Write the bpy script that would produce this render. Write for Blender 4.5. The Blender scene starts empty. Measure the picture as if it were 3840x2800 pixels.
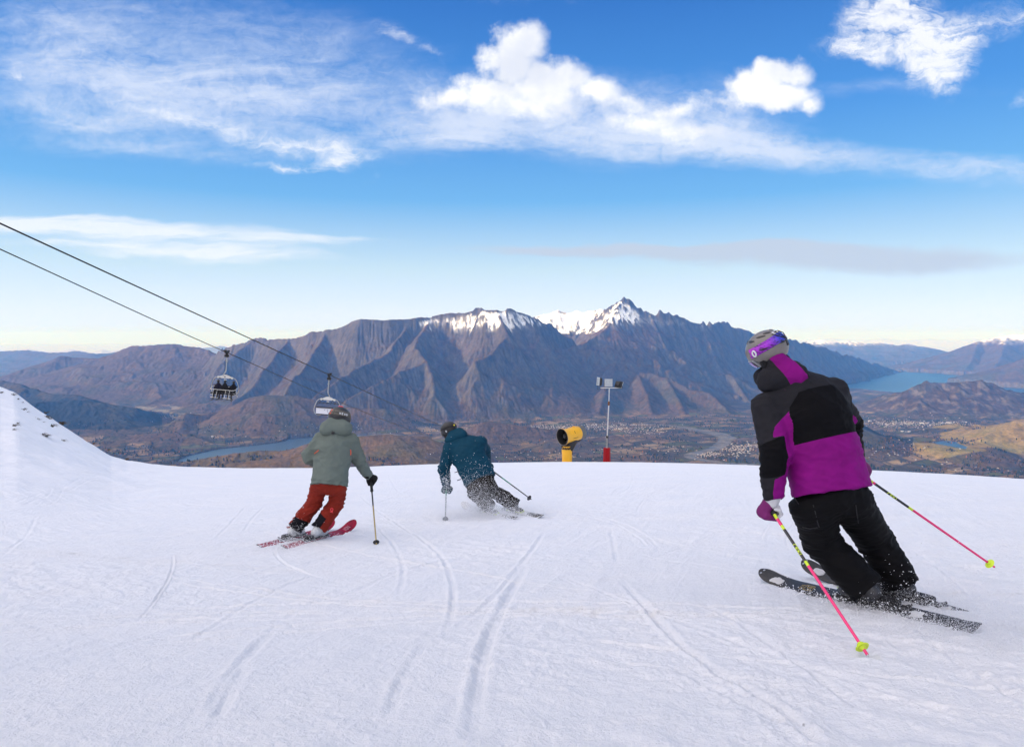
import bpy, math, random, os
import numpy as np
from mathutils import Vector, Matrix
random.seed(7)
RNG = np.random.default_rng(7)
SC = bpy.context.scene
COL = SC.collection
R = math.radians

# ------------------------------------------------------------------ camera model (24 mm lens on a 36 mm sensor)
FPX = 2560.0
PITCH = R(3.09)
CP, SP = math.cos(PITCH), math.sin(PITCH)
def ray(px, py):
    """direction, scaled to one metre forward, that the lens sees at a spot of the 3840 x 2800 frame"""
    x = (px - 1920.0) / FPX; y = (1400.0 - py) / FPX
    d = np.array([x, CP + y * SP, -SP + y * CP])
    return d / d[1]
def F(px, py, Y):
    return ray(px, py) * Y
KD = 3840.0 / 2266.0
def D(px, py, Y):
    return F(px * KD, py * KD, Y)

cam = bpy.data.cameras.new('camera')
cam.lens = 24.0; cam.sensor_width = 36.0; cam.sensor_fit = 'HORIZONTAL'
cam.clip_start = 0.05; cam.clip_end = 400000.0
cam_o = bpy.data.objects.new('camera', cam); COL.objects.link(cam_o)
cam_o.location = (0, 0, 0); cam_o.rotation_euler = (R(90) - PITCH, 0, 0)
SC.camera = cam_o

# ------------------------------------------------------------------ noise in numpy
def _hash(ix, iy, seed):
    h = (ix.astype(np.int64) * 374761393 + iy.astype(np.int64) * 668265263 + seed * 974634777) & 0xFFFFFFFF
    h = ((h ^ (h >> 13)) * 1274126177) & 0xFFFFFFFF
    return (h ^ (h >> 16)) & 0xFFFFFFFF
_GA = np.arange(256) * (2 * np.pi / 256.0)
_GX, _GY = np.cos(_GA), np.sin(_GA)
def perlin(x, y, seed=0):
    x = np.asarray(x, float); y = np.asarray(y, float)
    x0 = np.floor(x); y0 = np.floor(y)
    fx = x - x0; fy = y - y0
    ux = fx * fx * fx * (fx * (fx * 6 - 15) + 10); uy = fy * fy * fy * (fy * (fy * 6 - 15) + 10)
    ix = x0.astype(np.int64); iy = y0.astype(np.int64)
    def g(ax, ay, dx, dy):
        h = _hash(ax, ay, seed) & 255
        return _GX[h] * dx + _GY[h] * dy
    a = g(ix, iy, fx, fy); b = g(ix + 1, iy, fx - 1, fy)
    c = g(ix, iy + 1, fx, fy - 1); d = g(ix + 1, iy + 1, fx - 1, fy - 1)
    return 1.5 * ((a + (b - a) * ux) * (1 - uy) + (c + (d - c) * ux) * uy)
def fbm(x, y, oct=5, seed=0, gain=0.5, lac=2.03):
    s = 0; a = 1.0; t = 0
    for i in range(oct):
        s = s + a * perlin(x, y, seed + i * 17); t += a
        x = x * lac + 13.7; y = y * lac - 7.1; a *= gain
    return s / t
def ridged(x, y, oct=5, seed=0, gain=0.5, lac=2.07):
    s = 0; a = 1.0; t = 0; w = 1.0
    for i in range(oct):
        n = 1 - np.abs(perlin(x, y, seed + i * 29)); n = n * n
        s = s + a * n * w; t += a
        w = np.clip(n * 1.6, 0, 1)
        x = x * lac + 3.3; y = y * lac + 9.2; a *= gain
    return s / t
def sstep(a, b, x):
    t = np.clip((x - a) / (b - a), 0, 1)
    return t * t * (3 - 2 * t)
def hrand(ix, iy, seed):
    return _hash(np.asarray(ix), np.asarray(iy), seed) / 4294967295.0

# ------------------------------------------------------------------ mesh helpers
def new_mesh(name, verts, faces, mats=None, parent=None, smooth=True, base=None, attrs=None, mat_idx=None):
    """one mesh object; verts are world coordinates, base is the base point of the thing they belong to"""
    me = bpy.data.meshes.new(name)
    v = np.asarray(verts, np.float64)
    if base is not None: v = v - np.asarray(base)
    if isinstance(faces, np.ndarray):
        nf, k = faces.shape
        me.vertices.add(len(v)); me.vertices.foreach_set('co', v.astype(np.float32).ravel())
        me.loops.add(nf * k); me.loops.foreach_set('vertex_index', faces.astype(np.int32).ravel())
        me.polygons.add(nf)
        me.polygons.foreach_set('loop_start', np.arange(0, nf * k, k, dtype=np.int32))
        me.update(calc_edges=True)
    else:
        me.from_pydata([tuple(p) for p in v], [], [tuple(int(i) for i in f) for f in faces])
        me.update()
    me.polygons.foreach_set('use_smooth', np.full(len(me.polygons), bool(smooth)))
    if mats is not None:
        for m in (mats if isinstance(mats, (list, tuple)) else [mats]): me.materials.append(m)
    if mat_idx is not None: me.polygons.foreach_set('material_index', np.asarray(mat_idx, np.int32))
    for k, a in (attrs or {}).items():
        a = np.asarray(a, np.float32)
        if a.ndim == 1:
            at = me.attributes.new(k, 'FLOAT', 'POINT'); at.data.foreach_set('value', a)
        elif a.shape[1] == 3:
            at = me.attributes.new(k, 'FLOAT_VECTOR', 'POINT'); at.data.foreach_set('vector', a.ravel())
    o = bpy.data.objects.new(name, me); COL.objects.link(o)
    if parent is not None: o.parent = parent
    elif base is not None: o.location = tuple(base)
    return o
def tag(o, label=None, cat=None, group=None, kind=None):
    if label: o['label'] = label
    if cat: o['category'] = cat
    if group: o['group'] = group
    if kind: o['kind'] = kind
    return o
def empty(name, loc, label=None, cat=None, group=None):
    o = bpy.data.objects.new(name, None); COL.objects.link(o)
    o.location = tuple(loc); o.empty_display_size = 0.2
    return tag(o, label, cat, group)

class MB:
    """collects primitive shapes of one part into one mesh"""
    def __init__(s): s.v = []; s.f = []; s.m = []
    def add(s, v, f, mi=0):
        n = len(s.v); s.v.extend([tuple(p) for p in v]); s.f.extend([tuple(i + n for i in q) for q in f]); s.m.extend([mi] * len(f)); return s
    def tube(s, pts, rad, seg=10, mi=0, cap=True, flat=1.0, up=None):
        pts = [np.asarray(p, float) for p in pts]
        n = len(pts)
        rad = list(rad) if hasattr(rad, '__len__') else [rad] * n
        V = []; prev = None
        for i, p in enumerate(pts):
            t = pts[min(i + 1, n - 1)] - pts[max(i - 1, 0)]; t = t / (np.linalg.norm(t) + 1e-12)
            if prev is None:
                a = np.asarray(up, float) if up is not None else (np.array([0, 0, 1.0]) if abs(t[2]) < 0.9 else np.array([1.0, 0, 0]))
            else: a = prev
            a = a - t * np.dot(a, t); a /= np.linalg.norm(a) + 1e-12; prev = a
            b = np.cross(t, a)
            for k in range(seg):
                w = 2 * math.pi * k / seg
                V.append(p + rad[i] * (math.cos(w) * a * flat + math.sin(w) * b))
        Fc = []
        for i in range(n - 1):
            for k in range(seg):
                k2 = (k + 1) % seg
                Fc.append((i * seg + k, i * seg + k2, (i + 1) * seg + k2, (i + 1) * seg + k))
        if cap:
            Fc.append(tuple(range(seg))[::-1]); Fc.append(tuple((n - 1) * seg + k for k in range(seg)))
        return s.add(V, Fc, mi)
    def box(s, c, size, M=None, mi=0, bev=0.0):
        hx, hy, hz = [q / 2 for q in size]
        b = min(bev, hx * .9, hy * .9, hz * .9)
        if b <= 0:
            V = [(x, y, z) for x in (-hx, hx) for y in (-hy, hy) for z in (-hz, hz)]
            Fc = [(0, 1, 3, 2), (4, 6, 7, 5), (0, 4, 5, 1), (2, 3, 7, 6), (0, 2, 6, 4), (1, 5, 7, 3)]
        else:
            import bmesh
            bm = bmesh.new(); bmesh.ops.create_cube(bm, size=1)
            for q in bm.verts: q.co = (q.co[0] * hx * 2, q.co[1] * hy * 2, q.co[2] * hz * 2)
            bmesh.ops.bevel(bm, geom=bm.edges[:], offset=b, segments=2, affect='EDGES', profile=0.5)
            bm.verts.index_update()
            V = [tuple(q.co) for q in bm.verts]; Fc = [tuple(q.index for q in f.verts) for f in bm.faces]; bm.free()
        V = [np.asarray(q, float) for q in V]
        if M is not None: V = [M @ q for q in V]
        c = np.asarray(c, float)
        return s.add([q + c for q in V], Fc, mi)
    def lathe(s, prof, o, axis, seg=24, mi=0, up=None, mis=None):
        """profile of (distance along the axis, radius)"""
        o = np.asarray(o, float); t = np.asarray(axis, float); t = t / np.linalg.norm(t)
        a = np.array([0, 0, 1.0]) if abs(t[2]) < 0.9 else np.array([1.0, 0, 0])
        a = a - t * np.dot(a, t); a /= np.linalg.norm(a); b = np.cross(t, a)
        V = []
        for d, r in prof:
            for k in range(seg):
                w = 2 * math.pi * k / seg
                V.append(o + t * d + r * (math.cos(w) * a + math.sin(w) * b))
        n0 = len(s.f)
        Fc = []; M_ = []
        for i in range(len(prof) - 1):
            for k in range(seg):
                k2 = (k + 1) % seg
                Fc.append((i * seg + k, i * seg + k2, (i + 1) * seg + k2, (i + 1) * seg + k))
                M_.append(mis[i] if mis else mi)
        s.add(V, Fc, mi); s.m[n0:] = M_
        return s
    def build(s, name, mats, parent=None, base=None, smooth=True, loc=None):
        o = new_mesh(name, s.v, s.f, mats, parent, smooth, base, None, s.m)
        if smooth:
            try: o.data.set_sharp_from_angle(angle=R(40))
            except Exception: pass
        return o
def frame(t, up=(0, 0, 1)):
    """3x3 matrix whose columns are x = along t, y, z near up"""
    t = np.asarray(t, float); t = t / np.linalg.norm(t)
    up = np.asarray(up, float)
    y = np.cross(up, t); y /= np.linalg.norm(y); z = np.cross(t, y)
    return np.stack([t, y, z], 1)

# ------------------------------------------------------------------ node helpers
class NT:
    def __init__(s, tree): s.t = tree; s.n = tree.nodes; s.l = tree.links
    def node(s, typ, **kw):
        n = s.n.new(typ)
        for k, v in kw.items(): setattr(n, k, v)
        return n
    def set(s, sock, v):
        if hasattr(v, 'is_linked') or isinstance(v, bpy.types.NodeSocket): s.l.new(v, sock)
        else: sock.default_value = v
    def math(s, op, a, b=0.0, c=0.0, clamp=False):
        n = s.node('ShaderNodeMath', operation=op, use_clamp=clamp)
        s.set(n.inputs[0], a); s.set(n.inputs[1], b)
        if op in ('MULTIPLY_ADD', 'WRAP', 'SMOOTH_MIN', 'SMOOTH_MAX', 'COMPARE'): s.set(n.inputs[2], c)
        return n.outputs[0]
    def add(s, a, b, clamp=False): return s.math('ADD', a, b, 0, clamp)
    def sub(s, a, b, clamp=False): return s.math('SUBTRACT', a, b, 0, clamp)
    def mul(s, a, b, clamp=False): return s.math('MULTIPLY', a, b, 0, clamp)
    def mad(s, a, b, c, clamp=False): return s.math('MULTIPLY_ADD', a, b, c, clamp)
    def smooth(s, x, a, b):
        n = s.node('ShaderNodeMapRange', interpolation_type='SMOOTHSTEP')
        s.set(n.inputs[0], x); n.inputs[1].default_value = a; n.inputs[2].default_value = b
        n.inputs[3].default_value = 0; n.inputs[4].default_value = 1
        return n.outputs[0]
    def ramp(s, x, stops, interp='LINEAR'):
        n = s.node('ShaderNodeValToRGB'); cr = n.color_ramp; cr.interpolation = interp
        while len(cr.elements) > 1: cr.elements.remove(cr.elements[-1])
        cr.elements[0].position = stops[0][0]; cr.elements[0].color = tuple(stops[0][1]) + (1,)
        for p, c in stops[1:]:
            e = cr.elements.new(p); e.color = tuple(c) + (1,)
        s.set(n.inputs[0], x); return n.outputs[0]
    def noise(s, vec, scale, detail=4, rough=0.5, dist=0.0, lac=2.0, out=0):
        n = s.node('ShaderNodeTexNoise', noise_dimensions='3D')
        if vec is not None: s.l.new(vec, n.inputs['Vector'])
        n.inputs['Scale'].default_value = scale; n.inputs['Detail'].default_value = detail
        n.inputs['Roughness'].default_value = rough; n.inputs['Lacunarity'].default_value = lac; n.inputs['Distortion'].default_value = dist
        return n.outputs[out]
    def mix(s, f, a, b, blend='MIX'):
        n = s.node('ShaderNodeMix', data_type='RGBA', blend_type=blend)
        s.set(n.inputs[0], f)
        for sock, v in ((n.inputs[6], a), (n.inputs[7], b)):
            if isinstance(v, tuple): sock.default_value = v if len(v) == 4 else v + (1,)
            else: s.l.new(v, sock)
        return n.outputs[2]
    def vmath(s, op, a, b=None, scale=None):
        n = s.node('ShaderNodeVectorMath', operation=op)
        s.set(n.inputs[0], a)
        if b is not None: s.set(n.inputs[1], b)
        if scale is not None: s.set(n.inputs['Scale'], scale)
        return n.outputs['Value'] if op in ('DOT_PRODUCT', 'LENGTH', 'DISTANCE') else n.outputs[0]
    def xyz(s, x, y, z):
        n = s.node('ShaderNodeCombineXYZ')
        s.set(n.inputs[0], x); s.set(n.inputs[1], y); s.set(n.inputs[2], z); return n.outputs[0]
    def sep(s, v):
        n = s.node('ShaderNodeSeparateXYZ'); s.l.new(v, n.inputs[0]); return n.outputs
    def attr(s, name, vec=False):
        n = s.node('ShaderNodeAttribute', attribute_name=name)
        return n.outputs['Vector' if vec else 'Fac']
    def coord(s, which='Object'): return s.node('ShaderNodeTexCoord').outputs[which]
def material(name):
    m = bpy.data.materials.new(name); m.use_nodes = True
    nt = NT(m.node_tree); b = m.node_tree.nodes['Principled BSDF']
    return m, nt, b
def bump(nt, bsdf, h, strength=0.3, dist=0.01):
    n = nt.node('ShaderNodeBump'); n.inputs['Strength'].default_value = strength; n.inputs['Distance'].default_value = dist
    nt.l.new(h, n.inputs['Height']); nt.l.new(n.outputs[0], bsdf.inputs['Normal'])
def simple(name, col, rough=0.5, metal=0.0, var=0.0, vscale=20.0, bmp=0.0, bscale=200.0, spec=0.5, coat=0.0, bdist=0.002):
    m, nt, b = material(name)
    b.inputs['Roughness'].default_value = rough; b.inputs['Metallic'].default_value = metal
    b.inputs['Specular IOR Level'].default_value = spec
    if coat: b.inputs['Coat Weight'].default_value = coat; b.inputs['Coat Roughness'].default_value = 0.15
    c = tuple(col) + (1,)
    if var:
        n = nt.noise(nt.coord(), vscale, 4, 0.6)
        lo = tuple(q * (1 - var) for q in col); hi = tuple(min(1, q * (1 + var)) for q in col)
        nt.l.new(nt.ramp(n, [(0.3, lo), (0.7, hi)]), b.inputs['Base Color'])
    else: b.inputs['Base Color'].default_value = c
    if bmp: bump(nt, b, nt.noise(nt.coord(), bscale, 3, 0.6), bmp, bdist)
    return m
# ------------------------------------------------------------------ daylight: sky, clouds and sun
SUN_AZ = -108.0      # degrees from straight ahead, negative = left
SUN_EL = 16.0
world = bpy.data.worlds.new('World'); SC.world = world; world.use_nodes = True
W = NT(world.node_tree)
bg = world.node_tree.nodes['Background']
def UV(px, py):
    d = ray(px * KD, py * KD); return d[0] * 1.5106, d[2] * 1.5106
def make_sky():
    sky = W.node('ShaderNodeTexSky', sky_type='NISHITA', sun_disc=False)
    sky.sun_elevation = R(SUN_EL); sky.sun_rotation = R(SUN_AZ)
    sky.altitude = 1600.0; sky.air_density = 1.0; sky.dust_density = 0.6; sky.ozone_density = 2.5
    gen = W.coord('Generated')
    x, y, z = W.sep(gen)
    yy = W.math('MAXIMUM', W.math('ABSOLUTE', y), 0.22)
    s = W.mul(W.math('DIVIDE', x, yy), 1.5106); t = W.mul(W.math('DIVIDE', z, yy), 1.5106)
    st = W.xyz(s, t, 0.0)
    # swirl the coordinates a little so that no cloud keeps a plain oval outline
    w1 = W.noise(st, 5.0, 6, 0.62, out=1)
    warp = W.vmath('SCALE', W.vmath('SUBTRACT', w1, (0.5, 0.5, 0.5)), scale=0.11)
    stw = W.vmath('ADD', st, warp)
    w2 = W.noise(W.vmath('MULTIPLY', st, (1.0, 3.0, 1.0)), 2.2, 4, 0.6, out=1)
    warp2 = W.vmath('MULTIPLY', W.vmath('SUBTRACT', w2, (0.5, 0.5, 0.5)), (0.30, 0.10, 0.0))
    stv = W.vmath('ADD', st, warp2)
    def blob(vec, px, py, rx, ry, ang=0.0):
        cx, cy = UV(px, py)
        m = W.node('ShaderNodeMapping', vector_type='TEXTURE')
        W.l.new(vec, m.inputs[0])
        m.inputs['Location'].default_value = (cx, cy, 0); m.inputs['Rotation'].default_value = (0, 0, R(ang))
        m.inputs['Scale'].default_value = (rx / 1000.0, ry / 1000.0, 1)
        g = W.node('ShaderNodeTexGradient', gradient_type='SPHERICAL'); W.l.new(m.outputs[0], g.inputs[0])
        return g.outputs['Fac']
    def total(vec, rows):
        acc = None
        for r in rows:
            b = blob(vec, *r[1:])
            acc = W.mul(b, r[0]) if acc is None else W.mad(b, r[0], acc)
        return acc
    def fmax(vec, rows):
        acc = None
        for r in rows:
            b = W.mul(blob(vec, *r[1:]), r[0])
            acc = b if acc is None else W.math('SMOOTH_MAX', acc, b, 0.12)
        return acc
    # --- heaped clouds
    cum = fmax(stw, [
        (1.15, 1130, 140, 95, 105), (1.05, 1165, 95, 70, 60), (0.95, 1085, 120, 60, 62), (1.1, 1190, 190, 125, 85),
        (1.0, 1090, 205, 130, 80), (0.95, 1255, 160, 80, 62), (0.9, 1320, 200, 95, 58), (0.8, 1000, 215, 130, 52), (0.75, 1180, 235, 230, 50), (0.6, 1400, 215, 90, 40), (0.62, 1420, 262, 150, 36), (0.66, 1540, 285, 150, 40), (0.6, 1500, 235, 110, 36),
        (1.0, 1690, 180, 80, 60), (1.05, 1762, 165, 62, 60), (1.05, 1735, 220, 110, 60), (0.95, 1655, 205, 70, 66), (1.0, 1720, 165, 110, 62), (0.6, 1600, 225, 110, 40), (0.75, 1795, 240, 48, 36)])
    nb = W.noise(st, 10.0, 12, 0.60)
    nb2 = W.noise(st, 34.0, 6, 0.6)
    on = W.smooth(cum, 0.0, 0.22)
    body = W.mad(W.mul(on, W.sub(nb2, 0.5)), 0.30, W.mad(W.mul(on, W.sub(nb, 0.5)), 1.25, cum))
    a_cum = W.smooth(body, 0.17, 0.74)
    # --- veils below and beside them
    veil = total(stv, [
        (1.05, 1080, 245, 330, 95, 2), (0.85, 560, 205, 660, 120, -4), (0.72, 250, 130, 560, 160, -8), (0.62, 650, 70, 460, 100, -14), (0.50, 120, 40, 360, 120),
        (0.9, 1480, 260, 430, 105, -6), (0.85, 1560, 315, 420, 60, -4), (0.62, 1950, 352, 560, 52, -6), (0.5, 2230, 385, 330, 46, -6), (0.45, 1500, 290, 300, 70), (0.40, 1650, 215, 260, 90), (0.34, 800, 330, 700, 60, -3), (0.18, 350, 250, 800, 130, -4), (0.28, 1000, 290, 500, 70), (0.45, 1300, 330, 420, 45, -4),
        (0.7, 150, 260, 330, 60, -8), (0.5, 300, 330, 480, 36, -4), (0.45, 1990, 190, 280, 30, 0)])
    nv = W.noise(W.vmath('MULTIPLY', stv, (1.0, 3.6, 1.0)), 4.2, 11, 0.66, 0.4)
    nv2 = W.noise(W.vmath('MULTIPLY', stw, (1.0, 1.6, 1.0)), 26.0, 8, 0.66, 0.8)
    nvv = W.mad(W.sub(nv2, 0.5), 0.45, nv)
    a_veil = W.smooth(W.mad(W.sub(nvv, 0.5), W.mad(veil, 2.0, 0.25), veil), 0.05, 1.6)
    # --- wind-drawn streaks
    streak = total(stw, [
        (1.1, 690, 322, 230, 44, -7), (0.9, 480, 270, 190, 36, -14), (0.8, 300, 240, 190, 30, -14), (0.85, 640, 372, 150, 22, -3), (0.8, 745, 362, 60, 40),
        (0.75, 30, 160, 90, 34), (0.6, 90, 128, 110, 22), (0.5, 1000, 330, 90, 16, 6), (0.45, 830, 392, 50, 24, 30), (0.8, 900, 80, 190, 26, -22), (0.5, 1120, 3, 300, 26),
        (1.25, 2010, 60, 200, 130, -28), (1.15, 2080, 130, 120, 110, -50), (0.8, 1950, 20, 150, 70, 30), (1.0, 1900, 110, 150, 36, -6), (0.9, 2230, 45, 170, 60, 22), (0.6, 2100, 185, 70, 50, -50), (0.7, 2262, 215, 40, 30)])
    rot = W.node('ShaderNodeMapping', vector_type='POINT'); W.l.new(stw, rot.inputs[0]); rot.inputs['Rotation'].default_value = (0, 0, R(14)); rot.inputs['Scale'].default_value = (1.0, 3.0, 1.0)
    ns = W.noise(rot.outputs[0], 8.0, 12, 0.68, 1.2)
    ns2 = W.noise(W.vmath('MULTIPLY', stw, (1.0, 1.0, 1.0)), 20.0, 9, 0.66, 0.8)
    a_str = W.smooth(W.mad(W.sub(W.mad(W.sub(ns2, 0.5), 0.5, ns), 0.5), W.mad(streak, 2.9, 0.10), streak), 0.22, 1.75)
    # --- low flat banks
    low = total(stv, [
        (1.15, 120, 505, 360, 36, -1.5), (0.95, 420, 525, 430, 42, -3.5), (0.95, 440, 566, 430, 22, -2), (0.6, 150, 545, 300, 12), (0.5, 700, 535, 330, 14), (0.3, 420, 640, 700, 34), (0.25, 900, 690, 700, 20)])
    nl = W.noise(W.vmath('MULTIPLY', stv, (1.0, 9.0, 1.0)), 5.0, 10, 0.66)
    a_low = W.smooth(W.mad(W.sub(nl, 0.5), W.mad(low, 2.2, 0.1), low), 0.10, 1.15)
    grey = total(stv, [(1.5, 1850, 570, 540, 44, -1), (0.8, 1450, 556, 430, 26, 0), (0.5, 1150, 556, 330, 22), (0.3, 1600, 735, 220, 7)])
    a_grey = W.smooth(W.mad(W.sub(nl, 0.5), W.mad(grey, 1.1, 0.05), grey), 0.08, 0.80)
    # --- sky colour: the Sky Texture, a little richer, whitening towards the horizon
    hs = W.node('ShaderNodeHueSaturation'); hs.inputs['Saturation'].default_value = SKY_SAT; hs.inputs['Value'].default_value = SKY_VAL
    W.l.new(sky.outputs[0], hs.inputs['Color'])
    el = W.math('DIVIDE', z, W.math('MAXIMUM', W.math('SQRT', W.mad(x, x, W.mul(y, y))), 0.05))
    air = W.ramp(W.mul(el, 1.6), SKY_RAMP)
    col = W.mix(SKY_MIX, hs.outputs[0], air)
    K = CLOUD_K
    col = W.mix(W.mul(a_low, 0.75), col, (K * .93, K * .95, K * 1.0))
    col = W.mix(W.mul(a_grey, 0.95), col, (K * .52, K * .60, K * .74))
    col = W.mix(W.mul(a_veil, 0.86), col, (K * .72, K * .79, K * .95))
    col = W.mix(W.mul(a_str, 0.9), col, (K * .97, K * .98, K * 1.02))
    shade = W.smooth(W.noise(W.vmath('ADD', st, (0.02, 0.05, 0.3)), 7.0, 6, 0.55), 0.35, 0.72)
    ccol = W.mix(W.mul(shade, 0.85), (K * 1.05, K * 1.05, K * 1.06), (K * .70, K * .75, K * .88))
    col = W.mix(a_cum, col, ccol)
    # --- overcast added out of view to light the shaded snow, brightest towards the sun
    sd = (math.sin(R(SUN_AZ)) * math.cos(R(SUN_EL)), math.cos(R(SUN_AZ)) * math.cos(R(SUN_EL)), math.sin(R(SUN_EL)))
    toward = W.vmath('DOT_PRODUCT', gen, sd)
    side = W.math('ABSOLUTE', W.math('DIVIDE', x, yy))
    fill_mask = W.math('MAXIMUM', W.smooth(W.math('DIVIDE', z, yy), 0.66, 1.0), W.math('MAXIMUM', W.smooth(side, 0.95, 1.5), W.smooth(y, 0.30, 0.0)))
    fill_mask = W.mul(fill_mask, W.smooth(el, 0.02, 0.22))
    cn = W.noise(gen, 3.0, 6, 0.6)
    fill_mask = W.mul(fill_mask, W.mad(W.smooth(cn, 0.3, 0.6), 0.25, 0.75))
    glow = W.smooth(toward, -0.4, 1.0)
    fill_col = W.mix(glow, FILL_LO, FILL_HI)
    col = W.mix(fill_mask, col, fill_col)
    W.l.new(col, bg.inputs['Color'])
    bg.inputs['Strength'].default_value = 0.1
SKY_SAT, SKY_VAL, SKY_MIX, CLOUD_K = 1.25, 1.0, 0.90, 7.6
SKY_RAMP = [(0.0, (6.1, 6.55, 9.0)), (0.05, (6.0, 6.6, 8.3)), (0.154, (4.5, 5.8, 6.9)), (0.312, (1.35, 3.5, 6.5)), (0.50, (0.62, 2.3, 5.8)), (0.75, (0.32, 1.42, 4.5)), (1.0, (0.22, 1.12, 3.9))]
FILL_LO, FILL_HI = (3.3, 3.8, 5.2), (15.9, 14.6, 14.6)
make_sky()
sun = bpy.data.lights.new('sun', 'SUN'); sun.energy = 5.0; sun.angle = R(0.5); sun.color = (1.0, 0.80, 0.58)
sun_o = bpy.data.objects.new('sun', sun); COL.objects.link(sun_o)
_sd = Vector((math.sin(R(SUN_AZ)) * math.cos(R(SUN_EL)), math.cos(R(SUN_AZ)) * math.cos(R(SUN_EL)), math.sin(R(SUN_EL))))
sun_o.rotation_euler = _sd.to_track_quat('Z', 'Y').to_euler()
# ------------------------------------------------------------------ the far country: one height field on a grid that widens with distance
VAL, LAKE = -1250.0, -1268.0
T_TH = np.radians(np.linspace(-43.5, 43.5, 1240))
T_R = np.concatenate([np.geomspace(3600, 5550, 40), np.geomspace(5600, 16000, 640), np.geomspace(16080, 40000, 270), np.geomspace(40600, 130000, 40)])
NT_, NR_ = len(T_TH), len(T_R)
TT, RR_ = np.meshgrid(T_TH, T_R)
TX, TY = np.sin(TT) * RR_, np.cos(TT) * RR_
RANGE, HILL, FAR = 1, 2, 3
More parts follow.
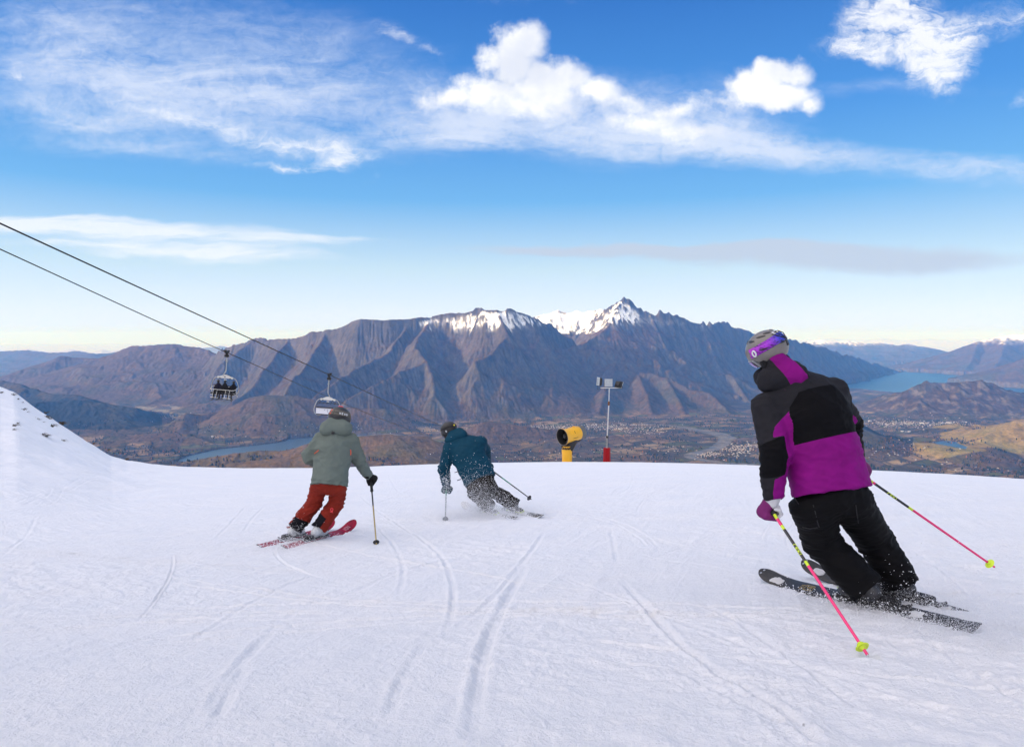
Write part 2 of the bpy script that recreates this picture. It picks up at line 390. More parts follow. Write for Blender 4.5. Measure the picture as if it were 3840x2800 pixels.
# (group, slope, base height, roughness of the flank, crest: spots of the frame with their distance ahead)
RIDGES = [
 (RANGE, 0.95, VAL, .42, [(470, 782, 12300), (528, 766, 12000), (575, 753, 11800), (640, 747, 11600), (700, 738, 11450), (745, 722, 11350), (775, 710, 11300), (800, 705, 11200), (830, 706, 11200), (860, 706, 11200), (920, 700, 11300), (960, 704, 11400), (1000, 695, 11400), (1050, 687, 11300), (1085, 684, 11200), (1100, 683, 11200), (1125, 686, 11250), (1150, 694, 11400), (1195, 710, 11700), (1240, 738, 12000), (1265, 748, 12100)]),
 (RANGE, 0.80, VAL, .35, [(1120, 705, 13500), (1195, 700, 13500), (1215, 695, 13600), (1235, 690, 13600), (1252, 694, 13600), (1275, 688, 13600), (1295, 694, 13500), (1318, 692, 13400), (1345, 683, 13100)]),
 (RANGE, 1.00, VAL, .34, [(1322, 700, 12800), (1345, 680, 12700), (1355, 674, 12700), (1362, 669, 12700), (1370, 667, 12700), (1375, 665, 12700), (1380, 661, 12700), (1385, 666, 12700), (1391, 666, 12700), (1398, 671, 12700), (1410, 682, 12700), (1425, 688, 12700), (1440, 693, 12700), (1450, 698, 12700), (1460, 692, 12750), (1470, 696, 12800), (1480, 692, 12800), (1490, 699, 12850), (1500, 697, 12900), (1512, 701, 12900), (1530, 708, 13000), (1550, 714, 13100), (1556, 708, 13100), (1562, 717, 13200), (1570, 709, 13200), (1580, 720, 13300), (1590, 714, 13400), (1600, 712, 13500), (1615, 722, 13600), (1630, 727, 13800), (1655, 735, 14000), (1700, 741, 14500), (1740, 752, 15200), (1800, 765, 16500), (1850, 780, 18000), (1920, 800, 20500), (1960, 812, 22500), (1985, 820, 24000)]),
 (RANGE, 0.8, VAL, .3, [(1590, 742, 17700), (1639, 729, 17700), (1660, 732, 17700), (1690, 737, 17700), (1730, 752, 17700)]),
 # spurs that run down from the crests
 (RANGE, 0.85, VAL, .45, [(903, 712, 11250), (880, 754, 10950), (856, 782, 10750), (786, 813, 10350), (747, 844, 10050), (700, 874, 9850)]),
 (RANGE, 0.85, VAL, .45, [(950, 706, 11380), (927, 743, 10950), (919, 770, 10700), (942, 797, 10500), (896, 818, 10300), (825, 850, 10000), (767, 885, 9800)]),
 (RANGE, 0.85, VAL, .45, [(942, 797, 10500), (958, 832, 10250), (962, 868, 10050), (985, 905, 9900)]),
 (RANGE, 0.95, VAL, .45, [(1100, 685, 11200), (1122, 740, 10900), (1085, 790, 10550), (1052, 806, 10400)]),
 (RANGE, 0.95, VAL, .45, [(1150, 696, 11400), (1195, 748, 11200), (1170, 780, 10950), (1110, 800, 10700), (1073, 828, 10400), (1045, 850, 10200)]),
 (RANGE, 0.66, VAL, .40, [(1376, 668, 12700), (1356, 707, 12300), (1326, 746, 12000), (1274, 757, 11850), (1243, 778, 11600), (1192, 797, 11250), (1150, 822, 10950), (1099, 846, 10650), (1060, 880, 10350), (1035, 905, 10150), (1015, 918, 9950)]),
 (RANGE, 0.58, VAL, .40, [(1326, 746, 12000), (1364, 801, 11650), (1411, 825, 11400), (1474, 838, 11200), (1528, 860, 10950), (1567, 868, 10850), (1590, 888, 10650), (1612, 910, 10450)]),
 (RANGE, 0.50, VAL, .5, [(1364, 801, 11650), (1345, 850, 10950), (1330, 890, 10450), (1325, 918, 10200)]),
 (RANGE, 0.50, VAL, .5, [(1243, 778, 11600), (1230, 830, 10850), (1215, 880, 10400), (1200, 914, 10150)]),
 (RANGE, 0.50, VAL, .5, [(1411, 825, 11400), (1430, 870, 10750), (1440, 908, 10350)]),
 (RANGE, 0.50, VAL, .5, [(1474, 838, 11200), (1500, 880, 10700), (1515, 912, 10400)]),
 (RANGE, 0.50, VAL, .5, [(1150, 822, 10950), (1130, 870, 10400), (1120, 908, 10100)]),
 (RANGE, 0.75, VAL, .45, [(560, 757, 11800), (500, 800, 11500), (440, 850, 11400), (390, 887, 11300)]),
 (RANGE, 0.75, VAL, .45, [(640, 747, 11600), (600, 800, 11100), (560, 850, 10700), (520, 884, 10400)]),
 (RANGE, 0.80, VAL, .45, [(720, 731, 11400), (690, 790, 10850), (650, 840, 10350), (630, 872, 10150)]),
 (RANGE, 0.90, VAL, .4, [(1440, 693, 12700), (1470, 770, 12250), (1520, 830, 11800)]),
 (RANGE, 0.90, VAL, .4, [(1550, 712, 13100), (1580, 790, 12600), (1630, 850, 12000), (1660, 890, 11500)]),
 (RANGE, 0.80, VAL, .4, [(1740, 752, 15200), (1760, 800, 14500), (1790, 850, 13800)]),
 (RANGE, 0.70, VAL, .4, [(1850, 780, 18000), (1860, 815, 17600), (1850, 842, 17400)]),
 # left-hand country
 (FAR, 0.45, VAL, .35, [(262, 778, 16800), (290, 768, 16000), (318, 764, 15500), (372, 764, 15200), (427, 766, 15000), (470, 780, 14600), (510, 805, 14000), (540, 835, 13600)]),
 (FAR, 0.55, VAL, .4, [(372, 764, 15200), (335, 800, 14400), (300, 832, 13900)]), (FAR, 0.55, VAL, .4, [(427, 766, 15000), (430, 810, 14300), (410, 845, 13700)]),
 (FAR, 0.55, VAL, .4, [(318, 764, 15500), (262, 805, 15700), (205, 838, 15600)]),
 (FAR, 0.45, VAL, .35, [(20, 838, 17600), (68, 815, 17000), (100, 800, 16700), (135, 789, 16500), (190, 791, 16500), (237, 796, 16300), (262, 800, 16200)]),
 (FAR, 0.40, VAL, .3, [(-200, 782, 30000), (-60, 779, 30000), (0, 777, 30000), (61, 775, 28500), (112, 781, 27500), (169, 777, 26500), (210, 783, 25500), (290, 772, 26000), (400, 790, 26000)]),
 (FAR, 0.35, VAL, .3, [(0, 771, 46000), (200, 774, 46000), (460, 766, 42000), (540, 765, 42000), (640, 775, 42000)]),
 (HILL, 0.45, VAL + 60, .3, [(-120, 828, 11600), (-40, 842, 10900), (0, 847, 10500), (60, 859, 10200), (110, 868, 10000), (155, 873, 9900), (200, 881, 9800)]),
 (HILL, 0.45, VAL + 10, .3, [(0, 905, 8800), (80, 893, 9000), (160, 886, 9200), (230, 891, 9250), (290, 901, 9350), (335, 914, 9500)]),
 (HILL, 0.55, VAL, .45, [(374, 940, 8800), (411, 920, 9000), (482, 909, 9250), (529, 895, 9300), (557, 879, 9300), (587, 875, 9300), (611, 874, 9300), (657, 878, 9350), (708, 886, 9400), (760, 902, 9400), (800, 906, 9400), (850, 906, 9400), (890, 918, 9400), (930, 932, 9400)]),
 (HILL, 0.5, VAL, .3, [(529, 895, 9300), (500, 925, 8950), (470, 948, 8750)]), (HILL, 0.5, VAL, .3, [(411, 920, 9000), (400, 945, 8650)]),
 (HILL, 0.45, VAL + 20, .3, [(405, 902, 11200), (430, 894, 11000), (462, 890, 11000), (495, 896, 11000), (515, 905, 11000)]),
 (HILL, 0.35, VAL, .4, [(250, 968, 7900), (310, 961, 8000), (376, 955, 8050), (430, 966, 7950), (470, 982, 7750)]),
 (HILL, 0.40, VAL, .45, [(383, 1029, 6100), (411, 1023, 6100), (458, 1013, 6150), (529, 1003, 6200), (580, 998, 6250), (622, 996, 6300), (655, 990, 6300), (676, 983, 6350), (720, 975, 6400), (800, 968, 6450), (870, 962, 6500), (940, 968, 6600), (1000, 985, 6700)]),
 (HILL, 0.35, VAL, .4, [(470, 1030, 5700), (560, 1018, 5700), (640, 1012, 5750), (700, 1000, 5850)]),
 (HILL, 0.50, VAL, .35, [(1028, 966, 8100), (1038, 957, 8150), (1049, 945, 8200), (1069, 936, 8250), (1089, 934, 8300), (1118, 938, 8300), (1175, 945, 8300), (1232, 949, 8300), (1262, 958, 8300)]),
 (HILL, 0.35, VAL, .3, [(1185, 990, 7500), (1204, 981, 7550), (1232, 969, 7700), (1262, 966, 7800)]),
 (HILL, 0.30, VAL, .3, [(1280, 975, 8000), (1360, 963, 8200), (1440, 968, 8100), (1500, 976, 8000)]),
 (HILL, 0.55, VAL, .6, [(1913, 921, 11000), (1945, 903, 11200), (1988, 878, 11300), (2019, 862, 11300), (2050, 851, 11300), (2085, 851, 11300), (2117, 849, 11300), (2145, 849, 11300), (2169, 846, 11300), (2195, 848, 11300), (2220, 859, 11400), (2266, 871, 11500), (2350, 890, 11500)]),
 (HILL, 0.5, VAL, .55, [(2050, 851, 11300), (2035, 890, 10800), (2020, 915, 10450)]), (HILL, 0.5, VAL, .55, [(2169, 848, 11300), (2170, 890, 10700), (2160, 922, 10300)]),
 (HILL, 0.5, VAL, .55, [(2117, 850, 11300), (2110, 890, 10750), (2100, 918, 10400)]), (HILL, 0.5, VAL, .55, [(2240, 862, 11450), (2250, 900, 10800), (2240, 925, 10300)]),
 (HILL, 0.45, VAL + 20, .35, [(2060, 985, 8000), (2091, 967, 8100), (2118, 955, 8200), (2143, 945, 8250), (2169, 939, 8300), (2195, 946, 8350), (2215, 955, 8400)]),
 (HILL, 0.45, VAL + 20, .35, [(2150, 985, 7100), (2169, 973, 7200), (2203, 953, 7350), (2222, 944, 7400), (2238, 936, 7450), (2266, 927, 7500), (2350, 905, 7700)]),
 (HILL, 0.35, VAL, .35, [(2046, 951, 8900), (2070, 943, 9000), (2095, 939, 9000), (2120, 938, 9000)]),
 (HILL, 0.35, VAL + 40, .3, [(2025, 1010, 6850), (2045, 995, 6900), (2066, 988, 6950), (2100, 988, 6950), (2126, 994, 6900), (2152, 1006, 6800), (2190, 1016, 6700)]),
 (HILL, 0.50, VAL, .3, [(1800, 948, 7300), (1850, 935, 7350), (1880, 933, 7400), (1902, 939, 7450), (1928, 950, 7500), (1959, 963, 7500), (1997, 970, 7500), (2040, 975, 7500), (2060, 984, 7450)]),
 # right-hand country beyond the lake
 (FAR, 0.50, LAKE, .4, [(2063, 812, 26000), (2085, 795, 25500), (2105, 782, 25300), (2131, 769, 25000), (2164, 756, 25000), (2196, 748, 25000), (2228, 742, 25000), (2266, 740, 25000), (2330, 737, 25000), (2450, 745, 25000)]),
 (FAR, 0.50, LAKE, .45, [(2164, 756, 25000), (2150, 800, 23000), (2130, 824, 22200)]), (FAR, 0.50, LAKE, .45, [(2228, 742, 25000), (2215, 790, 22500), (2190, 828, 21000)]),
 (FAR, 0.50, LAKE, .4, [(2164, 842, 18300), (2190, 826, 18200), (2212, 814, 18000), (2240, 804, 18000), (2266, 794, 18000), (2350, 770, 18000)]),
 (FAR, 0.30, LAKE, .35, [(1770, 762, 36000), (1786, 755, 36000), (1815, 752, 36000), (1850, 757, 36000), (1883, 753, 36000), (1915, 761, 35000), (1954, 759, 35000), (1986, 764, 34500), (2012, 761, 34000), (2051, 768, 33500), (2099, 780, 33000), (2120, 795, 32500)]),
 (FAR, 0.30, LAKE, .35, [(1915, 761, 35000), (1960, 785, 33500), (1985, 800, 33000)]), (FAR, 0.30, LAKE, .35, [(2012, 761, 34000), (2030, 785, 32500), (2050, 803, 32000)]),
 (FAR, 0.20, LAKE, .2, [(1700, 750, 90000), (1900, 749, 90000), (2100, 750, 90000), (2300, 749, 90000)]),
]
def _project(X, Y, Z):
    """world -> spot of the frame (2266 wide)"""
    yc = SP * Y + CP * Z; dc = CP * Y - SP * Z
    return (1920 + FPX * X / dc) / KD, (1400 - FPX * yc / dc) / KD
def _inside(poly, X, Y):
    r = np.zeros(X.shape, bool); n = len(poly)
    for i in range(n):
        (x1, y1), (x2, y2) = poly[i], poly[(i + 1) % n]
        if y1 == y2: continue
        c = ((y1 > Y) != (y2 > Y)) & (X < (x2 - x1) * (Y - y1) / (y2 - y1) + x1)
        r ^= c
    return r
def at_level(pts, z):
    """ground points of a shoreline seen in the frame, at a given height"""
    out = []
    for px, py in pts:
        d = ray(px * KD, py * KD); k = z / d[2]; out.append((d[0] * k, d[1] * k))
    return out
POND = -1135.0
SHORE_A = at_level([(384, 1026), (400, 1016), (421, 1008), (445, 1002), (470, 996), (500, 992), (529, 989), (560, 986), (587, 983), (620, 977), (646, 970), (680, 967), (708, 966), (760, 963), (830, 962), (885, 965), (860, 985), (760, 1010), (640, 1025), (480, 1034)], LAKE)
SHORE_B = at_level([(1700, 905), (1790, 872), (1857, 850), (1921, 840), (1983, 826), (1999, 822.5), (1990, 814), (1980, 806), (2010, 804), (2040, 807), (2063, 813), (2099, 821), (2150, 827), (2174, 829), (2168, 840), (2215, 852), (2290, 855), (2330, 872), (2200, 880), (2090, 884), (1986, 871), (1940, 865), (1890, 860), (1840, 866), (1790, 885)], LAKE)
SHORE_C = at_level([(2062, 978), (2083, 975.5), (2100, 974.5), (2114, 975.5), (2122, 982), (2141, 988), (2136, 994), (2118, 991), (2100, 987), (2071, 982)], POND)
RIVER = [(1418, 938.5, 2.0), (1461, 940, 3), (1504, 945, 4.5), (1547, 952, 6), (1585, 959, 7), (1610, 967, 6.5), (1604, 977, 5), (1594, 985, 4), (1574, 993, 4), (1547, 1000, 4), (1524, 1006, 4), (1533, 1012, 4), (1561, 1018, 4.5), (1604, 1024, 4), (1652, 1027.5, 3), (1700, 1030, 3)]

def make_heights():
    Z = np.full(TX.shape, VAL) + 14 * fbm(TX / 1500, TY / 1500, 4, 3) + 26 * np.maximum(fbm(TX / 600, TY / 900, 4, 4), -.05)
    Z += np.clip((6600 - TY) / 2600, 0, 1) ** 1.5 * 150 * (TX > -3500)
    grp = np.zeros(TX.shape, np.int8)
    base0 = Z.copy()
    # wavy flanks: spurs and gullies at several sizes
    wq = 500 * fbm(TX / 1400, TY / 1100, 3, 19)
    n_big = ridged((TX + wq) / 1900, (TY + wq) / 1300, 2, 11) - 0.5
    n_mid = ridged(TX / 420 + 0.3 * n_big, TY / 420, 4, 12) - 0.5
    nz = np.clip(1.05 * n_big + 0.05 * n_mid, -.6, .6)
    for g, sl, base, rg, pts in RIDGES:
        if g == RANGE: pts = [(a, b, 10100 + (c - 9900) * 1.6 if c < 13500 else 15860 + (c - 13500) * .78) for a, b, c in pts]
        P = np.array([D(*p) for p in pts])
        crestline = g == RANGE and len(pts) > 12
        pw = 2.3 if crestline else (1.5 if g == RANGE else 1.7)
        if g == RANGE: sl *= 1.75 if crestline else 1.35
        zr = np.full(TX.shape, -1e9)
        for a, b in zip(P[:-1], P[1:]):
            H = max(a[2], b[2]) - base + 1.0
            Rr = pw * 1.3 * H / sl + 60
            ra, rb = np.hypot(a[0], a[1]), np.hypot(b[0], b[1])
            i0 = max(0, np.searchsorted(T_R, min(ra, rb) - Rr)); i1 = min(NR_, np.searchsorted(T_R, max(ra, rb) + Rr) + 1)
            ta, tb = math.atan2(a[0], a[1]), math.atan2(b[0], b[1]); dt = math.asin(min(0.95, Rr / min(ra, rb)))
            j0 = max(0, np.searchsorted(T_TH, min(ta, tb) - dt)); j1 = min(NT_, np.searchsorted(T_TH, max(ta, tb) + dt) + 1)
            if i1 <= i0 or j1 <= j0: continue
            x = TX[i0:i1, j0:j1]; y = TY[i0:i1, j0:j1]
            d = b[:2] - a[:2]; L2 = d @ d + 1e-6
            t = np.clip(((x - a[0]) * d[0] + (y - a[1]) * d[1]) / L2, 0, 1)
            dist = np.hypot(x - a[0] - d[0] * t, y - a[1] - d[1] * t)
            zc = a[2] + (b[2] - a[2]) * t - base
            dd = dist * (1 - rg * 0.62 * nz[i0:i1, j0:j1] * sstep(0, 700, dist))
            # steep under the crest, easing towards the foot
            z = base - 40 + (zc + 40) * np.maximum(1 - np.maximum(dd - 15, 0) * sl / (pw * (zc + 40)), 0) ** pw
            zr[i0:i1, j0:j1] = np.maximum(zr[i0:i1, j0:j1], z)
        up = zr > Z
        # ease the foot of each slope into what it stands on
        k = 35.0
        h = np.clip(0.5 + 0.5 * (zr - Z) / k, 0, 1)
        Z = np.where(zr > -1e8, Z * (1 - h) + zr * h + k * h * (1 - h), Z)
        grp[up & (zr > base0 + 45)] = g
    hi = np.clip((Z - VAL) / 500, 0, 1)
    Z += hi * (80 * (ridged(TX / 900 + .4 * n_mid, TY / 900, 2, 13) - .5) * (1 + fbm(TX / 1800, TY / 1800, 2, 18)) + 18 * fbm(TX / 260, TY / 260, 4, 17) + 5 * fbm(TX / 90, TY / 90, 3, 14)) * np.clip(RR_ / 9000, .6, 1.6) * np.where(grp == FAR, .45, 1)
    Z += np.clip((Z - VAL) / 120, 0, 1) * (1 - hi) * 22 * fbm(TX / 220, TY / 220, 4, 15)
    rock = sstep(1350, 1700, Z - VAL) * (TX > 1800) * (RR_ < 17500)
    Z += rock * 70 * (ridged(TX / 160, TY / 160, 4, 16) - .55)
    return Z, grp

def erode(Z):
    """rain run down the slopes: cuts gullies, drops silt at their feet"""
    i0, i1 = 38, 760
    dr = math.log(T_R[300] / T_R[299]); sc = 1.0 / (T_R[i0:i1, None] * dr)
    H = (Z[i0:i1] - VAL) * sc
    n, m = H.shape; Hf = H.ravel().copy(); H0 = Hf.copy()
    rng = np.random.default_rng(3)
    for batch in range(1):
        N = 50000
        px = rng.uniform(1, m - 3, N); py = rng.uniform(1, n - 3, N)
        dx = np.zeros(N); dy = np.zeros(N); spd = np.ones(N); wat = np.ones(N); sed = np.zeros(N); alive = np.ones(N, bool)
        for st in range(42):
            ix = px.astype(int); iy = py.astype(int); fx = px - ix; fy = py - iy
            k = iy * m + ix
            h00, h10, h01, h11 = Hf[k], Hf[k + 1], Hf[k + m], Hf[k + m + 1]
            gx = (h10 - h00) * (1 - fy) + (h11 - h01) * fy; gy = (h01 - h00) * (1 - fx) + (h11 - h10) * fx
            h = h00 * (1 - fx) * (1 - fy) + h10 * fx * (1 - fy) + h01 * (1 - fx) * fy + h11 * fx * fy
            dx = dx * 0.12 - gx * 0.88; dy = dy * 0.12 - gy * 0.88
            L = np.hypot(dx, dy) + 1e-9; dx /= L; dy /= L
            nx = px + dx; ny = py + dy
            ok = alive & (nx > 1) & (nx < m - 3) & (ny > 1) & (ny < n - 3) & (L > 1e-6)
            nx = np.where(ok, nx, px); ny = np.where(ok, ny, py)
            jx = nx.astype(int); jy = ny.astype(int); ax = nx - jx; ay = ny - jy; q = jy * m + jx
            h2 = Hf[q] * (1 - ax) * (1 - ay) + Hf[q + 1] * ax * (1 - ay) + Hf[q + m] * (1 - ax) * ay + Hf[q + m + 1] * ax * ay
            dh = h2 - h
            cap = np.maximum(-dh, 0.01) * spd * wat * 3.0
            up = dh > 0
            dep = np.where(up, np.minimum(dh, sed), np.where(sed > cap, (sed - cap) * 0.25, 0))
            ero = np.where(~up & (sed <= cap), np.minimum((cap - sed) * 0.30, -dh), 0)
            amt = np.where(ok, dep - ero, 0)
            sed = np.where(ok, sed - dep + ero, sed)
            w = [(k, (1 - fx) * (1 - fy)), (k + 1, fx * (1 - fy)), (k + m, (1 - fx) * fy), (k + m + 1, fx * fy)]
            for kk, ww in w: Hf += np.bincount(kk, amt * ww * 0.7, minlength=n * m)
            spd = np.sqrt(np.maximum(spd * spd - dh * 4, 0.05)); wat *= 0.97
            alive = ok; px, py = nx, ny
    dH = np.clip(Hf - H0, -3, 2).reshape(n, m)
    for _ in range(1):
        p = np.pad(dH, 1, mode='edge'); dH = (p[1:-1, 1:-1] * 4 + p[:-2, 1:-1] + p[2:, 1:-1] + p[1:-1, :-2] + p[1:-1, 2:]) / 8
    fade = np.minimum(1, np.minimum(np.arange(n), n - 1 - np.arange(n)) / 25.0)[:, None]
    Z2 = Z.copy(); Z2[i0:i1] = Z[i0:i1] + dH * fade / sc
    return Z2

def _polydist(pts, X, Y):
    best = np.full(X.shape, 1e9); wid = np.zeros(X.shape)
    for a, b in zip(pts[:-1], pts[1:]):
        d0, d1 = b[0] - a[0], b[1] - a[1]
        t = np.clip(((X - a[0]) * d0 + (Y - a[1]) * d1) / (d0 * d0 + d1 * d1), 0, 1)
        q = np.hypot(X - a[0] - d0 * t, (Y - a[1] - d1 * t)) ; w = a[2] + (b[2] - a[2]) * t
        m = q - w < best - wid
        best = np.where(m, q, best); wid = np.where(m, w, wid)
    return best, wid

def make_terrain():
    Z, grp = make_heights()
    Z = erode(Z)
    # lakes and river bed are cut in
    wx = TX + 60 * fbm(TX / 400, TY / 400, 3, 91) * (RR_ / 9000); wy = TY + 90 * fbm(TX / 400, TY / 400, 3, 92) * (RR_ / 9000)
    Z = np.maximum(Z, LAKE + 6)
    for poly in (SHORE_A, SHORE_B):
        ins = _inside(poly, wx, wy)
        cut = ins & (Z < LAKE + (45 if poly is SHORE_A else 110)); Z = np.where(cut, LAKE - 12, Z); grp[cut] = 0
    pond = _inside(SHORE_C, TX, TY)
    cx, cy = np.mean([p[0] for p in SHORE_C]), np.mean([p[1] for p in SHORE_C])
    dd = np.hypot((TX - cx) / 300, (TY - cy) / 460)
    w = sstep(1.9, 1.0, dd); Z = Z * (1 - w) + w * np.where(TY > cy, np.maximum(Z, POND + 3), np.clip(Z, POND + 3, POND + 14)); Z = np.where(pond, POND - 6, Z)
    riv = []
    for px, py, hw in RIVER:
        (x, y), = at_level([(px, py)], VAL + 2); (_, y2), = at_level([(px, py - hw)], VAL + 2)
        riv.append((x, y, (y2 - y) * 0.36 + 18))
    sub = (RR_ > 5600) & (RR_ < 11500) & (TX > 1000) & (TX < 4500)
    rd = np.full(TX.shape, 9e9); rw = np.ones(TX.shape)
    a, b = _polydist(riv, TX[sub] + 50 * fbm(TX[sub] / 300, TY[sub] / 300, 3, 95), TY[sub]); rd[sub] = a; rw[sub] = b
    river = rd < rw
    Z = np.where(river & (grp != RANGE), np.minimum(Z, VAL + 2), Z)
    # ---------------- colours of the ground, with haze painted into its farthest part
    gr = np.gradient(Z, axis=1) / (np.gradient(TT, axis=1) * RR_); gy = np.gradient(Z, axis=0) / np.gradient(RR_, axis=0)
    slope = np.hypot(gr, gy); hz = Z - VAL
    def mixc(c, d, f): return c * (1 - f[..., None]) + np.array(d) * f[..., None]
    nA = fbm(TX / 700, TY / 700, 5, 51); nB = fbm(TX / 160, TY / 160, 4, 52); nC = fbm(TX / 2600, TY / 2600, 3, 53); nD = fbm(TX / 60, TY / 60, 3, 54)
    c = np.zeros(TX.shape + (3,)) + np.array((0.138, 0.092, 0.054))
    c = mixc(c, (0.10, 0.085, 0.045), sstep(-.1, .35, nA) * sstep(900, 200, hz))
    c = mixc(c, (0.165, 0.098, 0.064), sstep(500, 1300, hz) * sstep(-.3, .3, nA + nC) * .8)
    c = mixc(c, (0.15, 0.135, 0.12), sstep(.75, 1.25, slope + .5 * nB) * .75)
    c = mixc(c, (0.045, 0.045, 0.03), sstep(.12, .4, nB + .6 * nA) * sstep(1100, 500, hz) * .55)
    c *= np.clip(1 + .55 * nD + .55 * nB + .35 * nA, .35, 2)[..., None]
    far = (grp == FAR)[..., None]
    # dark bush on the left-hand hills and on the hill behind the near skier
    px, py = _project(TX, TY, Z)
    bush = ((grp == HILL) & (px < 360) & (py > 840) & (py < 950)).astype(float) * sstep(.35, -.05, nA + .3 * nB) + ((grp == HILL) & (px > 1780) & (px < 2064) & (TY > 7250) & (TY < 8100)) * sstep(.5, .1, nA)
    bush = np.clip(bush, 0, 1)
    c = mixc(c, (0.030, 0.036, 0.026), bush * .9)
    olive = (grp == HILL) & (px > 2020) & (TY < 9000)
    c = np.where(olive[..., None], c * np.array((1.45, 1.5, .95)) + np.array((.03, .024, .004)), c)
    gold = (grp == HILL) & (TY < 7000) & (px < 1010)
    c = np.where(gold[..., None], c * np.array((1.2, 1.15, .95)) + np.array((.018, .013, .005)), c)
    rocky = (grp == HILL) & (px > 1890) & (TY > 9800)
    c = np.where(rocky[..., None], mixc(c * .75, (.23, .19, .15), sstep(.05, .4, nB + .5 * nD) * .8), c)
    # farmland: paddocks of different growth, hedges, woods
    flat = (grp == 0) | ((hz < 70))
    ang = R(28); u = (TX * math.cos(ang) + TY * math.sin(ang)); v = (-TX * math.sin(ang) + TY * math.cos(ang))
    u = u + 90 * nA; v = v + 60 * nA
    iu = np.floor(u / 260); v2 = v + hrand(iu, iu * 0, 7) * 300; iv = np.floor(v2 / 150); hsh = hrand(iu, iv, 9); hs2 = hrand(iu, iv, 10)
    pal = np.array([(.20, .135, .070), (.125, .085, .050), (.085, .088, .035), (.105, .075, .048), (.060, .052, .032), (.23, .17, .10), (.09, .065, .042), (.14, .10, .055)])
    fc = pal[np.clip((hsh * 8).astype(int), 0, 7)] * (0.8 + .4 * hs2)[..., None]
    edge = np.minimum(np.minimum(np.mod(u, 260), 260 - np.mod(u, 260)), np.minimum(np.mod(v2, 150), 150 - np.mod(v2, 150)))
    fc = mixc(fc, (.035, .034, .024), (edge < 14) * (hrand(iu, iv, 12) > .35) * .8)
    scrub = sstep(-.05, .30, nA + .7 * nB - .12)
    fc = mixc(fc, (.060, .050, .030), scrub * .85)
    fc = mixc(fc, (.030, .032, .022), sstep(.18, .42, nB + .5 * nC) * .85)
    fc *= (1 + .3 * nD)[..., None]
    ff = flat * sstep(110, 40, hz) * sstep(.35, .15, slope)
    c = c * (1 - ff[..., None]) + fc * ff[..., None]
    # pale frosted paddocks up the left-hand valley
    pale = ((px > 300) & (px < 480) & (py > 895) & (py < 945) & (grp == 0)) * sstep(-.1, .2, nB + .25 - hs2 * .3)
    c = mixc(c, (.30, .27, .20), pale * .7)
    # river bed
    gravel = mixc(np.zeros(TX.shape + (3,)) + np.array((.17, .16, .15)), (.11, .095, .075), sstep(-.1, .4, nB))
    braid = sstep(.10, .0, np.abs(perlin(TX / 240 + nB * .5, TY / 420, 97)) - .02)
    gravel = mixc(gravel, (.08, .11, .16), braid * .8)
    c = np.where((river & (grp != RANGE))[..., None], gravel, c)
    # snow on the tops: thin where it is steep or turned to the sun
    line = 1440 - 60 * ((px > 930) & (px < 1230)) + 190 * fbm(TX / 900, TY / 900, 4, 71) + 110 * nB
    snow = sstep(-60, 130, hz - line) * sstep(2.5, 1.35, slope + .5 * nD + .4 * nB)
    dry = sstep(1392, 1425, px) * (RR_ < 17500)                                          # the jagged right-hand ridge stays mostly bare
    snow *= 1 - .74 * dry * sstep(-.55, .45, .45 - nB * 1.6 - nD * .7)
    p_ = np.pad(Z, 3, mode='edge'); sm = sum(p_[3 + a:3 + a + NR_, 3 + b:3 + b + NT_] for a in (-3, 0, 3) for b in (-3, 0, 3)) / 9.0
    hollow = (sm - Z) / (RR_ * .0016)
    snow *= np.clip(sstep(-.80, .10, hollow + .9 * nD + .5 * nB + np.clip((hz - line - 120) / 260, -.3, .55)), 0.02, 1)
    snow *= sstep(770, 830, px) * (RR_ < 17500) + (RR_ >= 17500)
    snow = np.where((grp == FAR), sstep(-150, 200, hz - np.where(px > 1700, np.where(TY > 30000, 880, 1090), 2500) + 200 * nB + 120 * nA) * .9, snow)
    snow = np.where((RR_ > 17600) & (RR_ < 20500) & (px > 1580) & (px < 1740), sstep(1250, 1350, hz), snow)
    basin = (px > 1185) & (px < 1335) & (py < 738) & (TY > 13900) & (TY < 17500)
    snow = np.maximum(snow, basin * sstep(1.5, .9, slope + .5 * nB) * .97)
    c = mixc(c, (.88, .89, .91), np.clip(snow, 0, 1))
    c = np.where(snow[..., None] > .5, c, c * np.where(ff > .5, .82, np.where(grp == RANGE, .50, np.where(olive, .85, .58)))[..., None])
    c = mixc(c, (.50, .52, .54), (RR_ > 36000) * sstep(36000, 60000, RR_))  # haze paleness put into the colour of the farthest ground
    c = np.clip(c, 0.006, .92)
    # ---------------- one object per kind of country
    m, nt, b = material('open_country')
    a = nt.attr('ground_colour', True)
    P = nt.coord('Object')
    n1 = nt.noise(P, 0.035, 5, 0.7); n2 = nt.noise(P, 0.006, 6, 0.65)
    k = nt.ramp(n1, [(0.30, (0.62, 0.62, 0.62)), (0.5, (1, 1, 1)), (0.72, (1.35, 1.33, 1.28))])
    col = nt.mix(1.0, a, k, 'MULTIPLY')
    nt.l.new(col, b.inputs['Base Color']); b.inputs['Roughness'].default_value = 0.95; b.inputs['Specular IOR Level'].default_value = 0.05
    bump(nt, b, nt.mad(n2, 1.0, nt.mul(n1, 0.25)), 0.55, 40.0)
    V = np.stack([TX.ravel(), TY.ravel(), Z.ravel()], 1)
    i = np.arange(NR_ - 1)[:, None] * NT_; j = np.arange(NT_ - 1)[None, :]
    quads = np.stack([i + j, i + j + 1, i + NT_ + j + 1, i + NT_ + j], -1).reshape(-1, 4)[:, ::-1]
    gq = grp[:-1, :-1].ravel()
    CC = c.reshape(-1, 3)
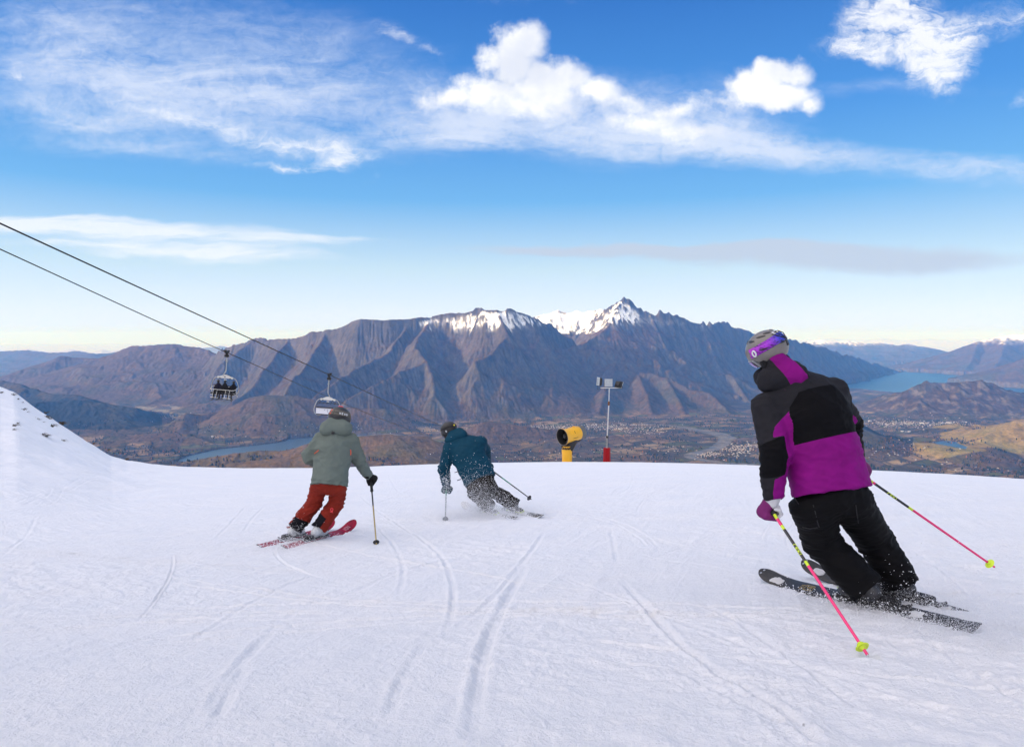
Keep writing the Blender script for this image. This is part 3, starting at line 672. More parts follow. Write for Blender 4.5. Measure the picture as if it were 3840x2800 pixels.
    for g, name in ((0, 'valley'), (RANGE, 'mountain_range'), (HILL, 'foothills'), (FAR, 'distant_mountains')):
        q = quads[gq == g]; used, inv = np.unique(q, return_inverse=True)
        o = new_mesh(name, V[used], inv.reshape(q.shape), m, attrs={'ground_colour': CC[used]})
        tag(o, kind='structure')
    # ---------------- water
    w, nt, b = material('lake_water'); b.inputs['Base Color'].default_value = (.03, .072, .13, 1); b.inputs['Specular IOR Level'].default_value = .16
    b.inputs['Base Color'].default_value = (0.020, 0.050, 0.095, 1); b.inputs['Roughness'].default_value = 0.35
    bump(nt, b, nt.noise(nt.coord(), 0.06, 4, 0.6), 0.05, 1.0)
    w2 = w.copy(); w2.name = 'tarn_water'; w2.node_tree.nodes['Principled BSDF'].inputs['Base Color'].default_value = (.045, .068, .095, 1)
    for poly, z, g in ((SHORE_A, LAKE, 200), (SHORE_B, LAKE, 500), (SHORE_C, POND, 30)):
        xs = [p[0] for p in poly]; ys = [p[1] for p in poly]
        x0, x1, y0, y1 = min(xs) - g, max(xs) + g, min(ys) - g, max(ys) + g
        tag(new_mesh('lake', [(x0, y0, z), (x1, y0, z), (x1, y1, z), (x0, y1, z)], [(0, 1, 2, 3)], w2 if poly is SHORE_A else w, smooth=False), kind='structure')
    # the mountainside between the piste and the valley, below the lip of the snow
    th = np.radians(np.linspace(-75, 75, 120)); rr = np.geomspace(170, 3750, 60)
    A, B = np.meshgrid(th, rr)
    hx, hy = np.sin(A) * B, np.cos(A) * B
    zz = np.interp(B, [170, 400, 1200, 3750], [-150, -260, -610, -1262]) + 30 * fbm(hx / 300, hy / 300, 4, 81)
    i = np.arange(59)[:, None] * 120; j = np.arange(119)[None, :]
    q = np.stack([i + j, i + j + 1, i + 121 + j, i + 120 + j], -1).reshape(-1, 4)[:, ::-1]
    mm = simple('tussock_slope', (0.13, 0.09, 0.05), 0.95, var=0.5, vscale=0.02, spec=0.05)
    tag(new_mesh('mountainside', np.stack([hx.ravel(), hy.ravel(), zz.ravel()], 1), q, mm), kind='structure')
    return Z, grp, river
TZ, TG, TRIV = make_terrain()
# ------------------------------------------------------------------ the air between
def make_haze():
    x0, x1, y0, y1, z0, z1 = -98000, 98000, -1500, 131500, -1400, 760
    V = [(x, y, z) for x in (x0, x1) for y in (y0, y1) for z in (z0, z1)]
    Fc = [(0, 1, 3, 2), (4, 6, 7, 5), (0, 4, 5, 1), (2, 3, 7, 6), (0, 2, 6, 4), (1, 5, 7, 3)]
    m = bpy.data.materials.new('clear_air'); m.use_nodes = True
    n = m.node_tree.nodes; n.clear()
    out = n.new('ShaderNodeOutputMaterial'); v = n.new('ShaderNodeVolumePrincipled')
    v.inputs['Color'].default_value = HAZE_COL + (1,); v.inputs['Density'].default_value = HAZE_D
    v.inputs['Absorption Color'].default_value = (1, 1, 1, 1); v.inputs['Anisotropy'].default_value = 0.0
    m.node_tree.links.new(v.outputs[0], out.inputs['Volume'])
    tag(new_mesh('haze', V, Fc, m, smooth=False), kind='stuff')
HAZE_COL, HAZE_D = (0.060, 0.28, 0.90), 3.0e-5
make_haze()
# ------------------------------------------------------------------ woods, hedgerow trees and houses of the valley
def height_at(x, y):
    r = np.hypot(x, y); th = np.arctan2(x, y)
    i = np.clip(np.searchsorted(T_R, r) - 1, 0, NR_ - 2); j = np.clip(np.searchsorted(T_TH, th) - 1, 0, NT_ - 2)
    a = (r - T_R[i]) / (T_R[i + 1] - T_R[i]); b = (th - T_TH[j]) / (T_TH[j + 1] - T_TH[j])
    return TZ[i, j] * (1 - a) * (1 - b) + TZ[i + 1, j] * a * (1 - b) + TZ[i, j + 1] * (1 - a) * b + TZ[i + 1, j + 1] * a * b, TG[i, j], TRIV[i, j]
def make_woods():
    rng = np.random.default_rng(21)
    N = 60000
    y = 5600 + (10800 - 5600) * rng.random(N) ** 1.25; x = (rng.random(N) * 1.56 - .78) * y
    z, g, rv = height_at(x, y)
    d = fbm(x / 420, y / 420, 4, 201) + .5 * fbm(x / 120, y / 120, 3, 202)
    ang = R(28); u = x * math.cos(ang) + y * math.sin(ang); v = -x * math.sin(ang) + y * math.cos(ang)
    hedge = (np.minimum(np.mod(u, 260), 260 - np.mod(u, 260)) < 9) | (np.minimum(np.mod(v, 310), 310 - np.mod(v, 310)) < 8)
    px, py = _project(x, y, z)
    keep = (z < VAL + 170) & (z > LAKE + 4) & ((d > .13) | (hedge & (d > -.15)) | (rng.random(N) < .05)) & ~rv & (g != RANGE)
    keep &= ~((px > 2030) & (g == HILL) & (d < .30))
    x, y, z, d = x[keep], y[keep], z[keep], d[keep]
    n = len(x); kind = (fbm(x / 300, y / 300, 3, 203) + .35 * rng.normal(size=n) > .10)          # True: bare winter crowns
    h = np.where(kind, rng.uniform(9, 20, n), rng.uniform(8, 26, n)); w = np.where(kind, h * rng.uniform(.30, .48, n), h * rng.uniform(.20, .36, n))
    V = []; Fc = []; 
    seg = 5; ringh = np.array([.08, .30, .58, .82]); rw = np.where(kind[:, None], np.array([.45, 1.0, .95, .55])[None], np.array([.9, 1.0, .62, .30])[None])
    a = np.arange(seg) * 2 * math.pi / seg
    P = np.zeros((n, 4 * seg + 2, 3))
    for k in range(4):
        jr = rng.uniform(.72, 1.28, (n, seg)); aa = a[None] + rng.uniform(-.3, .3, (n, 1)) + k * .6
        P[:, k * seg:(k + 1) * seg, 0] = x[:, None] + np.cos(aa) * w[:, None] * rw[:, k:k + 1] * jr; P[:, k * seg:(k + 1) * seg, 1] = y[:, None] + np.sin(aa) * w[:, None] * rw[:, k:k + 1] * jr
        P[:, k * seg:(k + 1) * seg, 2] = z[:, None] + h[:, None] * (ringh[k] + rng.uniform(-.05, .05, (n, seg)))
    P[:, -2] = np.stack([x, y, z - 1], 1); P[:, -1] = np.stack([x, y, z + h], 1)
    fs = []
    for k in range(3):
        for s in range(seg):
            q = (s + 1) % seg; fs += [(k * seg + s, k * seg + q, (k + 1) * seg + q), (k * seg + s, (k + 1) * seg + q, (k + 1) * seg + s)]
    for s in range(seg): fs += [(4 * seg, (s + 1) % seg, s), (4 * seg + 1, 3 * seg + s, 3 * seg + (s + 1) % seg)]
    fs = np.array(fs); m_ = 4 * seg + 2
    F_ = (fs[None] + (np.arange(n) * m_)[:, None, None]).reshape(-1, 3)
    ca = np.where(kind[:, None], np.array([(.085, .056, .040)]), np.array([(.018, .026, .014)])) * rng.uniform(.65, 1.4, (n, 1))
    gold = (rng.random(n) < .03)[:, None]; ca = np.where(gold, np.array([(.22, .095, .02)]), ca)
    m, nt, b = material('crowns'); nt.l.new(nt.attr('crown_colour', True), b.inputs['Base Color']); b.inputs['Roughness'].default_value = .95; b.inputs['Specular IOR Level'].default_value = .05
    o = new_mesh('woodland', P.reshape(-1, 3), F_, m, smooth=False, attrs={'crown_colour': np.repeat(ca, m_, 0)})
    tag(o, 'far-off dark woods and bare winter trees scattered over the valley floor', 'woodland', kind='stuff')
def house_mesh(spots, seed, big=False):
    rng = np.random.default_rng(seed); V = []; Fc = []; mi = []
    for x, y, z in spots:
        L, Wd, H = (rng.uniform(30, 75), rng.uniform(18, 30), rng.uniform(6, 10)) if big else (rng.uniform(11, 18), rng.uniform(7, 11), rng.uniform(2.8, 5))
        a = R(28) + rng.choice([0, math.pi / 2]) + rng.normal(0, .12); ca, sa = math.cos(a), math.sin(a); rh = Wd * (.12 if big else .32)
        pts = [(-L, -Wd, -3), (L, -Wd, -3), (L, Wd, -3), (-L, Wd, -3), (-L, -Wd, 2 * H), (L, -Wd, 2 * H), (L, Wd, 2 * H), (-L, Wd, 2 * H), (-L, 0, 2 * H + 2 * rh), (L, 0, 2 * H + 2 * rh)]
        n = len(V); V += [(x + (p[0] * ca - p[1] * sa) / 2, y + (p[0] * sa + p[1] * ca) / 2, z + p[2] / 2) for p in pts]
        w = int(rng.random() < .35); r = 2 + int(rng.integers(0, 3))
        for f, k in (((0, 1, 5, 4), w), ((2, 3, 7, 6), w), ((1, 2, 6, 9, 5), w), ((3, 0, 4, 8, 7), w), ((4, 5, 9, 8), r), ((6, 7, 8, 9), r)): Fc.append(tuple(q + n for q in f)); mi.append(k)
    return V, Fc, mi
def make_towns():
    rng = np.random.default_rng(33)
    mats = [simple('render_white', (.36, .35, .33), .7), simple('render_grey', (.24, .22, .20), .7), simple('roof_slate', (.10, .105, .12), .6), simple('roof_pale', (.30, .31, .33), .5), simple('roof_brown', (.16, .10, .075), .7)]
    def scatter(n, cx, cy, rx, ry, tilt=0.0, seed=1):
        out = []
        while len(out) < n:
            a, b = rng.normal(0, .5, 2)
            px, py = cx + a * rx, cy + b * ry + tilt * a * rx
            (X, Y_), = at_level([(px, py)], VAL + 12)
            X = round(X / 34) * 34 + rng.normal(0, 6); Y_ = round(Y_ / 40) * 40 + rng.normal(0, 7)
            z, g, rv = height_at(np.array([X]), np.array([Y_]))
            if rv[0] or g[0] == RANGE or z[0] < LAKE + 5 or z[0] > VAL + 120: 
                if rng.random() < .02: n -= 1
                continue
            out.append((X, Y_, float(z[0])))
        return out
    for label, parts in (('far-off town of small pale houses below the mountain, behind the snow gun and mast', [(330, 1330, 943, 120, 9), (150, 1210, 944, 60, 6), (90, 1420, 950, 60, 8)]),
                         ('far-off town of pale houses beside the river, right of the mast', [(190, 1640, 993, 40, 14), (80, 1560, 1001, 30, 8)]),
                         ('far-off white houses and sheds at the foot of the rocky hill', [(260, 1990, 936, 90, 10), (110, 2110, 936, 50, 5), (60, 2200, 952, 60, 6)]),
                         ('scattered far-off farmhouses over the valley floor', [(40, 1300, 1005, 300, 18), (30, 700, 957, 200, 10), (30, 1430, 985, 200, 20), (25, 420, 935, 120, 20), (25, 1000, 948, 60, 8), (30, 1950, 1010, 120, 14), (30, 860, 1000, 200, 16), (16, 2150, 1030, 120, 14)])):
        sp = []
        for p in parts: sp += scatter(*p)
        V, Fc, mi = house_mesh(sp, len(sp))
        o = new_mesh('town_houses', V, Fc, mats, smooth=False, mat_idx=mi); tag(o, label, 'town', kind='stuff')
    sheds = [(1997, 953), (2012, 954), (1935, 936), (1962, 938), (2040, 936), (2085, 934.5), (2100, 933.5), (2135, 933), (1925, 931), (2060, 940), (1400, 941), (1180, 943), (470, 968), (745, 957), (1370, 948)]
    for i, (px, py) in enumerate(sheds):
        (X, Y_), = at_level([(px, py)], VAL + 10); z, g, rv = height_at(np.array([X]), np.array([Y_]))
        V, Fc, mi = house_mesh([(X, Y_, float(z[0]))], 70 + i, True)
        w = [m for m in mats]
        o = new_mesh('shed', V, Fc, [mats[0], mats[0], mats[3], mats[3], mats[3]], smooth=False, mat_idx=mi, base=(X, Y_, float(z[0])))
        tag(o, 'long white shed far off on the valley floor', 'shed', 'long white sheds in the valley')
make_woods(); make_towns()
# ------------------------------------------------------------------ the piste: one snow sheet around the camera, falling away at a crest
_CR = [(0, 857), (30, 870), (75, 903), (120, 934), (165, 962), (220, 996), (245, 1010), (280, 1020), (340, 1028), (420, 1033), (540, 1036),
       (680, 1035.5), (820, 1032), (1000, 1026), (1150, 1023), (1300, 1022), (1450, 1023.5), (1600, 1027), (1690, 1030.5), (1850, 1038), (1930, 1040.5), (2000, 1044),
       (2071, 1047.5), (2160, 1053), (2266, 1060)]
_th, _ee = [], []
for _x, _y in _CR:
    _d = ray(_x * KD, _y * KD); _th.append(math.degrees(math.atan2(_d[0], 1))); _ee.append(_d[2] / math.hypot(_d[0], 1))
_thL = [-180, -165, -140, -112, -95, -80, -66, -56, -48, -42]
_eeL = [0.13, 0.16, 0.30, 0.46, 0.50, 0.50, 0.42, 0.28, 0.14, 0.02]
_thR = [45, 60, 90, 120, 150, 180]
_eeR = [-0.18, -0.13, -0.03, 0.06, 0.12, 0.13]
CR_TH = np.array(_thL + _th + _thR); CR_E = np.array(_eeL + _ee + _eeR)
def crest(th):
    e = np.interp(th, CR_TH, CR_E)
    rc = np.interp(th, [-180, -120, -70, -52, -36, -28, -20, 0, 15, 37, 60, 180], [60, 120, 125, 80, 44, 38, 38, 38, 36, 30, 40, 60])
    return e, rc
def ground(x, y):
    """smooth height of the snow"""
    x = np.asarray(x, float); y = np.asarray(y, float)
    r = np.hypot(x, y) + 1e-6; th = np.degrees(np.arctan2(x, y))
    e, rc = crest(th)
    zp = -1.10 - 0.150 * y + 0.030 * x
    r0 = np.where(np.abs(th) < 50, 9.0, 9.0)
    c, s = np.sin(np.radians(th)), np.cos(np.radians(th))
    sl = -0.150 * s + 0.030 * c
    z0 = -1.10 + sl * r0
    L = rc - r0; t = np.clip((r - r0) / L, 0, 1)
    t2, t3 = t * t, t * t * t
    zh = (2 * t3 - 3 * t2 + 1) * z0 + (t3 - 2 * t2 + t) * L * sl + (-2 * t3 + 3 * t2) * e * rc + (t3 - t2) * L * e
    q = np.maximum(r - rc, 0)
    zo = e * rc + e * q - 0.55 * (q - 45 * (1 - np.exp(-q / 45)))
    return np.where(r < r0, zp, np.where(r < rc, zh, zo))
def G(px, py, lift=0.0):
    """where the line of sight through a spot of the frame meets the snow"""
    d = ray(px, py); Ys = 0.8 + np.arange(1, 700) * 0.06
    hit = np.nonzero(d[2] * Ys < ground(d[0] * Ys, Ys) + lift)[0]
    hi = Ys[hit[0]] if len(hit) else 40.0; lo = hi - 0.06
    for k in range(22):
        m = (lo + hi) / 2
        if d[2] * m < float(ground(d[0] * m, m)) + lift: hi = m
        else: lo = m
    return d * hi
def Gd(px, py): return G(px * KD, py * KD)

# ski tracks: (points of the frame the track passes, width, depth)
TRACKS = [
    ([(785, 1088), (850, 1140), (925, 1188), (975, 1228), (1000, 1283), (1003, 1335), (985, 1420)], 0.06, 0.030),
    ([(820, 1150), (862, 1195), (888, 1238), (893, 1273), (880, 1320)], 0.06, 0.022),
    ([(1375, 1277), (1440, 1353), (1504, 1423), (1614, 1498), (1731, 1568), (1818, 1644)], 0.07, 0.045),
    ([(1468, 1364), (1643, 1423), (1818, 1481), (1993, 1539), (2250, 1625)], 0.07, 0.032),
    ([(1246, 1270), (1440, 1347), (1640, 1400)], 0.05, 0.022),
    ([(1170, 1240), (1125, 1318), (1085, 1411), (1064, 1498), (1045, 1648)], 0.09, 0.05),
    ([(1205, 1180), (1160, 1240), (1100, 1310), (1000, 1400)], 0.06, 0.03),
    ([(945, 1423), (915, 1465), (885, 1520), (860, 1600)], 0.07, 0.026),
    ([(545, 1120), (512, 1155), (478, 1192)], 0.05, 0.02), ([(588, 1118), (560, 1145), (538, 1178)], 0.05, 0.02),
    ([(0, 1294), (170, 1280), (330, 1262)], 0.05, 0.02), ([(0, 1137), (180, 1122), (350, 1098)], 0.05, 0.02), ([(60, 1330), (300, 1315), (560, 1290)], 0.05, 0.015),
    ([(1550, 1330), (1660, 1392), (1794, 1484), (1935, 1586)], 0.06, 0.03),
    ([(1352, 1175), (1360, 1210), (1366, 1243)], 0.06, 0.02), ([(1300, 1160), (1500, 1200), (1680, 1238)], 0.05, 0.02),
    ([(1340, 1170), (1450, 1190), (1560, 1215)], 0.05, 0.02), ([(1620, 1225), (1800, 1262), (1980, 1320)], 0.05, 0.025),
    ([(1290, 1256), (1450, 1230), (1640, 1155)], 0.05, 0.02), ([(700, 1270), (560, 1330), (420, 1420)], 0.06, 0.02),
    ([(1010, 1230), (900, 1262), (760, 1290)], 0.06, 0.02), ([(880, 1265), (800, 1300), (640, 1345)], 0.06, 0.015),
    ([(620, 1380), (560, 1440), (500, 1520), (470, 1590)], 0.08, 0.026), ([(550, 1475), (520, 1520), (480, 1600)], 0.07, 0.035),
    ([(2050, 1420), (2150, 1480), (2266, 1560)], 0.06, 0.03), ([(1740, 1290), (1560, 1250), (1400, 1222)], 0.04, 0.02),
    ([(2010, 1210), (2100, 1275), (2200, 1370)], 0.05, 0.02), ([(860, 1050), (880, 1085), (940, 1105)], 0.06, 0.02),
    ([(1230, 1050), (1150, 1075), (1040, 1092)], 0.05, 0.015), ([(1400, 1045), (1395, 1075), (1350, 1100)], 0.06, 0.015),
    ([(0, 1230), (60, 1180), (80, 1140)], 0.06, 0.02), ([(1480, 1470), (1700, 1580), (1860, 1650)], 0.06, 0.025)]
def _seg_groove(X, Y, Z, pts, w, dep, fade=True):
    pts = [np.asarray(p[:2], float) for p in pts]
    # smooth the line
    P = []
    n = len(pts)
    for i in range(n - 1):
        p0, p1, p2, p3 = pts[max(i - 1, 0)], pts[i], pts[i + 1], pts[min(i + 2, n - 1)]
        for k in range(8):
            t = k / 8.0
            P.append(0.5 * ((2 * p1) + (-p0 + p2) * t + (2 * p0 - 5 * p1 + 4 * p2 - p3) * t * t + (-p0 + 3 * p1 - 3 * p2 + p3) * t ** 3))
    P.append(pts[-1]); P = np.array(P); m = len(P)
    lo = P.min(0) - 4 * w; hi = P.max(0) + 4 * w
    box = np.nonzero((X > lo[0]) & (X < hi[0]) & (Y > lo[1]) & (Y < hi[1]))[0]
    XB, YB = X[box], Y[box]
    for i in range(m - 1):
        a, b = P[i], P[i + 1]
        lo = np.minimum(a, b) - 4 * w; hi = np.maximum(a, b) + 4 * w
        sel = box[np.nonzero((XB > lo[0]) & (XB < hi[0]) & (YB > lo[1]) & (YB < hi[1]))[0]]
        if len(sel) == 0: continue
        x, y = X[sel], Y[sel]; d = b - a; L2 = d @ d + 1e-9
        t = ((x - a[0]) * d[0] + (y - a[1]) * d[1]) / L2
        ok = (t >= 0) & (t < 1); sel = sel[ok]; t = t[ok]; x = x[ok]; y = y[ok]
        if len(sel) == 0: continue
        side = ((x - a[0]) * d[1] - (y - a[1]) * d[0]) / math.sqrt(L2)
        u = (i + t) / (m - 1); f = np.minimum(1, np.minimum(u, 1 - u) * 6) if fade else 1
        f = f * (0.75 + 0.5 * perlin(x * 3.1, y * 3.1, 77))
        q = side / w
        Z[sel] += f * dep * (-np.exp(-(q * 1.3) ** 4) + 0.75 * np.exp(-((q - 1.55) * 1.8) ** 2) + 0.25 * np.exp(-((q + 1.5) * 2.0) ** 2))

def snow_detail(X, Y):
    r = np.hypot(X, Y)
    # combed by the groomer and skied over: long shallow waves, then lumps, then crumbs
    a = R(24); c, s = math.cos(a), math.sin(a)
    u, v = X * c + Y * s, -X * s + Y * c
    z = 0.030 * fbm(u * 0.22, v * 0.5, 3, 5)
    z += 0.012 * fbm(u * 0.8, v * 2.6, 4, 9)
    rough = sstep(-0.25, 0.45, fbm(X * 0.35, Y * 0.35, 3, 21))
    b = R(-38); c, s = math.cos(b), math.sin(b)
    u, v = X * c + Y * s, -X * s + Y * c
    scr = ridged(u * 0.7, v * 5.0, 4, 31)
    z += 0.017 * (scr - 0.5) * rough * np.clip(1.6 - r / 22, 0.2, 1)
    b = R(70); c, s = math.cos(b), math.sin(b)
    u, v = X * c + Y * s, -X * s + Y * c
    z += 0.016 * (ridged(u * 0.5, v * 4.0, 4, 37) - 0.5) * (1 - rough * 0.6) * np.clip(1.6 - r / 22, 0.2, 1)
    z += 0.016 * fbm(X * 7, Y * 7, 4, 41) * (0.35 + rough) * np.clip(1.5 - r / 12, 0, 1)
    z += 0.015 * np.maximum(fbm(X * 20, Y * 20, 3, 43), -0.1) * sstep(-.2, .3, fbm(X * 1.7, Y * 1.7, 3, 47)) * (0.3 + rough) * np.clip(1.5 - r / 7, 0, 1)
    return z
def make_snow():
    core = np.linspace(-42, 42, 1150)
    side = np.concatenate([np.linspace(42.4, 60, 40), np.linspace(61, 180, 120)])
    th = np.concatenate([-side[::-1][1:], core, side])            # -180 (excluded) .. 180
    rr = np.concatenate([[0.05, 0.3, 0.6, 0.9], np.geomspace(1.1, 62, 1350), np.geomspace(63.5, 240, 50)])
    TH, RR = np.meshgrid(np.radians(th), rr)
    X = (np.sin(TH) * RR).ravel(); Y = (np.cos(TH) * RR).ravel()
    Z = ground(X, Y)
    near = (np.abs(TH.ravel()) < R(60)) & (RR.ravel() < 64)
    idx = np.nonzero(near)[0]
    xs, ys = X[idx], Y[idx]
    det = snow_detail(xs, ys)
    for pts, w, dep in TRACKS:
        _seg_groove(xs, ys, det, [Gd(*p) for p in pts], w * .42, dep * .36)
    rng = random.Random(5)
    for k in range(150):                                           # thin edge cuts, mostly in pairs, swung across the fall line
        x0 = rng.uniform(-13, 13); y0 = rng.uniform(2.2, 9) if k < 85 else rng.uniform(7, 30)
        a = rng.choice([rng.gauss(0.35, .3), rng.gauss(2.75, .3), rng.gauss(1.57, .5)]); cv = rng.uniform(-.10, .10); P = []; st = rng.uniform(.3, .9) * (1 if k < 85 else 1.8)
        for q in range(8):
            P.append((x0, y0)); x0 += st * math.cos(a); y0 += st * math.sin(a); a += cv
        w_, d_ = rng.uniform(.009, .018) * (1 if k < 85 else 1.7), rng.uniform(.007, .014)
        _seg_groove(xs, ys, det, P, w_, d_)
        if rng.random() < .6:
            off = rng.uniform(.12, .30); nx, ny = -math.sin(a), math.cos(a)
            _seg_groove(xs, ys, det, [(p[0] + nx * off, p[1] + ny * off) for p in P], w_, d_ * .8)
    rn = RR.ravel()[idx]
    Z[idx] += det * sstep(66, 50, rn) * sstep(R(60), R(46), np.abs(TH.ravel()[idx]))
    # lumps of the unskied bank on the left
    bank = sstep(-24, -30, np.degrees(TH.ravel())) * sstep(10, 22, RR.ravel()) * sstep(-150, -100, np.degrees(TH.ravel()))
    Z += bank * (0.22 * fbm(X * 0.25, Y * 0.25, 4, 61) + 0.05 * fbm(X * 1.3, Y * 1.3, 3, 62))
    nr, nth = TH.shape
    i = np.arange(nr - 1)[:, None] * nth; j = np.arange(nth)[None, :]; j2 = (j + 1) % nth
    faces = np.stack([i + j, i + j2, i + nth + j2, i + nth + j], -1).reshape(-1, 4)
    m, nt, b = material('snow')
    P = nt.coord('Object')
    n1 = nt.noise(P, 1.3, 5, 0.6)
    nt.l.new(nt.ramp(n1, [(0.3, (0.86, 0.885, 0.93)), (0.7, (0.91, 0.92, 0.945))]), b.inputs['Base Color'])
    b.inputs['Roughness'].default_value = 0.55; b.inputs['Specular IOR Level'].default_value = 0.25
    fine = nt.mad(nt.noise(P, 110, 4, 0.7), 0.5, nt.mad(nt.noise(nt.vmath('MULTIPLY', P, (1, 1, .3)), 34, 6, 0.7), 1.0, nt.mul(nt.noise(P, 9, 5, .65), 1.2)))
    bump(nt, b, fine, 1.0, 0.018)
    o = new_mesh('snow_slope', np.stack([X, Y, Z], 1), faces[:, ::-1].copy(), m)
    tag(o, kind='structure')
    return o
make_snow()
# ------------------------------------------------------------------ soft shapes: fields of rounded limbs, meshed as one continuous skin
def _n(v): v = np.asarray(v, float); return v / (np.linalg.norm(v) + 1e-12)
class Soft:
    def __init__(s, k=0.04): s.pr = []; s.k = k; s.cuts = []; s.hard = []; s.dents = []
    def limb(s, a, b, ra, rb, thin=None, ratio=1.0, k=None, bulge=0.0):
        s.pr.append((np.asarray(a, float), np.asarray(b, float), ra, rb, None if thin is None else _n(thin), ratio, k, bulge)); return s
    def ball(s, c, r, thin=None, ratio=1.0, k=None): return s.limb(c, np.asarray(c, float) + 1e-5, r, r, thin, ratio, k)
    def cut(s, p, n): s.cuts.append((np.asarray(p, float), _n(n))); return s      # removes the side the normal points to
    def dent(s, a, b, r, k=0.02): s.dents.append((np.asarray(a, float), np.asarray(b, float), r, k)); return s
    def dist1(s, P, q):
        a, b, ra, rb, thin, ratio, k, bulge = q
        d = b - a; L2 = d @ d + 1e-12
        t = np.clip(((P - a) @ d) / L2, 0, 1)
        o = P - a - t[:, None] * d
        if thin is not None and ratio != 1.0:
            o = o + (o @ thin)[:, None] * thin * (1 / ratio - 1)
        r = ra + (rb - ra) * t + bulge * 4 * t * (1 - t)
        return np.sqrt((o * o).sum(1)) - r, t
    def field(s, P):
        D_ = None
        for q in s.pr:
            d, _ = s.dist1(P, q); k = q[6] if q[6] is not None else s.k
            if D_ is None: D_ = d
            else:
                h = np.clip(0.5 + 0.5 * (D_ - d) / k, 0, 1); D_ = D_ * (1 - h) + d * h - k * h * (1 - h)
        for a, b, r, k in s.dents:
            d, _ = s.dist1(P, (a, b, r, r, None, 1.0, None, 0))
            h = np.clip(0.5 - 0.5 * (D_ + d) / k, 0, 1); D_ = D_ * (1 - h) - d * h + k * h * (1 - h)
        for p, n in s.cuts: D_ = np.maximum(D_, (P - p) @ n)
        return D_
    def mesh(s, h):
        lo = np.min([np.minimum(q[0], q[1]) - max(q[2], q[3]) - abs(q[7]) for q in s.pr], 0) - 3 * h
        hi = np.max([np.maximum(q[0], q[1]) + max(q[2], q[3]) + abs(q[7]) for q in s.pr], 0) + 3 * h
        n = np.ceil((hi - lo) / h).astype(int) + 1
        ax = [lo[i] + h * np.arange(n[i]) for i in range(3)]
        V = np.empty(n, np.float32)
        yy, zz = np.meshgrid(ax[1], ax[2], indexing='ij'); yy = yy.ravel(); zz = zz.ravel()
        for i in range(n[0]):
            P = np.stack([np.full(yy.shape, ax[0][i]), yy, zz], 1)
            V[i] = s.field(P).reshape(n[1], n[2])
        return surface_nets(V, lo, h)
def surface_nets(V, lo, h):
    S = V < 0
    n = np.array(V.shape) - 1
    anyc = np.zeros(n, bool); allc = np.ones(n, bool)
    offs = [(a, b, c) for a in (0, 1) for b in (0, 1) for c in (0, 1)]
    def sl(A, o): return A[o[0]:o[0] + n[0], o[1]:o[1] + n[1], o[2]:o[2] + n[2]]
    for o in offs: anyc |= sl(S, o); allc &= sl(S, o)
    act = anyc & ~allc
    I = np.argwhere(act)
    idx = np.full(n, -1, np.int64); idx[act] = np.arange(len(I))
    vals = np.stack([V[I[:, 0] + o[0], I[:, 1] + o[1], I[:, 2] + o[2]] for o in offs], 1)
    acc = np.zeros((len(I), 3)); cnt = np.zeros(len(I)); O = np.array(offs, float)
    for i in range(8):
        for j in range(i + 1, 8):
            if np.abs(O[i] - O[j]).sum() != 1: continue
            a, b = vals[:, i], vals[:, j]; m = (a < 0) != (b < 0)
            t = np.where(m, a / np.where(np.abs(a - b) < 1e-12, 1, a - b), 0)
            acc += np.where(m[:, None], O[i] + (O[j] - O[i]) * t[:, None], 0); cnt += m
    vert = lo + h * (I + acc / cnt[:, None])
    F_ = []
    for ax in range(3):
        A = S; B = np.roll(S, -1, ax)
        ch = (A != B); sel = [slice(1, -1)] * 3; sel[ax] = slice(0, -1)
        E = np.argwhere(ch[tuple(sel)]) + np.array([0 if q == ax else 1 for q in range(3)])
        b, c = [(1, 2), (2, 0), (0, 1)][ax]
        db = np.zeros(3, int); db[b] = 1; dc = np.zeros(3, int); dc[c] = 1
        q = np.stack([idx[tuple((E - db - dc).T)], idx[tuple((E - dc).T)], idx[tuple(E.T)], idx[tuple((E - db).T)]], 1)
        inside = S[tuple(E.T)]
        q = np.where(inside[:, None], q, q[:, ::-1]); F_.append(q[(q >= 0).all(1)])
    return vert, np.concatenate(F_)
def vnormals(v, f):
    n = np.cross(v[f[:, 2]] - v[f[:, 0]], v[f[:, 3]] - v[f[:, 1]])
    N = np.zeros_like(v)
    for k in range(4): np.add.at(N, f[:, k], n)
    return N / (np.linalg.norm(N, axis=1)[:, None] + 1e-12)
from mathutils.bvhtree import BVHTree
def on_surface(objs, px, py, out=.004):
    """the spot of a garment that the lens sees, a little proud of the cloth, with its normal"""
    best = None; d = Vector(ray(px, py)).normalized()
    for o in objs:
        me = o.data; mw = o.matrix_world.copy()
        off = o.parent.location if o.parent else Vector((0, 0, 0))
        t = BVHTree.FromPolygons([v.co + off for v in me.vertices], [p.vertices[:] for p in me.polygons])
        h, n, i, dist = t.ray_cast(Vector((0, 0, 0)), d)
        if h is not None and (best is None or dist < best[2]): best = (h, n, dist)
    if best is None: return F(px, py, 9.0), np.array([0, -1.0, 0])
    n = best[1] if best[1].dot(d) < 0 else -best[1]
    return np.array(best[0] + n * out), np.array(n)
def relax(v, f, it=2, w=0.5):
    for _ in range(it):
        s = np.zeros_like(v); c = np.zeros(len(v))
        for k in range(4):
            np.add.at(s, f[:, k], v[f[:, (k + 1) % 4]] + v[f[:, (k + 3) % 4]]); np.add.at(c, f[:, k], 2)
        v = v * (1 - w) + w * s / np.maximum(c, 1)[:, None]
    return v
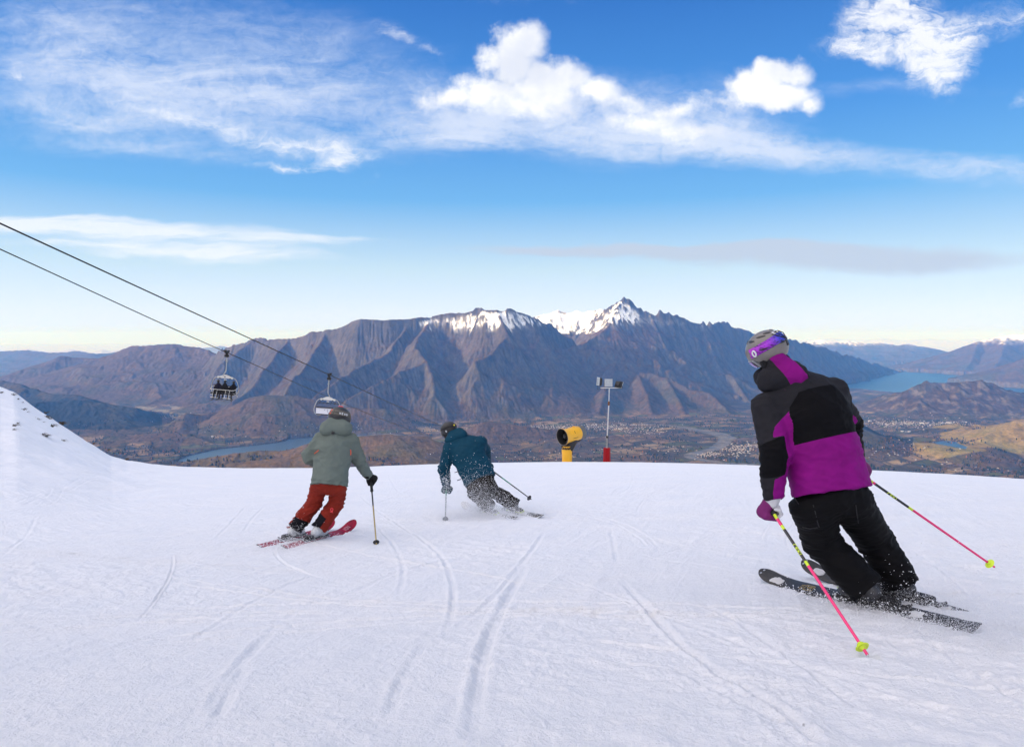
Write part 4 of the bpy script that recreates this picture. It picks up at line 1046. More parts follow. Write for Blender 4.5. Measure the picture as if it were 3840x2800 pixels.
def crumple(v, f, segs, amp, freq=14.0, seed=1, spots=()):
    """folds of the cloth: creases run round the limb, deepest near the joints listed in spots (point, reach, depth)"""
    N = vnormals(v, f); D_ = np.zeros(len(v))
    for a, b in segs:
        a = np.asarray(a, float); b = np.asarray(b, float); d = b - a; L = np.linalg.norm(d); d = d / L
    x, y, z = v.T
    wob = .5 * fbm(x * 6, z * 6, 2, seed + 31)
    n = ridged((x * .7 + y) * freq * .30 + wob, (z + .30 * x) * freq * .8 + wob, 2, seed) ** 1.6 - .40
    n2 = fbm((x - z * .4) * freq * .6, (z * .8 + y) * freq * .45, 3, seed + 5)
    n3 = ridged((x * .5 - z * .8) * freq * .9, (y + x * .8 + z * .5) * freq * .35, 2, seed + 7) ** 2 - .3
    D_ = amp * (0.9 * n + 0.8 * n2 + 0.5 * n3)
    for p, rch, dep in spots:
        w = np.exp(-((v - np.asarray(p)) ** 2).sum(1) / rch ** 2)
        D_ += w * dep * 1.3 * (ridged((x + y) * freq * .35 + wob, (z - .25 * x) * freq * 1.25 + wob, 2, seed + 9) ** 1.7 - .42)
    return v + N * D_[:, None]

# ------------------------------------------------------------------ cloth and gear materials
def cloth(name, col, rough=0.75, var=0.10, weave=900.0, bmp=0.12, sheen=0.0):
    m, nt, b = material(name)
    P = nt.coord()
    n = nt.noise(P, 9.0, 5, 0.6)
    nt.l.new(nt.ramp(n, [(0.3, tuple(c * (1 - var) for c in col)), (0.7, tuple(min(1, c * (1 + var)) for c in col))]), b.inputs['Base Color'])
    b.inputs['Roughness'].default_value = rough; b.inputs['Specular IOR Level'].default_value = 0.12
    b.inputs['Sheen Weight'].default_value = sheen; b.inputs['Sheen Roughness'].default_value = 0.4
    h = nt.mad(nt.noise(P, 24.0, 4, 0.6), 1.0, nt.mul(nt.noise(P, weave, 2, 0.5), 0.12))
    bump(nt, b, h, bmp, 0.01)
    return m
def zoned_cloth(name, cols, rough=0.75, hem=None):
    """cloth of three colours whose seams follow two seam distances stored on the mesh"""
    m, nt, b = material(name)
    P = nt.coord(); n = nt.noise(P, 9.0, 5, 0.6)
    g = nt.math('GREATER_THAN', nt.attr('seam_grey'), 0.0); p = nt.math('GREATER_THAN', nt.attr('seam_bright'), 0.0)
    c = nt.mix(p, nt.mix(g, cols[0], cols[1]), cols[2])
    k = nt.ramp(n, [(0.3, (.86, .86, .86)), (0.7, (1.12, 1.12, 1.12))])
    c = nt.mix(1.0, c, k, 'MULTIPLY')
    nt.l.new(c, b.inputs['Base Color']); b.inputs['Roughness'].default_value = rough; b.inputs['Specular IOR Level'].default_value = 0.12
    seam = nt.math('MINIMUM', nt.math('ABSOLUTE', nt.attr('seam_grey')), nt.math('ABSOLUTE', nt.attr('seam_bright')))
    groove = nt.smooth(seam, 0.0, 0.006)
    h = nt.mad(nt.noise(P, 24.0, 4, 0.6), 1.0, nt.mad(nt.noise(P, 900.0, 2, 0.5), 0.12, nt.mul(groove, 0.35)))
    bump(nt, b, h, 0.16, 0.01)
    return m
M_SKIN = simple('skin', (0.55, 0.34, 0.26), 0.5, var=0.08, vscale=30)
M_BLACKPL = simple('black_plastic', (0.012, 0.012, 0.014), 0.35, var=0.2, vscale=40)
M_GREYPL = simple('grey_plastic', (0.26, 0.28, 0.30), 0.35, var=0.15, vscale=40)
M_WHITEPL = simple('white_plastic', (0.66, 0.68, 0.70), 0.35, var=0.08, vscale=40)
M_STEEL = simple('steel', (0.55, 0.56, 0.58), 0.3, 1.0)
M_RUBBER = simple('black_rubber', (0.015, 0.015, 0.016), 0.7)

# ------------------------------------------------------------------ letters out of strokes, laid on a surface as thin raised bars
GLY = {'L': [(0, 1, 0, 0), (0, 0, .7, 0)], 'E': [(0, 0, 0, 1), (0, 1, .7, 1), (0, .5, .6, .5), (0, 0, .7, 0)], 'K': [(0, 0, 0, 1), (0, .45, .7, 1), (.18, .55, .7, 0)], 'I': [(.15, 0, .15, 1)],
       'H': [(0, 0, 0, 1), (.7, 0, .7, 1), (0, .5, .7, .5)], 'A': [(0, 0, .35, 1), (.35, 1, .7, 0), (.15, .4, .55, .4)], 'D': [(0, 0, 0, 1), (0, 1, .5, .85), (.5, .85, .7, .5), (.7, .5, .5, .15), (.5, .15, 0, 0)],
       'O': [(.1, 0, .6, 0), (.6, 0, .7, .5), (.7, .5, .6, 1), (.6, 1, .1, 1), (.1, 1, 0, .5), (0, .5, .1, 0)], 'V': [(0, 1, .35, 0), (.35, 0, .7, 1)], 'R': [(0, 0, 0, 1), (0, 1, .6, 1), (.6, 1, .6, .5), (.6, .5, 0, .5), (.3, .5, .7, 0)],
       'T': [(.35, 0, .35, 1), (0, 1, .7, 1)], 'S': [(.7, .95, .05, .95), (.05, .95, .05, .55), (.05, .55, .65, .5), (.65, .5, .65, .05), (.65, .05, 0, .05)], 'N': [(0, 0, 0, 1), (0, 1, .7, 0), (.7, 0, .7, 1)]}
def write(mb, text, size, place, stroke=0.16, mi=0, gap=1.0, th=0.001):
    """place(u, v) -> (point, normal): u runs along the line, v across it"""
    u0 = 0.0
    for ch in text:
        for x1, y1, x2, y2 in GLY.get(ch, []):
            a, na = place((u0 + x1) * size, y1 * size); b, nb_ = place((u0 + x2) * size, y2 * size)
            a, b = np.asarray(a), np.asarray(b); n = _n(np.asarray(na) + np.asarray(nb_)); t = _n(b - a); w = np.cross(n, t) * stroke * size / 2
            a = a - t * stroke * size / 2; b = b + t * stroke * size / 2
            up = n * th; dn = -n * th * .5
            mb.add([a - w + dn, a + w + dn, b + w + dn, b - w + dn, a - w + up, a + w + up, b + w + up, b - w + up],
                   [(4, 7, 6, 5), (0, 4, 5, 1), (1, 5, 6, 2), (2, 6, 7, 3), (3, 7, 4, 0)], mi)
        u0 += (0.5 if ch == 'I' else 0.8) + 0.25 * gap

# ------------------------------------------------------------------ skis, poles, boots, gloves, heads
class SkiGeo:
    def __init__(s, tail, tip, roll, W=(0.100, 0.078, 0.116), rise=0.11, lift=0.012):
        s.tail = np.asarray(tail, float); s.tip = np.asarray(tip, float); s.W = W; s.rise = rise
        s.t = _n(s.tip - s.tail); s.L = np.linalg.norm(s.tip - s.tail)
        s.y = _n(np.cross((0, 0, 1), s.t)); s.z = np.cross(s.t, s.y)          # y to the left of travel
        c, sn = math.cos(roll), math.sin(roll)
        s.y, s.z = s.y * c - s.z * sn, s.z * c + s.y * sn                      # roll > 0 leans the top to the left of travel
        s.tail = s.tail + s.z * lift; s.tip = s.tip + s.z * lift
    def width(s, u):
        a, b, c = s.W
        w = np.interp(u, [0, .45, .88], [a, b, c])
        if u > .93: w = c * max(0, 1 - ((u - .93) / .07) ** 2.6) ** .5 + 0.003
        if u < .02: w *= .9
        return w
    def up(s, u): return s.rise * max(0, (u - .80) / .20) ** 2 + 0.012 * max(0, (.06 - u) / .06) ** 2 + 0.006 * math.sin(math.pi * u)
    def at(s, u, v=0.0, h=0.0):
        """v: -1..1 across, h above the top sheet"""
        th = 0.010 + 0.010 * math.sin(math.pi * min(1, u / .95)) * (u < .95)
        return s.tail + s.t * (s.L * u) + s.y * (v * s.width(u) / 2) + s.z * (s.up(u) + th + h)
    def mesh(s, mb, mi_top=0, mi_side=1, mi_base=2, n=60):
        us = [.93 * i / (n - 16) for i in range(n - 16)] + [1 - .07 * (1 - q / 16) ** 2 for q in range(17)]
        V = []; cols = [-1, -.86, -.4, 0, .4, .86, 1]
        for u in us:
            for v in cols:
                V.append(s.at(u, v, -0.004 * (abs(v) > .9)))
            base = s.tail + s.t * (s.L * u) + s.z * s.up(u); w = s.width(u) / 2
            V.append(base + s.y * w); V.append(base - s.y * w)
        k = len(cols) + 2; Fc = []; mi = []
        for i in range(n):
            for j in range(len(cols) - 1):
                Fc.append((i * k + j, (i + 1) * k + j, (i + 1) * k + j + 1, i * k + j + 1)); mi.append(mi_top)
            a = len(cols) - 1
            Fc.append((i * k + a, (i + 1) * k + a, (i + 1) * k + a + 1, i * k + a + 1)); mi.append(mi_side)
            Fc.append((i * k + a + 1, (i + 1) * k + a + 1, (i + 1) * k + a + 2, i * k + a + 2)); mi.append(mi_base)
            Fc.append((i * k + a + 2, (i + 1) * k + a + 2, (i + 1) * k, i * k)); mi.append(mi_side)
        Fc.append(tuple(range(k))); mi.append(mi_side); Fc.append(tuple(n * k + q for q in range(k))[::-1]); mi.append(mi_side)
        n0 = len(mb.f); mb.add(V, [q[::-1] for q in Fc]); mb.m[n0:] = mi
BOOT_U = 0.44
def build_ski(g, label, group, m_top, m_side, m_base, bind_mats, letters=None, deco=None):
    base = g.at(0.5, 0, -0.02)
    mb = MB(); g.mesh(mb)
    if deco: deco(g, mb)
    o = mb.build('ski', [m_top, m_side, m_base] + (letters[1] if letters else []), base=base)
    if letters:
        pass
    tag(o, label, 'ski', group)
    Mx = np.stack([g.t, g.y, g.z], 1)
    for nm, du, sz, hh in (('binding_toe', 0.155 / g.L, (.09, .062, .038), .018), ('binding_heel', -0.175 / g.L, (.12, .058, .055), .026)):
        b = MB(); c = g.at(BOOT_U + du, 0, hh)
        b.box(c, sz, Mx, 0, .010)
        if nm == 'binding_heel':
            b.box(g.at(BOOT_U + du - .05 / g.L, 0, .05), (.06, .030, .028), Mx, 0, .008); b.box(g.at(BOOT_U + du, 0, .004), (.20, .066, .012), Mx, 1, .003)
            b.box(g.at(BOOT_U + du - .11 / g.L, 0, .03), (.085, .022, .014), Mx @ frame((1, 0, -.5)), 0, .004)
        else:
            b.box(g.at(BOOT_U + du - .035 / g.L, 0, .03), (.03, .076, .014), Mx, 0, .004); b.box(g.at(BOOT_U + du, 0, .004), (.16, .066, .012), Mx, 1, .003)
        b.build('binding', bind_mats, o, base)
    return o
def build_boot(g, shin, mats, parent, base, cuffh=0.26, right=False):
    """hard shell on the ski, cuff along the shin; returns the ankle"""
    shin = _n(shin)
    P = lambda a, b, c: g.at(BOOT_U + a / g.L, 0, c) + g.y * b
    s = Soft(.03)
    s.limb(P(-.09, 0, .072), P(.10, 0, .058), .043, .036); s.limb(P(.04, 0, .075), P(.125, 0, .055), .045, .036)
    an = P(-.045, 0, .115)
    s.limb(P(-.075, 0, .075), an, .044, .050); s.limb(an, an + shin * cuffh, .053, .060)
    v, f = s.mesh(.008); v = relax(v, f, 1, .4)
    o = new_mesh('ski_boot', v, f, mats[0], parent, base=base)
    q = Soft(.012); q.limb(an - g.t * .034 + shin * .0, an - g.t * .046 + shin * (cuffh + .03), .027, .022); q.limb(an - g.t * .02 - shin * .04, an - g.t * .034 + shin * .03, .034, .027)
    v, f = q.mesh(.006); new_mesh('spine', v, f, mats[3], o, base=base)
    sb = MB(); Mx = np.stack([g.t, g.y, g.z], 1)
    sb.box(P(.02, 0, .026), (.30, .070, .030), Mx, 0, .008)
    sb.build('sole', mats[1], o, base)
    bk = MB()
    for k, (a, hgt) in enumerate(((.085, .098), (.045, .115))):
        bk.box(P(a, .0, hgt), (.024, .094, .016), Mx, 0, .004)
    Mc = frame(g.t, shin)
    for hgt in (.055,):
        c = an + shin * hgt; bk.box(c + g.t * .045, (.035, .128, .024), Mc, 0, .005)
    bk.box(an + shin * (cuffh - .02) - g.t * .012, (.115, .124, .03), Mc, 0, .012)
    for hgt, tl in ((.03, .4), (.10, -.1), (.19, .0)):
        c = an + shin * hgt; ring = []
        for i in range(17):
            w = 2 * math.pi * i / 16; ring.append(c + (g.t * math.cos(w) + g.y * math.sin(w)) * (.0555 + .03 * hgt) + shin * math.cos(w) * .03 * tl)
        bk.tube(ring, .006, 6, 0, False)
    bk.lathe([(-.004, .016), (.006, .016), (.009, .009), (.009, 0)], an - g.t * .058 + shin * (cuffh - .01), -g.t, 12)
    bk.build('buckle', mats[2], o, base)
    return an
def build_pole(grip_top, tip, label, group, mats, bands, r=0.0085, basket=0.032, text=None, basket_mat=None, grip_len=.13, basket_at=.06):
    """bands: (fraction from, fraction to, material index); mats: [.. shaft colours .. , grip, tip]"""
    a = np.asarray(grip_top, float); b = np.asarray(tip, float); t = _n(b - a); L = np.linalg.norm(b - a)
    mb = MB()
    for f0, f1, mi in bands:
        mb.tube([a + t * L * f0, a + t * L * f1], [r * (1 - .25 * f0), r * (1 - .25 * f1)], 14, mi)
    mb.tube([b - t * .035, b - t * .012, b], [r * .7, r * .6, .0015], 10, len(mats) - 1)
    base = b
    o = mb.build('ski_pole', mats, base=base)
    tag(o, label, 'ski pole', group)
    g = MB(); x = frame(t, (0, 1, 0.2))
    pts = [(0, .012), (.008, .019), (.02, .020), (.035, .016), (.06, .0165), (.075, .0155), (.09, .0165), (.11, .0155), (.125, .019), (.135, .011)]
    g.lathe([(-.004, 0)] + [(d * grip_len / .13, q) for d, q in pts] + [(grip_len * 1.04, 0)], a, t, 16)
    g.build('grip', mats[-2], o, base)
    k = MB(); c = b - t * basket_at
    k.lathe([(-.020, r * 1.1), (-.012, r * 1.9), (-.006, r * 1.5), (-.001, basket * .8), (.004, basket), (.008, basket * .9), (.007, basket * .5), (.016, r * 1.1), (.020, r * .8)], c, t, 20)
    k.build('basket', basket_mat or mats[-2], o, base)
    if text:
        word, f0, size, mat = text
        tm = MB(); side = -_n(np.cross(t, np.cross(a, t)))          # the side of the shaft turned up-slope
        lat = _n(np.cross(t, side))
        def place(u, v):
            w = (v - size / 2) / (r * 1.15); rad = r * (1 - .25 * f0) + .0006
            n = side * math.cos(w) + lat * math.sin(w)
            return a + t * (L * f0 + u) + n * rad, n
        # finely broken strokes follow the round shaft
        u0 = 0.0
        for ch in word:
            for x1, y1, x2, y2 in GLY[ch]:
                m = max(1, int(4 * abs(y2 - y1)))
                for q in range(m):
                    s0, s1 = q / m, (q + 1) / m
                    p0, n0 = place((u0 + x1 + (x2 - x1) * s0) * size * 1.25, (y1 + (y2 - y1) * s0) * size); p1, n1 = place((u0 + x1 + (x2 - x1) * s1) * size * 1.25, (y1 + (y2 - y1) * s1) * size)
                    n = _n(n0 + n1); d = _n(p1 - p0); w = np.cross(n, d) * size * .13
                    p0 = p0 - d * size * .06; p1 = p1 + d * size * .06
                    tm.add([p0 - w, p0 + w, p1 + w, p1 - w, p0 - w + n * .0008, p0 + w + n * .0008, p1 + w + n * .0008, p1 - w + n * .0008], [(4, 7, 6, 5), (0, 4, 5, 1), (1, 5, 6, 2), (2, 6, 7, 3), (3, 7, 4, 0), (0, 1, 2, 3)])
            u0 += .75 if ch == 'I' else 1.15
        tm.build('lettering', mat, o, base, smooth=False)
    return o
def build_glove(center, wrist, axis, palm_n, mats, parent, base, right=False, cuff=True, mitten=False, size=1.0):
    """a fist closed round a grip: axis = along the grip towards its top, palm_n = from the palm towards the grip"""
    c = np.asarray(center, float); ax = _n(axis); pn = _n(np.asarray(palm_n) - ax * np.dot(palm_n, ax)); fw = np.cross(ax, pn)
    if np.dot(fw, c - np.asarray(wrist)) < 0: fw = -fw                   # knuckles point away from the forearm
    k = size
    s = Soft(.012)
    pc = c - pn * .030 * k                                               # back of the hand lies behind the grip
    s.limb(pc - ax * .032 * k - fw * .030 * k, pc - ax * .030 * k + fw * .035 * k, .021 * k, .019 * k)
    s.limb(pc + ax * .010 * k - fw * .030 * k, pc + ax * .012 * k + fw * .040 * k, .023 * k, .020 * k)
    s.limb(pc + ax * .032 * k - fw * .025 * k, pc + ax * .034 * k + fw * .035 * k, .020 * k, .018 * k)
    wr = np.asarray(wrist, float); s.limb(pc - fw * .035 * k, pc + _n(wr - pc) * .085 * k, .032 * k, .036 * k, k=.02)
    if mitten:
        s.limb(pc + fw * .04 * k - ax * .02 * k, c + fw * .052 * k - ax * .015 * k, .030 * k, .030 * k); s.limb(pc + fw * .04 * k + ax * .02 * k, c + fw * .052 * k + ax * .015 * k, .030 * k, .030 * k)
        s.limb(c + fw * .05 * k, c + pn * .03 * k + fw * .01 * k, .034 * k, .028 * k)
    v, f = s.mesh(.0055 * k); v = relax(v, f, 1, .4)
    o = new_mesh('glove', v, f, mats[0], parent, base=base)
    if not mitten:
        for i, (off, ln) in enumerate(((.036, .95), (.013, 1.06), (-.010, 1.0), (-.032, .82))):
            q = Soft(.006); r = .0125 * k * (1 if i < 3 else .9)
            a0 = pc + ax * off * k + fw * .038 * k
            a1 = c + ax * (off - .002) * k + fw * (.040 + .006 * ln) * k + pn * .004 * k
            a2 = c + ax * (off - .003) * k + fw * .022 * k * ln + pn * .030 * k
            a3 = c + ax * (off - .003) * k - fw * .006 * k + pn * .028 * k
            q.limb(a0, a1, r * 1.08, r); q.limb(a1, a2, r, r * .95); q.limb(a2, a3, r * .95, r * .8)
            v, f = q.mesh(.0045 * k); v = relax(v, f, 1, .4)
            new_mesh('finger', v, f, mats[1], o, base=base)
    q = Soft(.006); r = .0135 * k
    t0 = pc + ax * .030 * k - fw * .022 * k; t1 = c + ax * .048 * k - fw * .016 * k + pn * .012 * k; t2 = c + ax * .044 * k + fw * .012 * k + pn * .030 * k
    q.limb(t0, t1, r * 1.2, r); q.limb(t1, t2, r, r * .82)
    v, f = q.mesh(.0045 * k); v = relax(v, f, 1, .4)
    new_mesh('thumb', v, f, mats[1], o, base=base)
    if cuff:
        q = Soft(.01); d = _n(wr - pc)
        q.limb(pc + d * .070 * k, pc + d * .125 * k, .040 * k, .047 * k)
        v, f = q.mesh(.006); new_mesh('cuff', v, f, mats[2], o, base=base)
    return o
class HeadFrame:
    def __init__(s, c, fwd, up):
        s.c = np.asarray(c, float); s.f = _n(fwd); u = np.asarray(up, float); s.u = _n(u - s.f * np.dot(u, s.f)); s.r = np.cross(s.f, s.u)
    def __call__(s, x, y, z): return s.c + s.r * x + s.f * y + s.u * z       # right, front, up
def head_shapes(body, H, k=1.0):
    """skull, brow, nose, cheeks, mouth, chin, ears and neck as part of the body's one skin"""
    body.limb(H(0, -.012 * k, .035 * k), H(0, .010 * k, .030 * k), .092 * k, .086 * k, k=.02)
    body.limb(H(0, .040 * k, -.045 * k), H(0, .062 * k, -.082 * k), .056 * k, .036 * k, k=.03)
    body.limb(H(0, .088 * k, .006 * k), H(0, .112 * k, -.030 * k), .010 * k, .016 * k, k=.012)
    body.limb(H(-.035 * k, .078 * k, .018 * k), H(.035 * k, .078 * k, .018 * k), .014 * k, .014 * k, k=.012)
    body.limb(H(-.022 * k, .092 * k, -.062 * k), H(.022 * k, .092 * k, -.062 * k), .008 * k, .008 * k, k=.01)
    for sx in (-1, 1):
        body.ball(H(sx * .086 * k, -.006 * k, -.010 * k), .022 * k, H(1, 0, 0) - H(0, 0, 0), .5, .012); body.dent(H(sx * .031 * k, .098 * k, .001 * k), H(sx * .033 * k, .096 * k, .001 * k), .013 * k, .014)
def helmet_parts(H, k, mats, parent, base, strap, goggle_mats, vents=True, visor=True, pads=True, strap_tilt=0.10, extra=None):
    """hard shell with vents, ear pads, goggles on a strap worn outside"""
    A, B, C = .122 * k, .142 * k, .120 * k                                # half width, half length, half height of the shell
    cz = .042 * k
    def P(th, ph, off=0.0):
        # th round the head from the face towards the right ear, ph up from the brim
        x = math.sin(th) * math.cos(ph) * (A + off); y = math.cos(th) * math.cos(ph) * (B + off); z = math.sin(ph) * (C + off)
        return H(x, y - .006 * k, z + cz)
    def brim(th):                                                         # how far down the shell reaches: low at the nape and over the ears
        c = math.cos(th)
        return R(-8) * max(0, c) + R(-46) * max(0, -c) ** .7 + R(-22) * math.sin(th) ** 2 * (1 if c < .3 else .4)
    n, m = 64, 26; V = []; Fc = []
    for lay, off in ((0, 0.0), (1, -.012 * k)):
        for i in range(n):
            th = 2 * math.pi * i / n; b0 = brim(th)
            for j in range(m):
                V.append(P(th, b0 + (math.pi / 2 - b0) * j / (m - 1), off))
    for lay in (0, 1):
        o0 = lay * n * m
        for i in range(n):
            i2 = (i + 1) % n
            for j in range(m - 1):
                q = (o0 + i * m + j, o0 + i2 * m + j, o0 + i2 * m + j + 1, o0 + i * m + j + 1); Fc.append(q[::-1] if lay == 0 else q)
    for i in range(n):
        i2 = (i + 1) % n; Fc.append((i * m, n * m + i * m, n * m + i2 * m, i2 * m)[::-1])
    mb = MB(); mb.add(V, Fc)
    hel = mb.build('helmet', mats[0], parent, base)
    def patch(name, th0, th1, ph0, ph1, off, mat, par, nseg=10, taper=0.0, slant=0.0, thick=.003):
        b = MB(); V = []
        for i in range(nseg + 1):
            t = i / nseg; th = th0 + (th1 - th0) * t
            w = 1 - taper * abs(2 * t - 1) ** 2
            mid = (ph0 + ph1) / 2 + slant * (t - .5); hw = (ph1 - ph0) / 2 * w
            for d in (-1, 1):
                V.append(P(th, mid + d * hw, off + thick)); V.append(P(th, mid + d * hw, off - .004))
        Fq = []
        for i in range(nseg):
            a = i * 4; b_ = a + 4
            Fq += [(a, b_, b_ + 2, a + 2), (a, a + 1, b_ + 1, b_), (a + 2, b_ + 2, b_ + 3, a + 3)]
        Fq += [(0, 2, 3, 1), (nseg * 4, nseg * 4 + 1, nseg * 4 + 3, nseg * 4 + 2)]
        b.add(V, Fq); return b.build(name, mat, par, base)
    if vents:
        for sgn in (-1, 1):
            for th, ph, ln in ((25, 52, 16), (70, 50, 20), (118, 50, 18), (150, 52, 14), (112, 6, 16), (158, 2, 14)):
                patch('vent', R(sgn * (th - ln)), R(sgn * (th + ln)), R(ph - 3.6), R(ph + 3.6), -.0005, mats[1], hel, 8, .7, R(9) * sgn)
    # strap band all round the back
    st = MB(); V = []; N = 44; us = []
    for i in range(N + 1):
        t = i / N; th = R(62) + (R(298) - R(62)) * t
        mid = strap['ph'] + strap_tilt * math.cos(th)
        hw = strap['hw']
        for ph in (mid - hw, mid + hw):
            V.append(P(th, ph, .0045)); us.append((t, 0 if ph < mid else 1, 0))
            V.append(P(th, ph, -.002)); us.append((t, 0 if ph < mid else 1, 0))
    Fq = []
    for i in range(N):
        a = i * 4; b_ = a + 4
        Fq += [(a, a + 2, b_ + 2, b_), (a, b_, b_ + 1, a + 1), (a + 2, a + 3, b_ + 3, b_ + 2)]
    so = new_mesh('goggle_strap', V, [q[::-1] for q in Fq], strap['mat'], hel, base=base, attrs={'along': np.array(us)})
    # goggles: frame and lens across the face
    g = MB(); V = []
    for i in range(21):
        th = R(-64) + R(128) * i / 20
        for ph, off in ((R(-8), .004), (R(-8), .020), (R(-40), .018), (R(-40), -.004)):
            V.append(P(th, ph, off * k - .012 * k))
    Fq = []
    for i in range(20):
        a = i * 4
        for j in range(4): Fq.append((a + j, a + (j + 1) % 4, a + 4 + (j + 1) % 4, a + 4 + j))
    Fq += [(0, 1, 2, 3), (80, 83, 82, 81)]
    g.add(V, [q[::-1] for q in Fq]); gf = g.build('goggles', goggle_mats[0], hel, base)
    l = MB(); V = []
    for i in range(17):
        th = R(-54) + R(108) * i / 16
        for ph in (R(-12), R(-24), R(-36)): V.append(P(th, ph, .0105 * k))
    Fq = [(i * 3 + j, i * 3 + j + 1, i * 3 + j + 4, i * 3 + j + 3) for i in range(16) for j in range(2)]
    l.add(V, Fq); l.build('lens', goggle_mats[1], gf, base)
    if pads:
        for sgn in (-1, 1):
            q = Soft(.02); q.limb(H(sgn * .088 * k, .005 * k, -.012 * k), H(sgn * .078 * k, .030 * k, -.066 * k), .034 * k, .022 * k, H(1, 0, 0) - H(0, 0, 0), .55); q.limb(H(sgn * .086 * k, -.040 * k, .000), H(sgn * .078 * k, -.02 * k, -.052 * k), .030 * k, .022 * k, H(1, 0, 0) - H(0, 0, 0), .55)
            v, f = q.mesh(.007); new_mesh('ear_pad', v, f, mats[2], hel, base=base)
    if extra: extra(P, hel)
    return hel, P
# ------------------------------------------------------------------ the three skiers
def along_seam(v, a, b):
    d = b - a; return np.clip(((v - a) @ d) / (d @ d), 0, 1)
def dress(J, base, label, mats, cfg):
    """body, jacket, hood, trousers, boots, gloves and helmet of one skier; J holds the joints in the world"""
    h = cfg['h']
    tor = J['neck'] - J['pel']; up = _n(tor); lat = _n((J['shR'] - J['shL']) - up * np.dot(J['shR'] - J['shL'], up)); dep = np.cross(up, lat)
    if dep[1] < 0: dep = -dep
    H = HeadFrame(J['head'], J['fwd'], J['hup']); hk = cfg.get('hk', 1.0)
    # --- the body under the clothes, one continuous skin
    s = Soft(.03)
    s.limb(J['pel'], J['waist'], .105, .100, dep, .7); s.limb(J['waist'], J['chest'], .100, .125, dep, .7); s.limb(J['chest'], J['neck'] - up * .05, .11, .06, dep, .75)
    s.limb(J['neck'] - up * .04, H(0, -.02, -.06), .052, .050)
    for q in 'LR':
        s.limb(J['chest'] + up * .04, J['sh' + q], .06, .045); s.limb(J['sh' + q], J['el' + q], .045, .036); s.limb(J['el' + q], J['wr' + q], .036, .026); s.limb(J['wr' + q], J['ha' + q] * .6 + J['wr' + q] * .4, .024, .022)
        s.limb(J['hip' + q], J['kn' + q], .075, .050); s.limb(J['kn' + q], J['an' + q], .050, .034); s.limb(J['pel'], J['hip' + q], .08, .075)
    head_shapes(s, H, hk)
    v, f = s.mesh(.013); v = relax(v, f, 1, .4)
    root = new_mesh('person', v, f, M_SKIN, None, base=base)
    tag(root, label, 'person', cfg.get('group'))
    # --- trousers
    s = Soft(.035)
    tr = cfg['tr']
    s.limb(J['pel'] + up * .10, J['pel'] - up * .02, tr[0] * .98, tr[0], dep, .72)
    for q in 'LR':
        s.limb(J['pel'] - up * .02, J['hip' + q], tr[0] * .7, tr[1], k=.06)
        s.limb(J['hip' + q], J['kn' + q], tr[1], tr[2], k=.05, bulge=tr[1] * .04)
        sh = J['an' + q] - J['kn' + q]; cu = J['kn' + q] + sh * cfg.get('cuff', 1.0)
        s.limb(J['kn' + q], J['kn' + q] + sh * .55, tr[2], tr[3], k=.03); s.limb(J['kn' + q] + sh * .5, cu, tr[3], tr[4], k=.03)
    s.cut(J['pel'] + up * .07, up)
    v, f = s.mesh(h); v = relax(v, f, 1, .4)
    cut = np.zeros(len(v), bool)
    for q in 'LR':
        sh = J['an' + q] - J['kn' + q]; cu = J['kn' + q] + sh * cfg.get('cuff', 1.0); sd = _n(sh)
        t = (v - cu) @ sd; nearq = (np.linalg.norm(v - cu - t[:, None] * sd, axis=1) < tr[4] * 1.4) & (t > -.02) & (np.linalg.norm(v - cu, axis=1) < np.linalg.norm(v - (J['an' + ('R' if q == 'L' else 'L')]), axis=1))
        v[nearq] -= np.maximum(t[nearq] - .012, 0)[:, None] * sd                       # flat open hem instead of a rounded end
    spots = [(J['kn' + q], .13, .022) for q in 'LR'] + [(J['hip' + q], .14, .014) for q in 'LR'] + [(J['an' + q], .12, .018) for q in 'LR']
    v = crumple(v, f, [(J['pel'], J['neck'])], cfg.get('tramp', .010), 15, cfg['seed'], spots)
    att = {}
    if 'gaiter' in cfg:
        g = np.full(len(v), -1.0)
        for q in 'LR':
            hgt, ax = cfg['gaiter'][q]; d = v - J['an' + q]; a = _n(J['kn' + q] - J['an' + q])
            al = d @ a; cr = d - al[:, None] * a; pe = np.cross(a, _n(ax))
            own = np.linalg.norm(cr, axis=1) < .125
            g = np.maximum(g, np.where(own, np.minimum(hgt - al - 5 * (cr @ pe) ** 2, (cr @ _n(ax)) + .012), -1.0))
        att = {'seam_grey': g, 'seam_bright': np.full(len(v), -1.0)}
    ht = (v - J['pel']) @ up + cfg['hemdrop']; axp = J['pel'] + ((v - J['pel']) @ up)[:, None] * up; kk = 1 - .16 * sstep(-.01, .03, ht)
    v = axp + (v - axp) * kk[:, None]
    trou = new_mesh('trousers', v, f, mats['trousers'], root, base=base, attrs=att)
    # --- jacket
    s = Soft(.05); tw = cfg['tw']; rt = cfg.get('depth', .66)
    hem = J['pel'] - up * cfg['hemdrop']
    s.limb(hem - up * .05, J['waist'], tw[0], tw[1], dep, rt); s.limb(J['waist'], J['chest'], tw[1], tw[2], dep, rt); s.limb(J['chest'], J['chest'] * .35 + J['neck'] * .65, tw[2], tw[3], dep, rt * 1.05)
    for q in 'LR':
        ar = cfg['ar']
        s.limb(J['chest'] * .25 + J['neck'] * .75, J['sh' + q], ar[0] * 1.02, ar[0], k=.07)
        s.limb(J['sh' + q], J['el' + q], ar[0], ar[1], k=.035); s.limb(J['el' + q], J['wr' + q], ar[1], ar[2], k=.025)
    s.limb(J['neck'] - up * .06, J['neck'] + up * .03, .085, .075)
    hn = _n(-up + cfg.get('hemtilt', 0) * lat)
    s.cut(hem, hn)
    v, f = s.mesh(h); v = relax(v, f, 2, .4)
